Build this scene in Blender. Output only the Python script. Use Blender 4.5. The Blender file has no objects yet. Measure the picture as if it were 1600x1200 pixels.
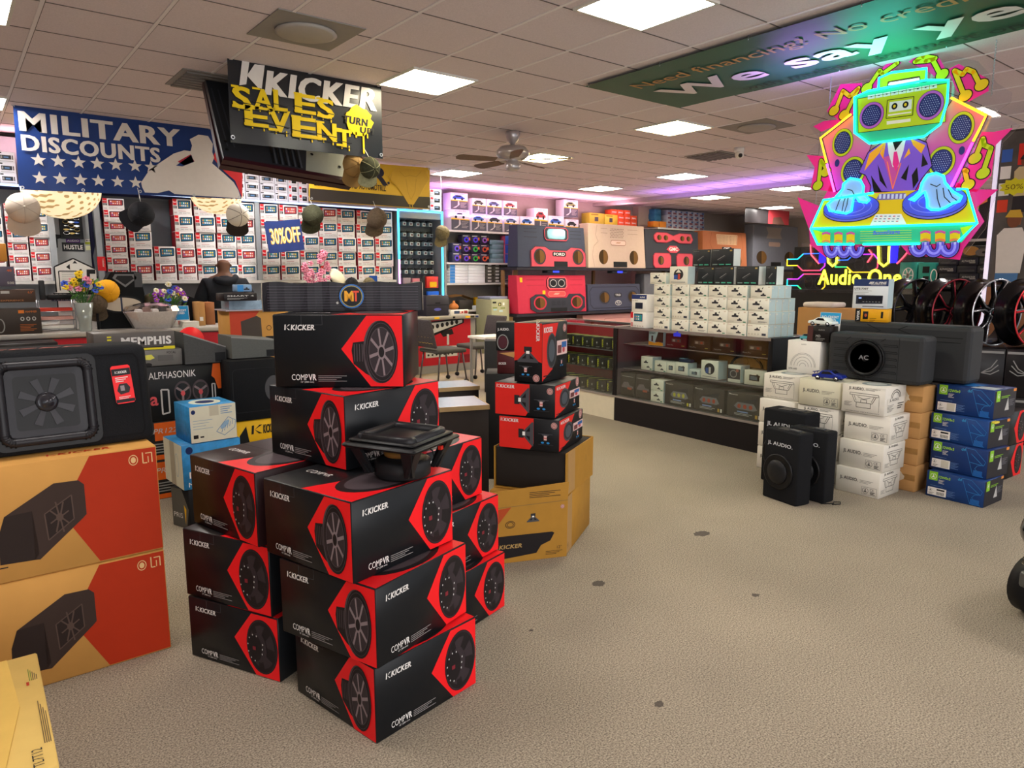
import bpy,bmesh,math,random
from mathutils import Vector,Matrix
random.seed(7)
PI=math.pi
# ---------------------------------------------------------------- camera, world, exposure
H,FPX,HOR,YAW=1.46,1110.0,431.0,math.radians(38.3)
PITCH=math.atan((600-HOR)/FPX)
ZC=3.054
sc=bpy.context.scene
cd=bpy.data.cameras.new('camera');cam=bpy.data.objects.new('camera',cd)
sc.collection.objects.link(cam)
cam.location=(0,0,H);cam.rotation_euler=(PI/2-PITCH,0,-YAW)
cd.sensor_fit='HORIZONTAL';cd.sensor_width=36;cd.lens=36*FPX/1600
cd.clip_start=.05;cd.clip_end=100
sc.camera=cam
vs=sc.view_settings
vs.view_transform='Standard';vs.look='None';vs.gamma=1;vs.use_curve_mapping=False
vs.exposure=0.35
w=bpy.data.worlds.new('daylight');sc.world=w;w.use_nodes=True
w.node_tree.nodes['Background'].inputs[0].default_value=(.93,.96,1,1)
w.node_tree.nodes['Background'].inputs[1].default_value=.9
sc.cycles.max_bounces=8;sc.cycles.transparent_max_bounces=16;sc.cycles.sample_clamp_indirect=6
def area(name,loc,rot,size,power,color,sy=None):
 l=bpy.data.lights.new(name,'AREA');l.energy=power;l.color=color
 l.shape='RECTANGLE' if sy else 'SQUARE';l.size=size
 if sy:l.size_y=sy
 o=bpy.data.objects.new(name,l);o.location=loc;o.rotation_euler=rot
 sc.collection.objects.link(o);return o
 # daylight through the storefront behind the camera, the purple strips at the ceiling drop
area('storefront_daylight',(.6,-2.9,1.7),(math.radians(97),0,math.radians(-10)),5.5,95,(1,.97,.95),2.2)
area('purple_strip_light',(11.0,7.2,2.62),(PI,0,0),.12,26,(.42,.2,1),4.5)
area('violet_shelf_light',(7.6,11.2,2.55),(math.radians(160),0,0),2.6,12,(.55,.25,1),.1)
area('neon_teal_glow',(5.25,2.55,2.78),(PI,0,0),.5,5,(.1,1,.75));area('neon_violet_glow',(5.3,3.1,2.78),(PI,0,0),.5,5,(.5,.25,1))
area('pink_ceiling_fill',(3.0,9.75,2.80),(math.radians(150),0,0),5.5,26,(1,.5,.55),.1);area('pink_far_ceiling_fill',(9.5,10.7,2.72),(math.radians(155),0,0),5,40,(1,.5,.68),.1)  # unseen pink fill lamps, added to brighten the ceiling and tint it
# ---------------------------------------------------------------- helpers
def ray(x,y):
 u=(x-800)/FPX;v=(600-y)/FPX
 f=math.cos(PITCH)+v*math.sin(PITCH);up=-math.sin(PITCH)+v*math.cos(PITCH)
 s,c=math.sin(YAW),math.cos(YAW)
 return Vector((f*s+u*c,f*c-u*s,up))
EYE=Vector((0,0,H))
def at(x,y,X=None,Y=None,Z=None,F=None):
 """the point of the place seen at a photo position, on a plane X, Y, Z or at distance F ahead"""
 d=ray(x,y)
 if X is not None:t=X/d.x
 elif Y is not None:t=Y/d.y
 elif Z is not None:t=(Z-H)/d.z
 else:t=F/(d.x*math.sin(YAW)+d.y*math.cos(YAW))
 return EYE+d*t
def lin(h):
 h=h.lstrip('#');o=[]
 for i in(0,2,4):
  c=int(h[i:i+2],16)/255
  o.append(c/12.92 if c<=.04045 else((c+.055)/1.055)**2.4)
 return(*o,1)
MATS={}
def mat(hexc,rough=.55,metal=0,emit=0,noise=.06,scale=18,bump=0,alpha=None):
 k=(hexc,rough,metal,emit,noise,scale,bump,alpha)
 if k in MATS:return MATS[k]
 m=bpy.data.materials.new('m_%s_%d'%(hexc.lstrip('#'),len(MATS)));m.use_nodes=True
 nt=m.node_tree;b=nt.nodes['Principled BSDF'];c=lin(hexc)
 b.inputs['Roughness'].default_value=rough;b.inputs['Specular IOR Level'].default_value=.5 if rough<.3 or metal else .22;b.inputs['Metallic'].default_value=metal
 if noise or bump:
  tc=nt.nodes.new('ShaderNodeTexCoord');n=nt.nodes.new('ShaderNodeTexNoise')
  n.inputs['Scale'].default_value=scale;n.inputs['Detail'].default_value=3
  nt.links.new(tc.outputs['Object'],n.inputs['Vector'])
 if noise and not emit:
  r=nt.nodes.new('ShaderNodeMapRange');r.inputs[3].default_value=1-noise;r.inputs[4].default_value=1+noise
  nt.links.new(n.outputs['Fac'],r.inputs[0])
  mx=nt.nodes.new('ShaderNodeVectorMath');mx.operation='SCALE';mx.inputs[0].default_value=c[:3]
  nt.links.new(r.outputs[0],mx.inputs['Scale']);nt.links.new(mx.outputs[0],b.inputs['Base Color'])
 else:
  b.inputs['Base Color'].default_value=c
 if bump:
  bp=nt.nodes.new('ShaderNodeBump');bp.inputs['Strength'].default_value=bump;bp.inputs['Distance'].default_value=.01
  nt.links.new(n.outputs['Fac'],bp.inputs['Height']);nt.links.new(bp.outputs[0],b.inputs['Normal'])
 if emit:
  b.inputs['Emission Color'].default_value=c;b.inputs['Emission Strength'].default_value=emit
 if alpha is not None:b.inputs['Alpha'].default_value=alpha
 MATS[k]=m;return m
def glass_mat(name,tint=(.93,.97,.96,1),gloss=.1):
 m=bpy.data.materials.new(name);m.use_nodes=True;nt=m.node_tree;nt.nodes.clear()
 o=nt.nodes.new('ShaderNodeOutputMaterial');t=nt.nodes.new('ShaderNodeBsdfTransparent');t.inputs[0].default_value=tint
 g=nt.nodes.new('ShaderNodeBsdfGlossy');g.inputs['Roughness'].default_value=.03
 lw=nt.nodes.new('ShaderNodeLayerWeight');lw.inputs[0].default_value=.15
 mr=nt.nodes.new('ShaderNodeMapRange');mr.inputs[3].default_value=gloss*.5;mr.inputs[4].default_value=gloss*4
 nt.links.new(lw.outputs['Fresnel'],mr.inputs[0])
 mx=nt.nodes.new('ShaderNodeMixShader');nt.links.new(mr.outputs[0],mx.inputs[0])
 nt.links.new(t.outputs[0],mx.inputs[1]);nt.links.new(g.outputs[0],mx.inputs[2]);nt.links.new(mx.outputs[0],o.inputs[0])
 return m
GLASS=glass_mat('clear_glass');ACRYL=glass_mat('clear_acrylic',(.97,.97,1,1),.12)
WRAP=glass_mat('plastic_wrap',(.9,.9,.92,1),.35)
_T={}
def text_geo(s,bold=0.0,shear=0.0,res=3):
 k=(s,bold,shear,res)
 if k not in _T:
  c=bpy.data.curves.new('t','FONT');c.body=s;c.size=1;c.offset=min(bold,.02);c.shear=shear;c.space_character=1+min(bold,.06)*2
  c.resolution_u=res;c.fill_mode='FRONT'
  o=bpy.data.objects.new('t',c);me=o.to_mesh()
  v=[(p.co.x,p.co.y)for p in me.vertices];f=[tuple(p.vertices)for p in me.polygons]
  o.to_mesh_clear();bpy.data.objects.remove(o);bpy.data.curves.remove(c)
  if v:
   x0=min(a for a,b in v);x1=max(a for a,b in v);y0=min(b for a,b in v);y1=max(b for a,b in v)
  else:x0=y0=0;x1=y1=1
  _T[k]=(v,f,x0,x1,y0,y1)
 return _T[k]
class Fr:
 """a flat drawing frame: origin, right, up; layers step out along the normal"""
 def __init__(s,o,u,v,step=.0007):
  s.o,s.u,s.v=Vector(o),Vector(u),Vector(v);s.n=s.u.cross(s.v).normalized();s.step=step
 def p(s,x,y,l=1):return s.o+s.u*x+s.v*y+s.n*(s.step*l)
class MB:
 def __init__(s):s.v,s.f,s.mi,s.ms,s.sm=[],[],[],[],[]
 def _m(s,m):
  if m not in s.ms:s.ms.append(m)
  return s.ms.index(m)
 def add(s,vs,fs,m,smooth=False,M=None):
  b=len(s.v);i=s._m(m)
  s.v+=[tuple(M@Vector(p))if M else tuple(p)for p in vs]
  for f in fs:s.f.append(tuple(b+k for k in f));s.mi.append(i);s.sm.append(smooth)
  return s
 def box(s,lo,hi,m,M=None):
  x,y,z=lo;X,Y,Z=hi
  return s.add([(x,y,z),(X,y,z),(X,Y,z),(x,Y,z),(x,y,Z),(X,y,Z),(X,Y,Z),(x,Y,Z)],[(3,2,1,0),(4,5,6,7),(0,1,5,4),(1,2,6,5),(2,3,7,6),(3,0,4,7)],m,M=M)
 def bevbox(s,lo,hi,r,m,seg=2,M=None,smooth=True):
  bm=bmesh.new();bmesh.ops.create_cube(bm,size=1)
  for v in bm.verts:
   v.co=Vector([(lo[i]+hi[i])/2+v.co[i]*(hi[i]-lo[i])for i in range(3)])
  bmesh.ops.bevel(bm,geom=bm.edges[:],offset=r,segments=seg,profile=.5,affect='EDGES')
  return s.bm(bm,m,smooth,M)
 def bm(s,bm,m,smooth=False,M=None):
  bm.verts.index_update()
  s.add([v.co.copy()for v in bm.verts],[[v.index for v in f.verts]for f in bm.faces],m,smooth,M);bm.free();return s
 def prism(s,pts,d,m,fr,l=0,smooth=False,m2=None):
  """outline in a frame, pushed back by d along the frame's normal (front face at layer l)"""
  n=len(pts);a=[fr.p(x,y,l)for x,y in pts];b=[p-fr.n*d for p in a]
  s.add(a,[tuple(range(n))],m)
  s.add(a+b,[tuple(reversed(range(n,2*n)))]+[((i+1)%n,i,n+i,n+(i+1)%n)for i in range(n)],m2 or m,smooth);return s
 def poly(s,fr,pts,m,l=1):
  return s.add([fr.p(x,y,l)for x,y in pts],[tuple(range(len(pts)))],m)
 def rect(s,fr,x,y,w,h,m,l=1):return s.poly(fr,[(x,y),(x+w,y),(x+w,y+h),(x,y+h)],m,l)
 def disc(s,fr,cx,cy,rx,ry,m,l=1,n=28,rot=0):
  c,q=math.cos(rot),math.sin(rot)
  return s.poly(fr,[(cx+rx*math.cos(2*PI*i/n)*c-ry*math.sin(2*PI*i/n)*q,cy+rx*math.cos(2*PI*i/n)*q+ry*math.sin(2*PI*i/n)*c)for i in range(n)],m,l)
 def ring(s,fr,cx,cy,rx,ry,t,m,l=1,n=28):
  a=[]
  for i in range(n):
   q=2*PI*i/n;a+=[fr.p(cx+rx*math.cos(q),cy+ry*math.sin(q),l),fr.p(cx+(rx-t)*math.cos(q),cy+(ry-t)*math.sin(q),l)]
  return s.add(a,[(2*i,(2*i+2)%(2*n),(2*i+3)%(2*n),2*i+1)for i in range(n)],m)
 def line(s,fr,pts,t,m,l=1,closed=False):
  pts=list(pts)+([pts[0]]if closed else[])
  for(x,y),(X,Y)in zip(pts,pts[1:]):
   d=math.hypot(X-x,Y-y)or 1;a,b=-(Y-y)/d*t/2,(X-x)/d*t/2
   s.poly(fr,[(x-a,y-b),(X-a,Y-b),(X+a,Y+b),(x+a,y+b)],m,l)
  return s
 def text(s,fr,t,x,y,h,m,w=None,bold=.0,shear=0,l=2,rot=0,anchor='l',res=3):
  v,f,x0,x1,y0,y1=text_geo(t,bold,shear,res)
  k=h/.73;kx=k if w is None else w/max(x1-x0,1e-6)
  W=(x1-x0)*kx;ox={'l':0,'c':-W/2,'r':-W}[anchor];c,q=math.cos(rot),math.sin(rot)
  P=[]
  for a,b in v:
   a,b=(a-x0)*kx+ox,b*k
   P.append(fr.p(x+a*c-b*q,y+a*q+b*c,l))
  s.add(P,f,m)
  e=(bold-.02)*k*.8
  if e>0:
   for q_ in(-1,1):
    D=(fr.u*c+fr.v*q)*(e*q_)+fr.n*(fr.step*.12*q_);s.add([a+D for a in P],f,m)
  return s
 def tube(s,pts,r,m,n=8,closed=False,cap=True,smooth=True):
  pts=[Vector(p)for p in pts];N=len(pts);rs=r if isinstance(r,(list,tuple))else[r]*N
  base=[];up=None
  for i,p in enumerate(pts):
   a=pts[i-1]if(i or closed)else p;b=pts[(i+1)%N]if(i<N-1 or closed)else p
   t=(b-a).normalized()
   if up is None or abs(up.dot(t))>.98:up=Vector((0,0,1))if abs(t.z)<.9 else Vector((1,0,0))
   x=t.cross(up).normalized();y=x.cross(t).normalized();up=y
   base+=[p+x*math.cos(2*PI*k/n)*rs[i]+y*math.sin(2*PI*k/n)*rs[i]for k in range(n)]
  fs=[]
  for i in range(N if closed else N-1):
   j=(i+1)%N
   fs+=[(i*n+k,i*n+(k+1)%n,j*n+(k+1)%n,j*n+k)for k in range(n)]
  if cap and not closed:fs+=[tuple(reversed(range(n))),tuple(range((N-1)*n,N*n))]
  return s.add(base,fs,m,smooth)
 def lathe(s,prof,m,n=24,M=None,smooth=True,cap=True):
  v=[(r*math.cos(2*PI*k/n),r*math.sin(2*PI*k/n),z)for r,z in prof for k in range(n)]
  fs=[(i*n+k,i*n+(k+1)%n,(i+1)*n+(k+1)%n,(i+1)*n+k)for i in range(len(prof)-1)for k in range(n)]
  if cap:
   if prof[0][0]>1e-4:fs.append(tuple(reversed(range(n))))
   if prof[-1][0]>1e-4:fs.append(tuple(range((len(prof)-1)*n,len(prof)*n)))
  return s.add(v,fs,m,smooth,M)
 def ell(s,c,r,m,n=14,k=9,M=None):
  v=[(c[0]+r[0]*math.sin(PI*i/k)*math.cos(2*PI*j/n),c[1]+r[1]*math.sin(PI*i/k)*math.sin(2*PI*j/n),c[2]-r[2]*math.cos(PI*i/k))for i in range(k+1)for j in range(n)]
  return s.add(v,[(i*n+j,i*n+(j+1)%n,(i+1)*n+(j+1)%n,(i+1)*n+j)for i in range(k)for j in range(n)],m,True,M)
 def mesh(s,name):
  me=bpy.data.meshes.new(name);me.from_pydata(s.v,[],s.f)
  for m in s.ms:me.materials.append(m)
  me.polygons.foreach_set('material_index',s.mi);me.polygons.foreach_set('use_smooth',s.sm);me.update();return me
 def build(s,name,parent=None,loc=(0,0,0),rz=0):
  o=bpy.data.objects.new(name,s.mesh(name));sc.collection.objects.link(o)
  o.location=loc;o.rotation_euler=(0,0,rz)
  if parent:o.parent=parent
  return o
def tag(o,label,cat,group=None,kind=None):
 if label:o['label']=label
 if cat:o['category']=cat
 if group:o['group']=group
 if kind:o['kind']=kind
 return o
def thing(name,label,cat,loc=(0,0,0),rz=0,group=None):
 o=bpy.data.objects.new(name,None);sc.collection.objects.link(o);o.empty_display_size=.05
 o.location=loc;o.rotation_euler=(0,0,rz);return tag(o,label,cat,group)
def struct(name,mb,**k):
 o=mb.build(name,**k);o['kind']='structure';return o
KIDS={}
def dup(root,loc,rz=None,label=None,group=None):
 r=root.copy();sc.collection.objects.link(r);r.location=loc
 if rz is not None:r.rotation_euler=(0,0,rz)
 if label:r['label']=label
 if group:r['group']=group
 for ch in list(root.children):
  c=ch.copy();sc.collection.objects.link(c);c.parent=r
  for g in list(ch.children):
   d=g.copy();sc.collection.objects.link(d);d.parent=c
 return r
def faces(w,d,h):
 return dict(front=Fr((0,0,0),(1,0,0),(0,0,1)),right=Fr((w,0,0),(0,1,0),(0,0,1)),left=Fr((0,d,0),(0,-1,0),(0,0,1)),top=Fr((0,0,h),(1,0,0),(0,1,0)),back=Fr((w,d,0),(-1,0,0),(0,0,1)))
SC=H/1.42
def corner_pose(nx,ny,yaw,w,d,h,z,k=SC):
 """a carton given by its nearest upright edge: returns location, turn and size"""
 nx,ny,w,d,h=nx*k,ny*k,w*k,d*k,h*k
 return(nx-math.sin(yaw)*w,ny+math.cos(yaw)*w,z),yaw-PI/2,w,d,h
ORD=['topmost','second','third','fourth','fifth','sixth','seventh','eighth','ninth','tenth','eleventh','twelfth']
NTH=['first']+ORD[1:]
# common materials
BLK=mat('#16171a',.5);BLKG=mat('#101113',.25);CARPETB=mat('#17181b',.95,scale=300,noise=.4,bump=.3)
WHT=mat('#ece8e2',.5);INK=mat('#1d1b1c',.5);PAPER=mat('#efece4',.6);GREY=mat('#8d8c8a',.5);DGREY=mat('#3a3a3d',.5);LGREY=mat('#b9b8b6',.5)
RED=mat('#ea1c22',.4);WRED=mat('#c8202b',.45);KRAFT=mat('#c08d48',.8,noise=.1,scale=9);KRAFTD=mat('#8a6a3a',.8)
CARTON=mat('#b88a55',.85,noise=.12,scale=7);ORANGE=mat('#ab2c08',.6);STEEL=mat('#b8bac0',.3,.9);CHROME=mat('#d6d8dd',.12,1)
YEL=mat('#e8b417',.5);BLUE=mat('#1f4fb0',.5);NAVY=mat('#1c2c5e',.55)
# ================================================================ the setting
def carpet():
 m=bpy.data.materials.new('carpet');m.use_nodes=True;nt=m.node_tree;b=nt.nodes['Principled BSDF']
 tc=nt.nodes.new('ShaderNodeTexCoord')
 n1=nt.nodes.new('ShaderNodeTexNoise');n1.inputs['Scale'].default_value=170;n1.inputs['Detail'].default_value=4;n1.inputs['Roughness'].default_value=.7
 n2=nt.nodes.new('ShaderNodeTexNoise');n2.inputs['Scale'].default_value=.9;n2.inputs['Detail'].default_value=3
 for n in(n1,n2):nt.links.new(tc.outputs['Object'],n.inputs['Vector'])
 r=nt.nodes.new('ShaderNodeValToRGB');r.color_ramp.elements[0].position=.34;r.color_ramp.elements[1].position=.68
 r.color_ramp.elements[0].color=lin('#5a5044');r.color_ramp.elements[1].color=lin('#c9bba4')
 nt.links.new(n1.outputs['Fac'],r.inputs[0])
 mr=nt.nodes.new('ShaderNodeMapRange');mr.inputs[1].default_value=.3;mr.inputs[2].default_value=.7;mr.inputs[3].default_value=.86;mr.inputs[4].default_value=1.1
 nt.links.new(n2.outputs['Fac'],mr.inputs[0])
 mx=nt.nodes.new('ShaderNodeVectorMath');mx.operation='SCALE';nt.links.new(r.outputs[0],mx.inputs[0]);nt.links.new(mr.outputs[0],mx.inputs['Scale'])
 nt.links.new(mx.outputs[0],b.inputs['Base Color']);b.inputs['Roughness'].default_value=.95
 bp=nt.nodes.new('ShaderNodeBump');bp.inputs['Strength'].default_value=.6;bp.inputs['Distance'].default_value=.006
 nt.links.new(n1.outputs['Fac'],bp.inputs['Height']);nt.links.new(bp.outputs[0],b.inputs['Normal'])
 return m
f=MB();f.box((-4,-3,-.1),(19,11.7,0),carpet())
FF=Fr((0,0,0),(1,0,0),(0,1,0))
stain=mat('#5d564e',.95,noise=.4,scale=120)
def blob(mb,fr,cx,cy,rx,ry,m,l=1,n=22,j=.25,rnd=random):
 mb.poly(fr,[(cx+rx*math.cos(2*PI*i/n)*(1+rnd.uniform(-j,j)),cy+ry*math.sin(2*PI*i/n)*(1+rnd.uniform(-j,j)))for i in range(n)],m,l)
for px,py,r in((1097,834,.05),(936,912,.035),(1030,1100,.02),(1180,930,.02),(830,985,.01)):
 p=at(px,py,Z=0);blob(f,FF,p.x,p.y,r,r*.8,stain)
struct('floor',f)
c=MB();TILE=mat('#ddd0d2',.9,noise=.16,scale=120,bump=.15)
c.box((-4,-3,ZC),(19,11.7,ZC+.1),TILE);struct('ceiling',c)
g=MB();TEE=mat('#e8e0e0',.5,noise=0);GRV=mat('#6a6160',.9,noise=0)
for i in range(-11,26):
 x=3.04+.61*i
 if-4<x<18.9:g.box((x-.011,-3,ZC-.006),(x+.011,11.6,ZC),TEE);g.box((x+.011,-3,ZC-.003),(x+.016,11.6,ZC),GRV)
for j in range(-12,12):
 y=4.60+.61*j
 if-3<y<11.6:g.box((-4,y-.004,ZC-.003),(18.9,y+.004,ZC),GRV)
struct('trim_1',g)
wm=mat('#a79b92',.8);wm2=mat('#b6a99a',.8)
for nm,lo,hi,m in(('wall_back',(-4,11.6,0),(19,11.75,ZC),wm),('wall_left',(-4.15,-3,0),(-4,11.75,ZC),wm),('wall_right',(18.9,-3,0),(19.05,11.75,ZC),wm2)):
 b=MB();b.box(lo,hi,m);struct(nm,b)
b=MB();b.box((11.45,-3,2.985),(11.7,11.6,ZC),mat('#b3a8a8',.8));struct('trim_2',b)
b=MB();b.box((12.75,11.42,0),(13.2,11.6,ZC),mat('#b4a294',.8));struct('trim_3',b)
b=MB();b.box((-4,11.57,0),(18.9,11.6,.11),mat('#4b4540',.6));struct('baseboard_back',b)
# ceiling panels
def panel_light(cx,cy,hexc,label,e=24.0,s=.57):
 if cy>7 or cx>8:e=44.0
 t=thing('ceiling_light',label,'light',(cx,cy,ZC),group='square ceiling light panels')
 b=MB();q=s/2;fm=mat('#d8d4cc',.5,noise=0)
 for lo,hi in(((-q-.02,-q-.02,-.016),(q+.02,-q,-.001)),((-q-.02,q,-.016),(q+.02,q+.02,-.001)),((-q-.02,-q,-.016),(-q,q,-.001)),((q,-q,-.016),(q+.02,q,-.001))):b.box(lo,hi,fm)
 b.build('frame',t)
 d=MB();d.box((-q,-q,-.010),(q,q,-.002),mat(hexc,.5,0,e,noise=0));d.build('diffuser',t)
WARM,COOL='#fff3d0','#fff8f2'
def ctr(px,py):p=at(px,py,Z=ZC);return p.x,p.y
panel_light(*ctr(667,127),WARM,'square lit ceiling panel beside the black sales event banner')
panel_light(*ctr(1052,199),'#ffeeb8','square lit ceiling panel below the green financing banner')
panel_light(*ctr(713,270),COOL,'square lit ceiling panel beyond the yellow security banner')
panel_light(*ctr(1066,275),COOL,'square lit ceiling panel before the purple ceiling drop')
panel_light(*ctr(938,294),'#fff5d2','small looking far ceiling panel above the cream truck box')
panel_light(*ctr(1110,308),'#fff0c8','far ceiling panel beyond the drop, above the brown truck box')
panel_light(*ctr(1237,294),COOL,'ceiling panel beyond the drop, beside the neon sign')
panel_light(*ctr(848,246),'#ffeaa0','square lit ceiling panel behind the ceiling fan blades')
panel_light(3.42,3.05,'#fffbe8','square lit ceiling panel at the top edge above the aisle')
panel_light(.17,5.5,'#fff3d8','square lit ceiling panel in the corner above the blue discount banner')
panel_light(9.75,2.95,COOL,'square lit ceiling panel above the poster pillar')
for i,(x,y)in enumerate(((.3,2.9),(.3,-.4),(3.4,-.4),(6.6,-.4),(9.7,-.4),(.3,8.4),(12.8,2.9),(3.4,8.45),(15.5,9.6),(15.5,6.0))):
 panel_light(x,y,COOL,['square ceiling panel over the wooden crates','square ceiling panel over the entry','square ceiling panel near the storefront aisle','square ceiling panel near the storefront wall','square ceiling panel over the far storefront end','square ceiling panel over the service counter','square ceiling panel over the far wheel racks','added ceiling panel hidden behind the black banner','square ceiling panel in the far hall corner','square ceiling panel in the far hall'][i])  # the one behind the black banner is added to brighten the back wall
 # vents
def vent(cx,cy,label,rnd=True):
 t=thing('ceiling_vent',label,'vent',(cx,cy,ZC),group='ceiling air vents')
 vm=mat('#8f8a86',.6);b=MB();b.box((-.29,-.29,-.008),(.29,.29,-.001),vm);b.build('panel',t)
 d=MB()
 if rnd:d.lathe([(.19,-.008),(.2,-.02),(.17,-.03),(.0,-.03)],mat('#a8a29b',.5),32)
 else:
  for k in range(7):d.box((-.25,-.24+k*.08,-.02),(.25,-.2+k*.08,-.008),mat('#7c7671',.6))
 d.build('diffuser_plate' if rnd else 'louver',t)
vent(*ctr(478,48),'square grey ceiling vent with a round plate above the black banner')
vent(*ctr(1182,197),'square grey ceiling vent with a round plate beside the neon sign')
vent(*ctr(1118,243),'flat slatted ceiling vent near the white security camera',False)
vent(*ctr(330,128),'flat slatted ceiling vent behind the hanging dark panel',False)
p=at(1155,231,Z=ZC)
t=thing('security_camera','white dome security camera on the ceiling near the slatted vent','camera',(p.x,p.y,ZC))
b=MB();b.lathe([(.06,-.001),(.065,-.02),(.06,-.05),(.045,-.055)],WHT,20);b.build('base',t)
b=MB();b.ell((-.01,-.015,-.085),(.055,.055,.055),WHT);b.build('ball',t)
b=MB();b.ell((-.035,-.045,-.1),(.027,.027,.027),BLKG);b.build('lens',t)
# ceiling fan
p=at(801,205,Z=ZC)
t=thing('ceiling_fan','silver ceiling fan with five brown blades','fan',(p.x,p.y,ZC))
SIL=mat('#b5aeb0',.3,.6)
b=MB();b.lathe([(.07,-.001),(.085,-.03),(.06,-.1),(.03,-.13),(.02,-.16)],SIL,20);b.build('canopy',t)
b=MB();b.lathe([(.03,-.15),(.14,-.17),(.185,-.22),(.185,-.26),(.14,-.3),(.05,-.31),(.07,-.33),(.085,-.4),(.06,-.43),(.0,-.435)],SIL,28);b.build('motor_housing',t)
for k in range(5):
 a=math.radians(20+72*k);M=Matrix.Rotation(a,4,'Z')@Matrix.Translation((0,0,-.31))@Matrix.Rotation(math.radians(12),4,'X')
 fr=Fr(M@Vector((0,0,0)),M.to_3x3()@Vector((1,0,0)),M.to_3x3()@Vector((0,1,0)))
 b=MB();b.prism([(.2,-.05),(.35,-.062),(.6,-.07),(.65,-.05),(.665,0),(.65,.05),(.6,.07),(.35,.062),(.2,.05)],.008,mat('#6e5848',.5),fr);bl=b.build('blade',t)
 b=MB();b.prism([(.1,-.02),(.24,-.035),(.24,.035),(.1,.02)],.006,SIL,fr,l=3);b.build('bracket',bl)
 # ================================================================ printed art shared by the subwoofer cartons
def kmark(b,fr,x,y,h,m,l=2):
 b.poly(fr,[(x,y),(x+.22*h,y),(x+.30*h,y+h),(x+.08*h,y+h)],m,l)
 b.poly(fr,[(x+.34*h,y+.5*h),(x+.72*h,y),(x+1.05*h,y)],m,l);b.poly(fr,[(x+.34*h,y+.5*h),(x+1.1*h,y+h),(x+.8*h,y+h)],m,l)
def brand(b,fr,x,y,h,m,w=None,l=2):
 w=w or 5.2*h
 kmark(b,fr,x,y,h,m,l)
 b.text(fr,'KICKER',x+1.15*h,y,h,m,w=w-1.15*h,bold=.035,shear=.18,l=l)
 b.disc(fr,x+w+.08*h,y+.08*h,.06*h,.06*h,m,l,8)
SK1,SK2,SK3,SK4=mat('#1d181a',.5),mat('#4d4347',.5),mat('#332b2f',.5),mat('#857679',.5)
def speaker_face(b,fr,cx,cy,rx,ry,l=2):
 """the printed picture of a subwoofer seen three quarters from the front"""
 b.poly(fr,[(cx-rx*1.02,cy+ry*.35),(cx-rx*1.75,cy+ry*.3),(cx-rx*1.85,cy+ry*.05),(cx-rx*1.75,cy-ry*.38),(cx-rx*1.0,cy-ry*.7),(cx-rx*.4,cy-ry*.85),(cx-rx*.4,cy+ry*.85)],SK1,l)
 for k in range(5):b.rect(fr,cx-rx*1.7+k*rx*.16,cy-ry*.3,rx*.05,ry*.55,SK2,l+1)
 b.disc(fr,cx-rx*.12,cy,rx*1.02,ry*1.0,SK2,l+1);b.disc(fr,cx,cy,rx,ry,SK1,l+2)
 b.ring(fr,cx,cy,rx*.93,ry*.93,rx*.03,SK2,l+3);b.disc(fr,cx,cy,rx*.78,ry*.78,SK3,l+3);b.ring(fr,cx,cy,rx*.8,ry*.8,rx*.05,SK2,l+4)
 for k in range(8):
  a=2*PI*k/8+.2;c,s=math.cos(a),math.sin(a)
  b.poly(fr,[(cx+rx*(.2*c-.05*s),cy+ry*(.2*s+.05*c)),(cx+rx*(.76*c-.055*s),cy+ry*(.76*s+.055*c)),(cx+rx*(.76*c+.055*s),cy+ry*(.76*s-.055*c)),(cx+rx*(.2*c+.05*s),cy+ry*(.2*s-.05*c))],SK4,l+4)
 b.disc(fr,cx,cy,rx*.24,ry*.24,SK4,l+5);b.disc(fr,cx,cy,rx*.17,ry*.17,SK1,l+6)
def speaker_rear(b,fr,cx,cy,rx,ry,l=2):
 """the printed picture of a subwoofer seen from behind, magnet first"""
 b.disc(fr,cx,cy,rx,ry,SK1,l,36);b.ring(fr,cx,cy,rx*.97,ry*.97,rx*.05,SK3,l+1,36)
 for a0 in(20,95,160,230,300):
  a=math.radians(a0);P=[(cx+rx*.8*math.cos(a+q)*1.02,cy+ry*.8*math.sin(a+q))for q in(-.38,0,.38)]+[(cx-rx*.1+rx*.42*math.cos(a+q),cy+ry*.42*math.sin(a+q))for q in(.3,0,-.3)]
  b.poly(fr,P,SK3,l+1)
 b.disc(fr,cx-rx*.2,cy-ry*.05,rx*.5,ry*.55,SK3,l+2);b.disc(fr,cx-rx*.45,cy-ry*.08,rx*.46,ry*.5,SK1,l+3)
 for k in range(7):
  a=math.radians(70+k*33);b.disc(fr,cx-rx*.45+rx*.44*math.cos(a),cy-ry*.08+ry*.48*math.sin(a),rx*.035,ry*.03,LGREY,l+4,8)
 b.rect(fr,cx-rx*.58,cy-ry*.16,rx*.2,ry*.13,mat('#7a2630',.5),l+4)
 for k in range(3):b.disc(fr,cx+rx*.02+k*rx*.03,cy-ry*.25+k*ry*.18,rx*.035,ry*.035,LGREY,l+4,8)
def small_print(b,fr,x,y,w,n,m,l=2,dy=.006,t=.0022):
 for k in range(n):b.rect(fr,x,y-k*dy,w*(1-.18*(k%3)),t,m,l)
BOXB=mat('#15171a',.34,scale=40);BOXM=mat('#241013',.34,scale=40);PRNW=mat('#dcd9d6',.5)
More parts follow.
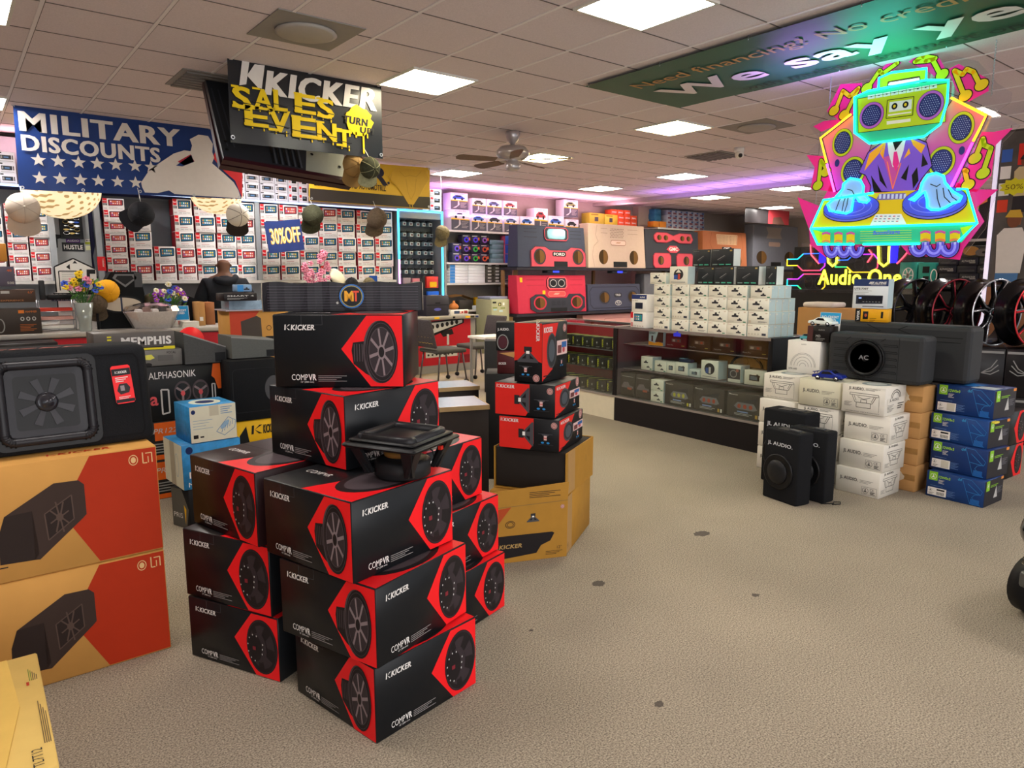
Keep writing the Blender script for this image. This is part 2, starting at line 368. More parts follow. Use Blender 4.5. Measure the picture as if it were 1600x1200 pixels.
def compvr(pose,label,kind='stack',dark=BOXB,front='face',right='rear',topart=True,group='red and black subwoofer cartons stacked on the carpet'):
 loc,rz,w,d,h=pose
 t=thing('subwoofer_carton',label,'box',loc,rz,group)
 b=MB();b.bevbox((0,0,0),(w,d,h),.004,dark,1);b.build('carton',t)
 F=faces(w,d,h)
 def side(fr,W,art,name):
  p=MB();p.poly(fr,[(W*.52,h*.53),(W*.72,h*.985),(W*.99,h*.985),(W*.99,h*.015),(W*.74,h*.015)],RED,1)
  (speaker_face if art=='face' else speaker_rear)(p,fr,W*(.83 if art=='face' else .82),h*.49,W*(.125 if art=='face' else .165),h*.43)
  o=p.build('printed_panel',t)
  q=MB();brand(q,fr,W*.09,h*.79,h*.075,PRNW,W*.23);q.build('brand_lettering',o)
  q=MB();q.text(fr,'COMP',W*.13,h*.1,h*.085,PRNW,w=W*.125);q.text(fr,'VR',W*.26,h*.1,h*.085,PRNW,w=W*.06,bold=.03)
  small_print(q,fr,W*.335,h*.155,W*.22,4,mat('#8d8a89',.5),2,h*.024,h*.008);q.text(fr,'12" (300 mm)',W*.2,h*.065,h*.022,PRNW,w=W*.1);q.build('model_lettering',o)
 if front:side(F['front'],w,front,'f')
 if right:side(F['right'],d,right,'r')
 if topart:
  p=MB();fr=Fr((0,0,h),(1,0,0),(0,1,0),.0002);p.poly(fr,[(w*.45,.004),(w*.62,d*.5),(w*.45,d-.004),(w-.004,d-.004),(w-.004,.004)],RED,1)
  p.disc(fr,w*.74,d*.5,w*.24,d*.38,SK1,2);p.disc(fr,w*.74,d*.5,w*.19,d*.31,SK2,3);p.text(fr,'COMPVR',w*.1,d*.3,.03,PRNW,w=w*.28)
  p.line(fr,[(.004,d/2),(w-.004,d/2)],.0015,mat('#0c0c0d',.5),4);p.build('printed_top',t)
 p=MB();fr=F['front'];p.line(fr,[(w*.22,h*.995),(w*.22,h*.86),(w*.38,h*.86),(w*.38,h*.995)],.0012,mat('#4c4c50',.5),1);p.build('tuck_flap_crease',t)
 return t
 # front column, from the floor up
compvr(corner_pose(.906,1.814,.19,.434,.44,.25,0),'red and black carton at the bottom of the tall front stack')
z1=.25*SC+.002
compvr(corner_pose(.91,1.80,.324,.432,.443,.2555,z1),'red and black carton second from the floor in the front stack')
z2=z1+.2555*SC+.002
compvr(corner_pose(.872,1.864,.268,.432,.449,.2545,z2),'red and black carton third from the floor, the bare speaker on its lid')
z3=z2+.2545*SC+.002
compvr(corner_pose(1.009,2.179,.255,.426,.46,.257,z3),'red and black carton fourth from the floor in the front stack, behind the bare speaker')
z4=z3+.257*SC+.002
compvr(corner_pose(1.257,2.212,.892,.464,.365,.26,z4),'largest black carton with speaker picture, topmost of the front stack under the long box',right=None)
z5=z4+.26*SC+.002
# left column
l1=.239*SC+.002;l2=l1+.258*SC+.002
compvr(corner_pose(.798,2.325,.465,.439,.44,.239,0),'floor level red and black carton of the stack nearest the tan crates',front='rear',right=None)
compvr(corner_pose(.786,2.344,.447,.427,.44,.258,l1),'middle carton of the three nearest the tan crates',front='rear',right=None)
compvr(corner_pose(.756,2.353,.247,.423,.43,.263,l2),'maroon tinted glossy carton topmost of the three nearest the tan crates',dark=BOXM,front='rear',right=None)
# far column
def far_pose(px,py,z,yaw=.3,w=.43,d=.45,h=.248):
 p=at(px,py,Z=z);n=p-Vector((math.cos(yaw)*d*SC,math.sin(yaw)*d*SC,0))
 return corner_pose(n.x,n.y,yaw,w*SC,d*SC,h*SC,z,1)
r1=.248*SC+.002
compvr(far_pose(789,946.7,0),'floor level carton of the far column beside the flattened tan carton')
compvr(far_pose(779.3,858,r1),'middle carton of the far column behind the front stack')
compvr(far_pose(753.5,771,2*r1),'topmost carton of the far column, blossom picture on its lid')
# the carton's right side on the big one is a bare speaker photo
loc,rz,w,d,h=corner_pose(1.257,2.212,.892,.464,.365,.26,z4)
# long black box lying on top
loc,rz,w,d,h=corner_pose(1.47,2.43,1.15,.60,.19,.107,z5)
t=thing('running_board_carton','long crumpled black carton with round colourful emblem on top of the front stack','box',loc,rz)
LB=mat('#1d1a20',.4,noise=.25,scale=12,bump=.12);b=MB()
bm=bmesh.new();bmesh.ops.create_grid(bm,x_segments=24,y_segments=5,size=.5)
bm.free()
n=22
vsx=[w*i/n for i in range(n+1)];rr=random.Random(3);V=[];FS=[]
for i,x in enumerate(vsx):
 s=.004 if i in(0,n)else rr.uniform(-.004,.004);k=.006*math.sin(i*.9)
 V+=[(x,0+s,0),(x,d-s,0),(x,d-s,h-.002+k),(x,.0+s*.5,h+k*.8)]
for i in range(n):
 a=4*i
 for q in range(4):FS.append((a+q,a+4+q,a+4+(q+1)%4,a+(q+1)%4))
FS=[tuple(reversed(f))for f in FS]+[(0,1,2,3),(4*n+3,4*n+2,4*n+1,4*n)]
b.add(V,FS,LB);b.build('carton',t)
fr=Fr((0,-.006,0),(1,0,0),(0,0,1));b=MB()
for k in range(9):b.line(fr,[(.02,.012+k*.0105),(w*.5+.02*(k%3),.012+k*.0105),(w*.97,.011+k*.0105)],.0012,mat('#5a5560',.5),1)
b.build('printed_stripe',t)
b=MB();cx,cy,r=w*.545,h*.52,h*.4
b.disc(fr,cx,cy,r*1.12,r*1.12,BLK,2);b.ring(fr,cx,cy,r*1.08,r*1.08,r*.12,mat('#2c6ab4',.4),3);b.ring(fr,cx,cy,r*.95,r*.95,r*.06,mat('#b0a050',.4),3)
b.text(fr,'M',cx-r*.6,cy-r*.42,r*.95,mat('#e8a21f',.4),w=r*.75,bold=.05,l=4);b.text(fr,'T',cx+r*.12,cy-r*.42,r*.95,mat('#d8452c',.4),w=r*.5,bold=.05,l=5)
for k in range(13):
 a=PI*1.15;b.text(fr,'OLYMPUS CAR AU'[k]if k<14 else '',cx+r*1.5*math.cos(a),cy+r*1.35*math.sin(a),.009,WHT,rot=a+PI/2,l=3,anchor='c')
b.build('emblem',t)
b=MB();b.tube([(.002,-.004,.0),(.0,-.005,h*.5),(.002,-.004,h)],.0022,mat('#8c8478',.6,noise=.5,scale=90),6);b.tube([(w,-.004,.0),(w,-.005,h*.5),(w,-.004,h)],.0022,mat('#8c8478',.6,noise=.5,scale=90),6);b.build('worn_edge',t)
# loose square driver on the third carton
p=at(612,742,Z=z3)
t=thing('square_subwoofer_driver','bare black square subwoofer driver lying face up on the front carton stack','speaker',(1.165,2.075,z3+.002),math.radians(26))
RUB=mat('#18181a',.42);b=MB()
b.bevbox((-.145,-.145,.112),(.145,.145,.13),.012,RUB);b.bevbox((-.128,-.128,.13),(.128,.128,.142),.01,RUB);b.build('mounting_frame',t)
b=MB()
for s in range(4):
 M=Matrix.Rotation(s*PI/2,4,'Z');b.tube([M@Vector((-.082,-.1,.142)),M@Vector((.082,-.1,.142)),M@Vector((.097,-.094,.142)),M@Vector((.1,-.082,.142))],.018,mat('#202023',.38),8)
b.build('surround',t)
b=MB();b.add([(-.09,-.09,.14),(.09,-.09,.14),(.09,.09,.14),(-.09,.09,.14),(-.04,-.04,.122),(.04,-.04,.122),(.04,.04,.122),(-.04,.04,.122)],[(0,1,5,4),(1,2,6,5),(2,3,7,6),(3,0,4,7),(4,5,6,7)],mat('#26262a',.4));b.build('cone',t)
b=MB()
for s in range(4):
 M=Matrix.Rotation(s*PI/2,4,'Z')
 for q in(-.1,.1):b.add([(q-.02,-.13,.112),(q+.02,-.13,.112),(q*.8+.016,-.085,.02),(q*.8-.016,-.085,.02),(q-.02,-.115,.112),(q+.02,-.115,.112),(q*.8+.016,-.07,.02),(q*.8-.016,-.07,.02)],[(3,2,1,0),(4,5,6,7),(0,1,5,4),(1,2,6,5),(2,3,7,6),(3,0,4,7)],RUB,M=M)
b.build('basket',t)
b=MB();b.lathe([(.0,0),(.085,0),(.095,.008),(.095,.055),(.08,.062),(.055,.064),(.055,.1),(.1,.112)],mat('#1b1b1d',.5),28);b.build('magnet',t)
b=MB();b.lathe([(.06,.07),(.064,.075),(.064,.085),(.06,.09)],mat('#7d5a2a',.5),24);b.build('spider',t)
b=MB();b.box((.06,-.116,.085),(.075,-.104,.098),mat('#c22b1f',.4));b.build('terminal',t)
b=MB();b.tube([(.13,.04,.1),(.165,.02,.07),(.175,-.01,.045),(.16,-.03,.01),(.19,-.03,.006)],.003,BLK,6);b.build('lead_wire',t)
# ================================================================ tan enclosure cartons and the enclosure on them
pR=at(268,1012,Z=0);th=.014
hz1=.40*SC;hz2=hz1*2.0+.003
LX,LD=1.08,.46
def crate(z,h,label):
 o=Vector((pR.x-LX*math.cos(th),pR.y-LX*math.sin(th),z))
 t=thing('enclosure_carton',label,'box',o,th,'tan and orange enclosure cartons')
 b=MB();b.bevbox((0,0,0),(LX,LD,h),.004,KRAFT,1);b.build('carton',t)
 F=faces(LX,LD,h);fr=F['front']
 p=MB();p.poly(fr,[(LX*.70,h*.52),(LX*.795,h*.985),(LX*.997,h*.985),(LX*.997,h*.015),(LX*.80,h*.015)],ORANGE,1)
 bx=LX*.53;E1,E2,E3=mat('#3a2c26',.7),mat('#2b201c',.7),mat('#54433b',.7)
 p.poly(fr,[(bx,h*.42),(bx+.02,h*.57),(bx+.1,h*.58),(bx+.11,h*.2),(bx+.095,h*.15),(bx-.005,h*.165)],E2,2)
 p.poly(fr,[(bx+.02,h*.57),(bx+.17,h*.79),(bx+.245,h*.785),(bx+.1,h*.58)],E1,3)
 p.poly(fr,[(bx+.1,h*.58),(bx+.245,h*.785),(bx+.262,h*.74),(bx+.262,h*.47),(bx+.25,h*.44),(bx+.11,h*.145),(bx+.095,h*.15)],E1,2)
 q=[(bx+.135,h*.535),(bx+.22,h*.665),(bx+.222,h*.45),(bx+.14,h*.30)]
 p.poly(fr,q,E2,3);p.line(fr,q,.004,E3,4,True)
 cx=sum(a for a,_ in q)/4;cy=sum(c for _,c in q)/4
 for k in range(8):
  a=2*PI*k/8+.3;p.line(fr,[(cx+.008*math.cos(a),cy+.012*math.sin(a)),(cx+.03*math.cos(a),cy+.05*math.sin(a)*1.2)],.005,E3,4)
 p.disc(fr,cx,cy,.011,.015,E3,5);p.build('printed_panel',t)
 p=MB();gd=mat('#d9b27a',.5);p.ring(fr,LX*.925,h*.89,.016,.02,.003,gd,2);p.disc(fr,LX*.925,h*.89,.009,.012,gd,2,10)
 p.line(fr,[(LX*.955,h*.95),(LX*.955,h*.85),(LX*.968,h*.85)],.004,gd,2);p.line(fr,[(LX*.964,h*.94),(LX*.984,h*.94),(LX*.984,h*.85)],.004,gd,2);p.line(fr,[(LX*.972,h*.91),(LX*.972,h*.85)],.003,gd,2);p.build('seal_and_logo',t)
 p=MB();brand(p,fr,LX*.12,h*.76,.05,INK,.3);small_print(p,fr,LX*.36,h*.13,.2,3,INK,2,.012,.004);p.build('brand_lettering',t)
 p=MB();p.poly(fr,[(LX*.36,h*.28),(LX*.43,h*.34),(LX*.43,h*.48),(LX*.36,h*.42)],WRED,2);small_print(p,fr,LX*.37,h*.4,.06,3,PRNW,3,.02,.005);p.build('warning_mark',t)
 p=MB();brand(p,F['top'],LX*.68,.05,.03,ORANGE,.2);p.build('lid_lettering',t)
crate(0,hz1,'tan carton with orange corner and enclosure picture, on the carpet')
crate(hz1+.002,hz1,'tan carton with orange corner under the black square speaker enclosure')
# the enclosure
pr=at(220,686,Z=hz2)
EW,EH,ED0,ED1=.95,.37,.36,.30
t=thing('subwoofer_enclosure','black carpeted enclosure with square ribbed subwoofer and red hang tag','speaker',(.592-EW,pR.y+.085,hz2+.002),th)
bm=bmesh.new();pts=[(0,0,0),(EW,0,0),(EW,ED0,0),(0,ED0,0),(0,.055,EH),(EW-.0,.055,EH),(EW,.055+ED1-.1,EH),(0,.055+ED1-.1,EH)]
vv=[bm.verts.new(p)for p in pts]
for f in((3,2,1,0),(4,5,6,7),(0,1,5,4),(1,2,6,5),(2,3,7,6),(3,0,4,7)):bm.faces.new([vv[i]for i in f])
bmesh.ops.bevel(bm,geom=bm.edges[:],offset=.03,segments=4,profile=.5,affect='EDGES')
b=MB();b.bm(bm,CARPETB,True);b.build('carpeted_box',t)
up=Vector((0,.055,EH)).normalized();fr=Fr((0,0,0),(1,0,0),up,step=.001)
cx,cy,R=EW-.345,.185,.165
def rsq(cx,cy,r,k,n=5):
 o=[]
 for q,(sx,sy)in enumerate(((1,1),(-1,1),(-1,-1),(1,-1))):
  for i in range(n+1):
   a=PI/2*(q+i/n);o.append((cx+sx*(r-k)+k*math.cos(a),cy+sy*(r-k)+k*math.sin(a)))
 return o
b=MB();b.line(fr,[(.035,.03),(EW-.045,.03),(EW-.035,.05),(EW-.035,EH-.05),(EW-.05,EH-.03),(.035,EH-.03)],.006,mat('#0d0d0f',.9),2,True);b.build('piping',t)
fr2=Fr(fr.p(0,0,14),fr.u,fr.v,.001)
b=MB();b.prism(rsq(cx,cy,R,.03),.02,RUB,fr2,0,True);b.build('mounting_frame',t)
b=MB();P=[fr2.p(x,y,6)for x,y in rsq(cx,cy,R-.03,.028,8)];b.tube(P,.016,mat('#232226',.36),10,True)
for q,(sx,sy)in enumerate(((1,1),(-1,1),(-1,-1),(1,-1))):
 for i in range(6):
  a=PI/2*(q+i/5);c=Vector((cx+sx*(R-.058)+.028*math.cos(a),cy+sy*(R-.058)+.028*math.sin(a),0));k=Vector((math.cos(a),math.sin(a),0))
  b.tube([fr2.p(c.x-k.x*.017,c.y-k.y*.017,10),fr2.p(c.x,c.y,23),fr2.p(c.x+k.x*.017,c.y+k.y*.017,10)],.0028,mat('#1c1b1e',.4),5)
b.build('surround',t)
b=MB();co=rsq(cx,cy,R-.046,.016,3);ci=[(cx+(x-cx)*.3,cy+(y-cy)*.3)for x,y in co];n=len(co)
b.add([fr2.p(x,y,3)for x,y in co]+[fr2.p(x,y,-8)for x,y in ci],[(i,(i+1)%n,n+(i+1)%n,n+i)for i in range(n)]+[tuple(range(n,2*n))],mat('#26252a',.35))
for k in range(8):
 a=2*PI*k/8+PI/8;c,s=math.cos(a),math.sin(a);L=.082/max(abs(c),abs(s))*.98;ws=.012
 q=[(cx+.025*c-.6*ws*s,cy+.025*s+.6*ws*c,2),(cx+L*c-ws*1.1*s,cy+L*s+ws*1.1*c,9),(cx+L*c+ws*1.1*s,cy+L*s-ws*1.1*c,9),(cx+.025*c+.6*ws*s,cy+.025*s-.6*ws*c,2)]
 b.add([fr2.p(x,y,l)for x,y,l in q]+[fr2.p(x,y,l-9)for x,y,l in q],[(0,1,2,3),(4,5,1,0),(5,6,2,1),(6,7,3,2)],mat('#2f2e33',.33))
b.build('cone',t)
b=MB()
for k in range(1,6):pass
Mz=Matrix.Translation(fr2.p(cx,cy,-2))@fr2.n.to_track_quat('Z','Y').to_matrix().to_4x4()
b.lathe([(.036,.004),(.033,.012),(.026,.011),(.018,.017),(.0,.02)],mat('#2b2b30',.12,.3),24,Mz);b.build('dust_cap',t)
b=MB();b.text(fr2,'SOLO-BARIC',cx-.05,cy+R-.022,.009,mat('#3c3b40',.4),w=.07,l=1);b.build('frame_lettering',t)
b=MB()
for x,y in((-.9,.5),(-.9,-.5),(.93,.5),(.93,-.5),(.5,.93),(-.5,.93),(.5,-.93),(-.5,-.93)):b.disc(fr2,cx+x*R,cy+y*R,.005,.005,mat('#050506',.3),2,10)
b.build('screw',t)
tx,ty,tw,thh=EW-.125,.15,.066,.145
frt=Fr(fr.p(tx,ty,14),(fr.u+fr.v*.06).normalized(),(fr.v-fr.u*.06).normalized())
b=MB();b.prism(rsq(0,0,1,.12,3)if 0 else[(0,.006),(.006,0),(tw-.006,0),(tw,.006),(tw,thh-.006),(tw-.006,thh),(.006,thh),(0,thh-.006)],.0008,RED,frt,0);tg=b.build('hang_tag',t)
b=MB();b.rect(frt,.001,thh-.038,tw-.002,.026,BLK,1);brand(b,frt,.012,thh-.03,.009,PRNW,.04,2);small_print(b,frt,.01,thh-.048,.043,3,PRNW,2,.007,.003)
b.poly(frt,[(.01,.05),(.02,.075),(.046,.075),(.056,.058),(.05,.04),(.02,.035)],mat('#2a2224',.5),2);b.rect(frt,.022,.048,.014,.02,mat('#8d8085',.5),3)
b.rect(frt,.001,.004,tw-.002,.012,BLK,1);small_print(b,frt,.012,.024,.04,2,PRNW,2,.006,.002);b.build('tag_print',tg)
b=MB();brand(b,Fr((0,.055,EH),(1,0,0),(0,1,0),.001),.25,.03,.03,mat('#a04f45',.7),.5,2);b.build('top_lettering',t)
# tan carton in the corner
a1=at(60,1032,Z=.40);a2=at(92,1192,Z=.40);dv=(a1-a2).normalized();L=(a1-a2).length+.06;rz=math.atan2(dv.y,dv.x)-PI/2
t=thing('enclosure_carton','pale tan carton in the near corner, seen from above, model code along its edge','box',a2-dv*.004-Vector((dv.y,-dv.x,0))*.6-Vector((0,0,.40)),rz)
b=MB();b.bevbox((0,0,0),(.6,L,.40),.004,mat('#cfae62',.8,noise=.08),1);b.build('carton',t)
ft=Fr((0,0,.40),(1,0,0),(0,1,0));b=MB();b.prism([(.0,.02),(.5,.0),(.545,L*.5),(.53,L*.97),(0,L)],.004,mat('#d8b25c',.8,noise=.08),Fr((0,0,.405),(1,0,0),(0,1,0)),4);b.build('bulging_flap',t)
b=MB();b.text(ft,'TL7T12',.575,.012,.022,INK,w=.075,rot=PI/2,l=3);
for k in range(4):b.rect(ft,.581+.004*k,.1,.002,L*.35-.02*k,mat('#6b5a3c',.7),2)
for k in range(5):b.rect(ft,.572+.004*k,L*.72,.002,.07-.01*k,mat('#7a8a3c' if k<2 else '#6b5a3c',.7),2)
b.rect(ft,.565,L*.68,.006,.02,mat('#b03a24',.6),2);b.build('edge_lettering',t)
# ================================================================ second stack by the aisle
CREAM=mat('#e4dccb',.6);CONE=mat('#4a4a4e',.4);TAN=mat('#a87a2e',.75,noise=.1);PINKP=mat('#d9b9b4',.5)
SEAL=mat('#c9a09a',.5);BODYB=mat('#1a1a1c',.4);PRED=mat('#d62a24',.42)
def profile_driver(b,fr,x,y,s,l=2,rot=0):
 """side view of a driver as printed on the carton (cone opening to the right)"""
 c,q=math.cos(rot),math.sin(rot);T=lambda P:[(x+a*s*c-d*s*q,y+a*s*q+d*s*c)for a,d in P]
 b.poly(fr,T([(-.55,-.28),(-.2,-.28),(-.2,.28),(-.55,.28)]),mat('#2a2a2c',.5),l)
 b.poly(fr,T([(-.2,-.18),(.35,-.75),(.45,-.75),(.45,.75),(.35,.75),(-.2,.18)]),CONE,l)
 b.poly(fr,T([(-.05,-.12),(.22,-.45),(.22,-.15)]),BODYB,l+1);b.poly(fr,T([(-.05,.12),(.22,.45),(.22,.15)]),BODYB,l+1)
 b.poly(fr,T([(-.28,-.12),(-.1,-.12),(-.1,.12),(-.28,.12)]),WHT,l+1)
def exploded(b,fr,x,y,s,l=2):
 b.rect(fr,x-s*.9,y+s*.5,s*1.8,s*.06,CONE,l);b.poly(fr,[(x-s*.5,y+s*.5),(x+s*.5,y+s*.5),(x+s*.2,y+s*.2),(x-s*.2,y+s*.2)],CONE,l)
 b.rect(fr,x-s*.18,y-s*.2,s*.36,s*.55,PINKP,l+1);b.rect(fr,x-s*.22,y,s*.44,s*.1,mat('#c2524e',.5),l+2)
 b.disc(fr,x-s*.35,y-s*.5,s*.2,s*.12,mat('#2f87c8',.4),l+1,10);b.disc(fr,x+s*.35,y-s*.5,s*.2,s*.12,mat('#2f87c8',.4),l+1,10);b.rect(fr,x-s*.9,y-s*.75,s*1.9,s*.03,CONE,l)
def seal(b,fr,x,y,r,l=2):
 b.disc(fr,x,y,r,r,SEAL,l,20);b.ring(fr,x,y,r*.85,r*.85,r*.15,mat('#8b3a38',.5),l+1,20);b.text(fr,'50',x,y-r*.3,r*.55,mat('#8b3a38',.5),l=l+1,anchor='c')
def compr(pose,label,upright=False):
 loc,rz,w,d,h=pose
 t=thing('driver_carton',label,'box',loc,rz,'bright red driver cartons stacked by the aisle')
 b=MB();b.bevbox((0,0,0),(w,d,h),.003,BODYB,1);b.build('carton',t);F=faces(w,d,h);fr=F['front']
 p=MB();q=MB()
 if not upright:
  p.poly(fr,[(.002,.002),(w*.52,.002),(w*.585,h*.2),(w*.585,h*.99),(.002,h*.99)],PRED,1)
  profile_driver(p,fr,w*.47,h*.5,h*.5);exploded(p,fr,w*.78,h*.4,h*.26);seal(p,fr,w*.92,h*.82,h*.1)
  brand(q,fr,w*.03,h*.84,h*.1,PRNW,w*.3)
 else:
  p.poly(fr,[(.002,h*.36),(w*.2,h*.38),(w*.8,h*.38),(w*.998,h*.34),(w*.998,h*.998),(.002,h*.998)],PRED,1)
  profile_driver(p,fr,w*.5,h*.46,w*.5,rot=-PI/2);exploded(p,fr,w*.42,h*.2,w*.26);seal(p,fr,w*.8,h*.08,w*.12)
  q.text(fr,'KICKER',w*.8,h*.98,w*.12,PRNW,w=h*.28,bold=.035,rot=-PI/2);kmark(q,fr,w*.8,h*.97,.02,PRNW)
 p.build('printed_front',t);q.build('brand_lettering',t)
 fr=F['right'];p=MB()
 p.poly(fr,[(.002,.03*h),(d*.4,.2*h),(d*.35,h*.45),(d*.62,h*.98),(.002,h*.98)],PRED,1)
 p.disc(fr,d*.36,h*.52,d*.19,h*.3,mat('#2c2c2f',.5),2);p.ring(fr,d*.36,h*.52,d*.19,h*.3,d*.025,CONE,3);p.disc(fr,d*.36,h*.52,d*.12,h*.19,mat('#4b5158',.4),3)
 p.rect(fr,d*.57,h*.42,d*.42,h*.25,PINKP,2);p.rect(fr,d*.6,h*.45,d*.15,h*.14,mat('#6b3a3a',.5),3);p.rect(fr,d*.76,h*.54,d*.2,h*.1,mat('#2f5f9b',.5),3);p.disc(fr,d*.84,h*.5,d*.05,h*.05,mat('#b5474f',.5),4,10)
 exploded(p,fr,d*.76,h*.28,d*.1);seal(p,fr,d*.88,h*.88,d*.07);small_print(p,fr,d*.05,h*.1,d*.3,2,BLK,2,h*.05,h*.02)
 p.build('printed_side',t);q=MB();q.text(fr,'KICKER',d*.06,h*.84,h*.09,PRNW,w=d*.34,bold=.03);q.build('side_lettering',t)
 return t
dz1=.308*SC;dz2=dz1+.225*SC+.002
compr(corner_pose(2.35,2.594,.475,.334,.365,.167,dz2+.001),'bright red driver carton at the bottom of the aisle stack, on the tan carton')
compr(corner_pose(2.345,2.622,.461,.336,.362,.169,dz2+.169*SC+.003),'bright red driver carton second in the aisle stack')
compr(corner_pose(2.327,2.702,.392,.161,.298,.304,dz2+.34*SC+.005),'upright red driver carton standing on top of the aisle stack',True)
# open tan cartons beneath
loc,rz,w,d,h=corner_pose(2.367,2.553,.55,.42,.50,.305,0)
t=thing('tan_carton','tan carton on the carpet by the aisle with its printed flap standing out','box',loc,rz,'opened tan cartons under the red driver cartons')
b=MB();b.bevbox((0,0,0),(w,d,h),.004,TAN,1);b.build('carton',t)
b=MB();fr=faces(w,d,h)['right'];b.rect(fr,d*.02,0.004,d*.2,h*.99,mat('#a98350',.6),1);b.rect(fr,d*.5,h*.45,.006,.04,KRAFTD,1);b.text(fr,'H',d*.05,h*.1,.03,KRAFTD);b.build('side_tape',t)
# flap: from the near corner towards the front stack
p0=at(884,868,Z=0);p1=at(790,879,Z=0);p1=p0+(p1-p0).normalized()*.42
inv=(Matrix.Translation(loc)@Matrix.Rotation(rz,4,'Z')).inverted()
u=(inv.to_3x3()@(p0-p1)).normalized();o=inv@p1;FLW=(p0-p1).length;FLH=.40
v=(Vector((0,0,1))+u.cross(Vector((0,0,1)))*.03).normalized();o=o+u.cross(v)*.012
fr=Fr(o,u,v);b=MB();b.prism([(0,.002),(FLW,.002),(FLW,FLH*.78),(FLW*1.01,FLH*1.02),(-.05,FLH*.96),(0,FLH*.75)],.006,TAN,fr,0);fl=b.build('standing_flap',t)
b=MB();b.line(fr,[(0,FLH*.75),(FLW,FLH*.78)],.004,KRAFTD,1);b.poly(fr,[(0,FLH*.72),(FLW*.27,FLH*.75),(FLW*.12,FLH*.55),(0,FLH*.45)],mat('#a9451e',.6),1)
b.poly(fr,[(FLW*.02,FLH*.05),(FLW*.6,FLH*.1),(FLW*.66,FLH*.2),(FLW*.78,FLH*.25),(FLW*.83,FLH*.35),(FLW*.8,FLH*.37),(0,FLH*.37)],SK1,1)
profile_driver(b,fr,FLW*.55,FLH*.58,.045,2,-PI/2);b.ring(fr,FLW*.26,FLH*.52,.018,.014,.003,SK1,2);b.ring(fr,FLW*.26,FLH*.52,.026,.02,.003,SK1,2)
seal(b,fr,FLW*.93,FLH*.7,.011);b.build('printed_art',fl)
b=MB();brand(b,fr,FLW*.06,FLH*.2,.022,mat('#b08f57',.6),FLW*.35,2);b.text(fr,'12"',FLW*.87,FLH*.13,.016,SK1,l=2);small_print(b,fr,FLW*.72,FLH*.1,FLW*.22,3,SK1,2,.008,.0025);small_print(b,fr,FLW*.5,FLH*.92,FLW*.4,4,SK1,2,.009,.003);b.build('flap_lettering',fl)
loc,rz,w,d,h=corner_pose(2.381,2.57,.48,.41,.44,.222,dz1+.001)
t=thing('tan_carton','tan carton open at the front with a black enclosure inside, under the red cartons','box',loc,rz,'opened tan cartons under the red driver cartons')
b=MB()
for lo,hi in(((0,0,0),(w,d,.006)),((0,.006,.006),(.006,d,h)),((w-.006,0,.006),(w,d,h)),((.006,d-.006,.006),(w-.006,d,h))):b.box(lo,hi,TAN)
b.build('carton',t)
b=MB();b.bevbox((.009,.012,.008),(w-.009,d-.01,h-.002),.006,mat('#241f1c',.8),2);b.build('black_liner_box',t)
b=MB();fr=Fr((w,0,0),(0,1,0),(0,0,1));b.rect(fr,d*.05,.004,d*.25,h*.99,mat('#a98350',.6),1);b.rect(fr,d*.7,h*.5,.006,.04,KRAFTD,1);b.build('side_tape',t)
# black enclosures with tan edges behind
for q,(px,py,F_,w,d,h,rz,lab)in enumerate(((688,640,4.3,.31,.36,.62,.34,'dark brown enclosure box with a bare grey lid behind the front stack'),(687,609,5.1,.30,.32,.60,.42,'shallow black enclosure box with tan edge beyond the dark brown one'))):
 p=at(px,py,F=F_);t=thing('open_enclosure_box',lab,'box',(p.x,p.y,0),-math.radians(20)+(q*.05),'enclosure boxes on the floor behind the front stack')
 hh=p.z;b=MB();b.bevbox((0,0,0),(w,d,hh),.004,mat('#2a2320',.7),1);b.build('body',t)
 b=MB();b.box((-.004,-.004,hh),(w+.004,d+.004,hh+.012),mat('#8d9499',.25));b.build('lid_panel',t)
 b=MB();b.box((-.006,-.006,hh-.016),(w+.006,-.001,hh+.013),mat('#b09468',.7));b.box((w+.001,-.006,hh-.016),(w+.006,d,hh+.013),mat('#b09468',.7));b.build('tan_edge',t)
 b=MB();b.box((w*.55,-.008,hh*.55),(w*.6,-.001,hh*.58),STEEL);b.build('latch',t)
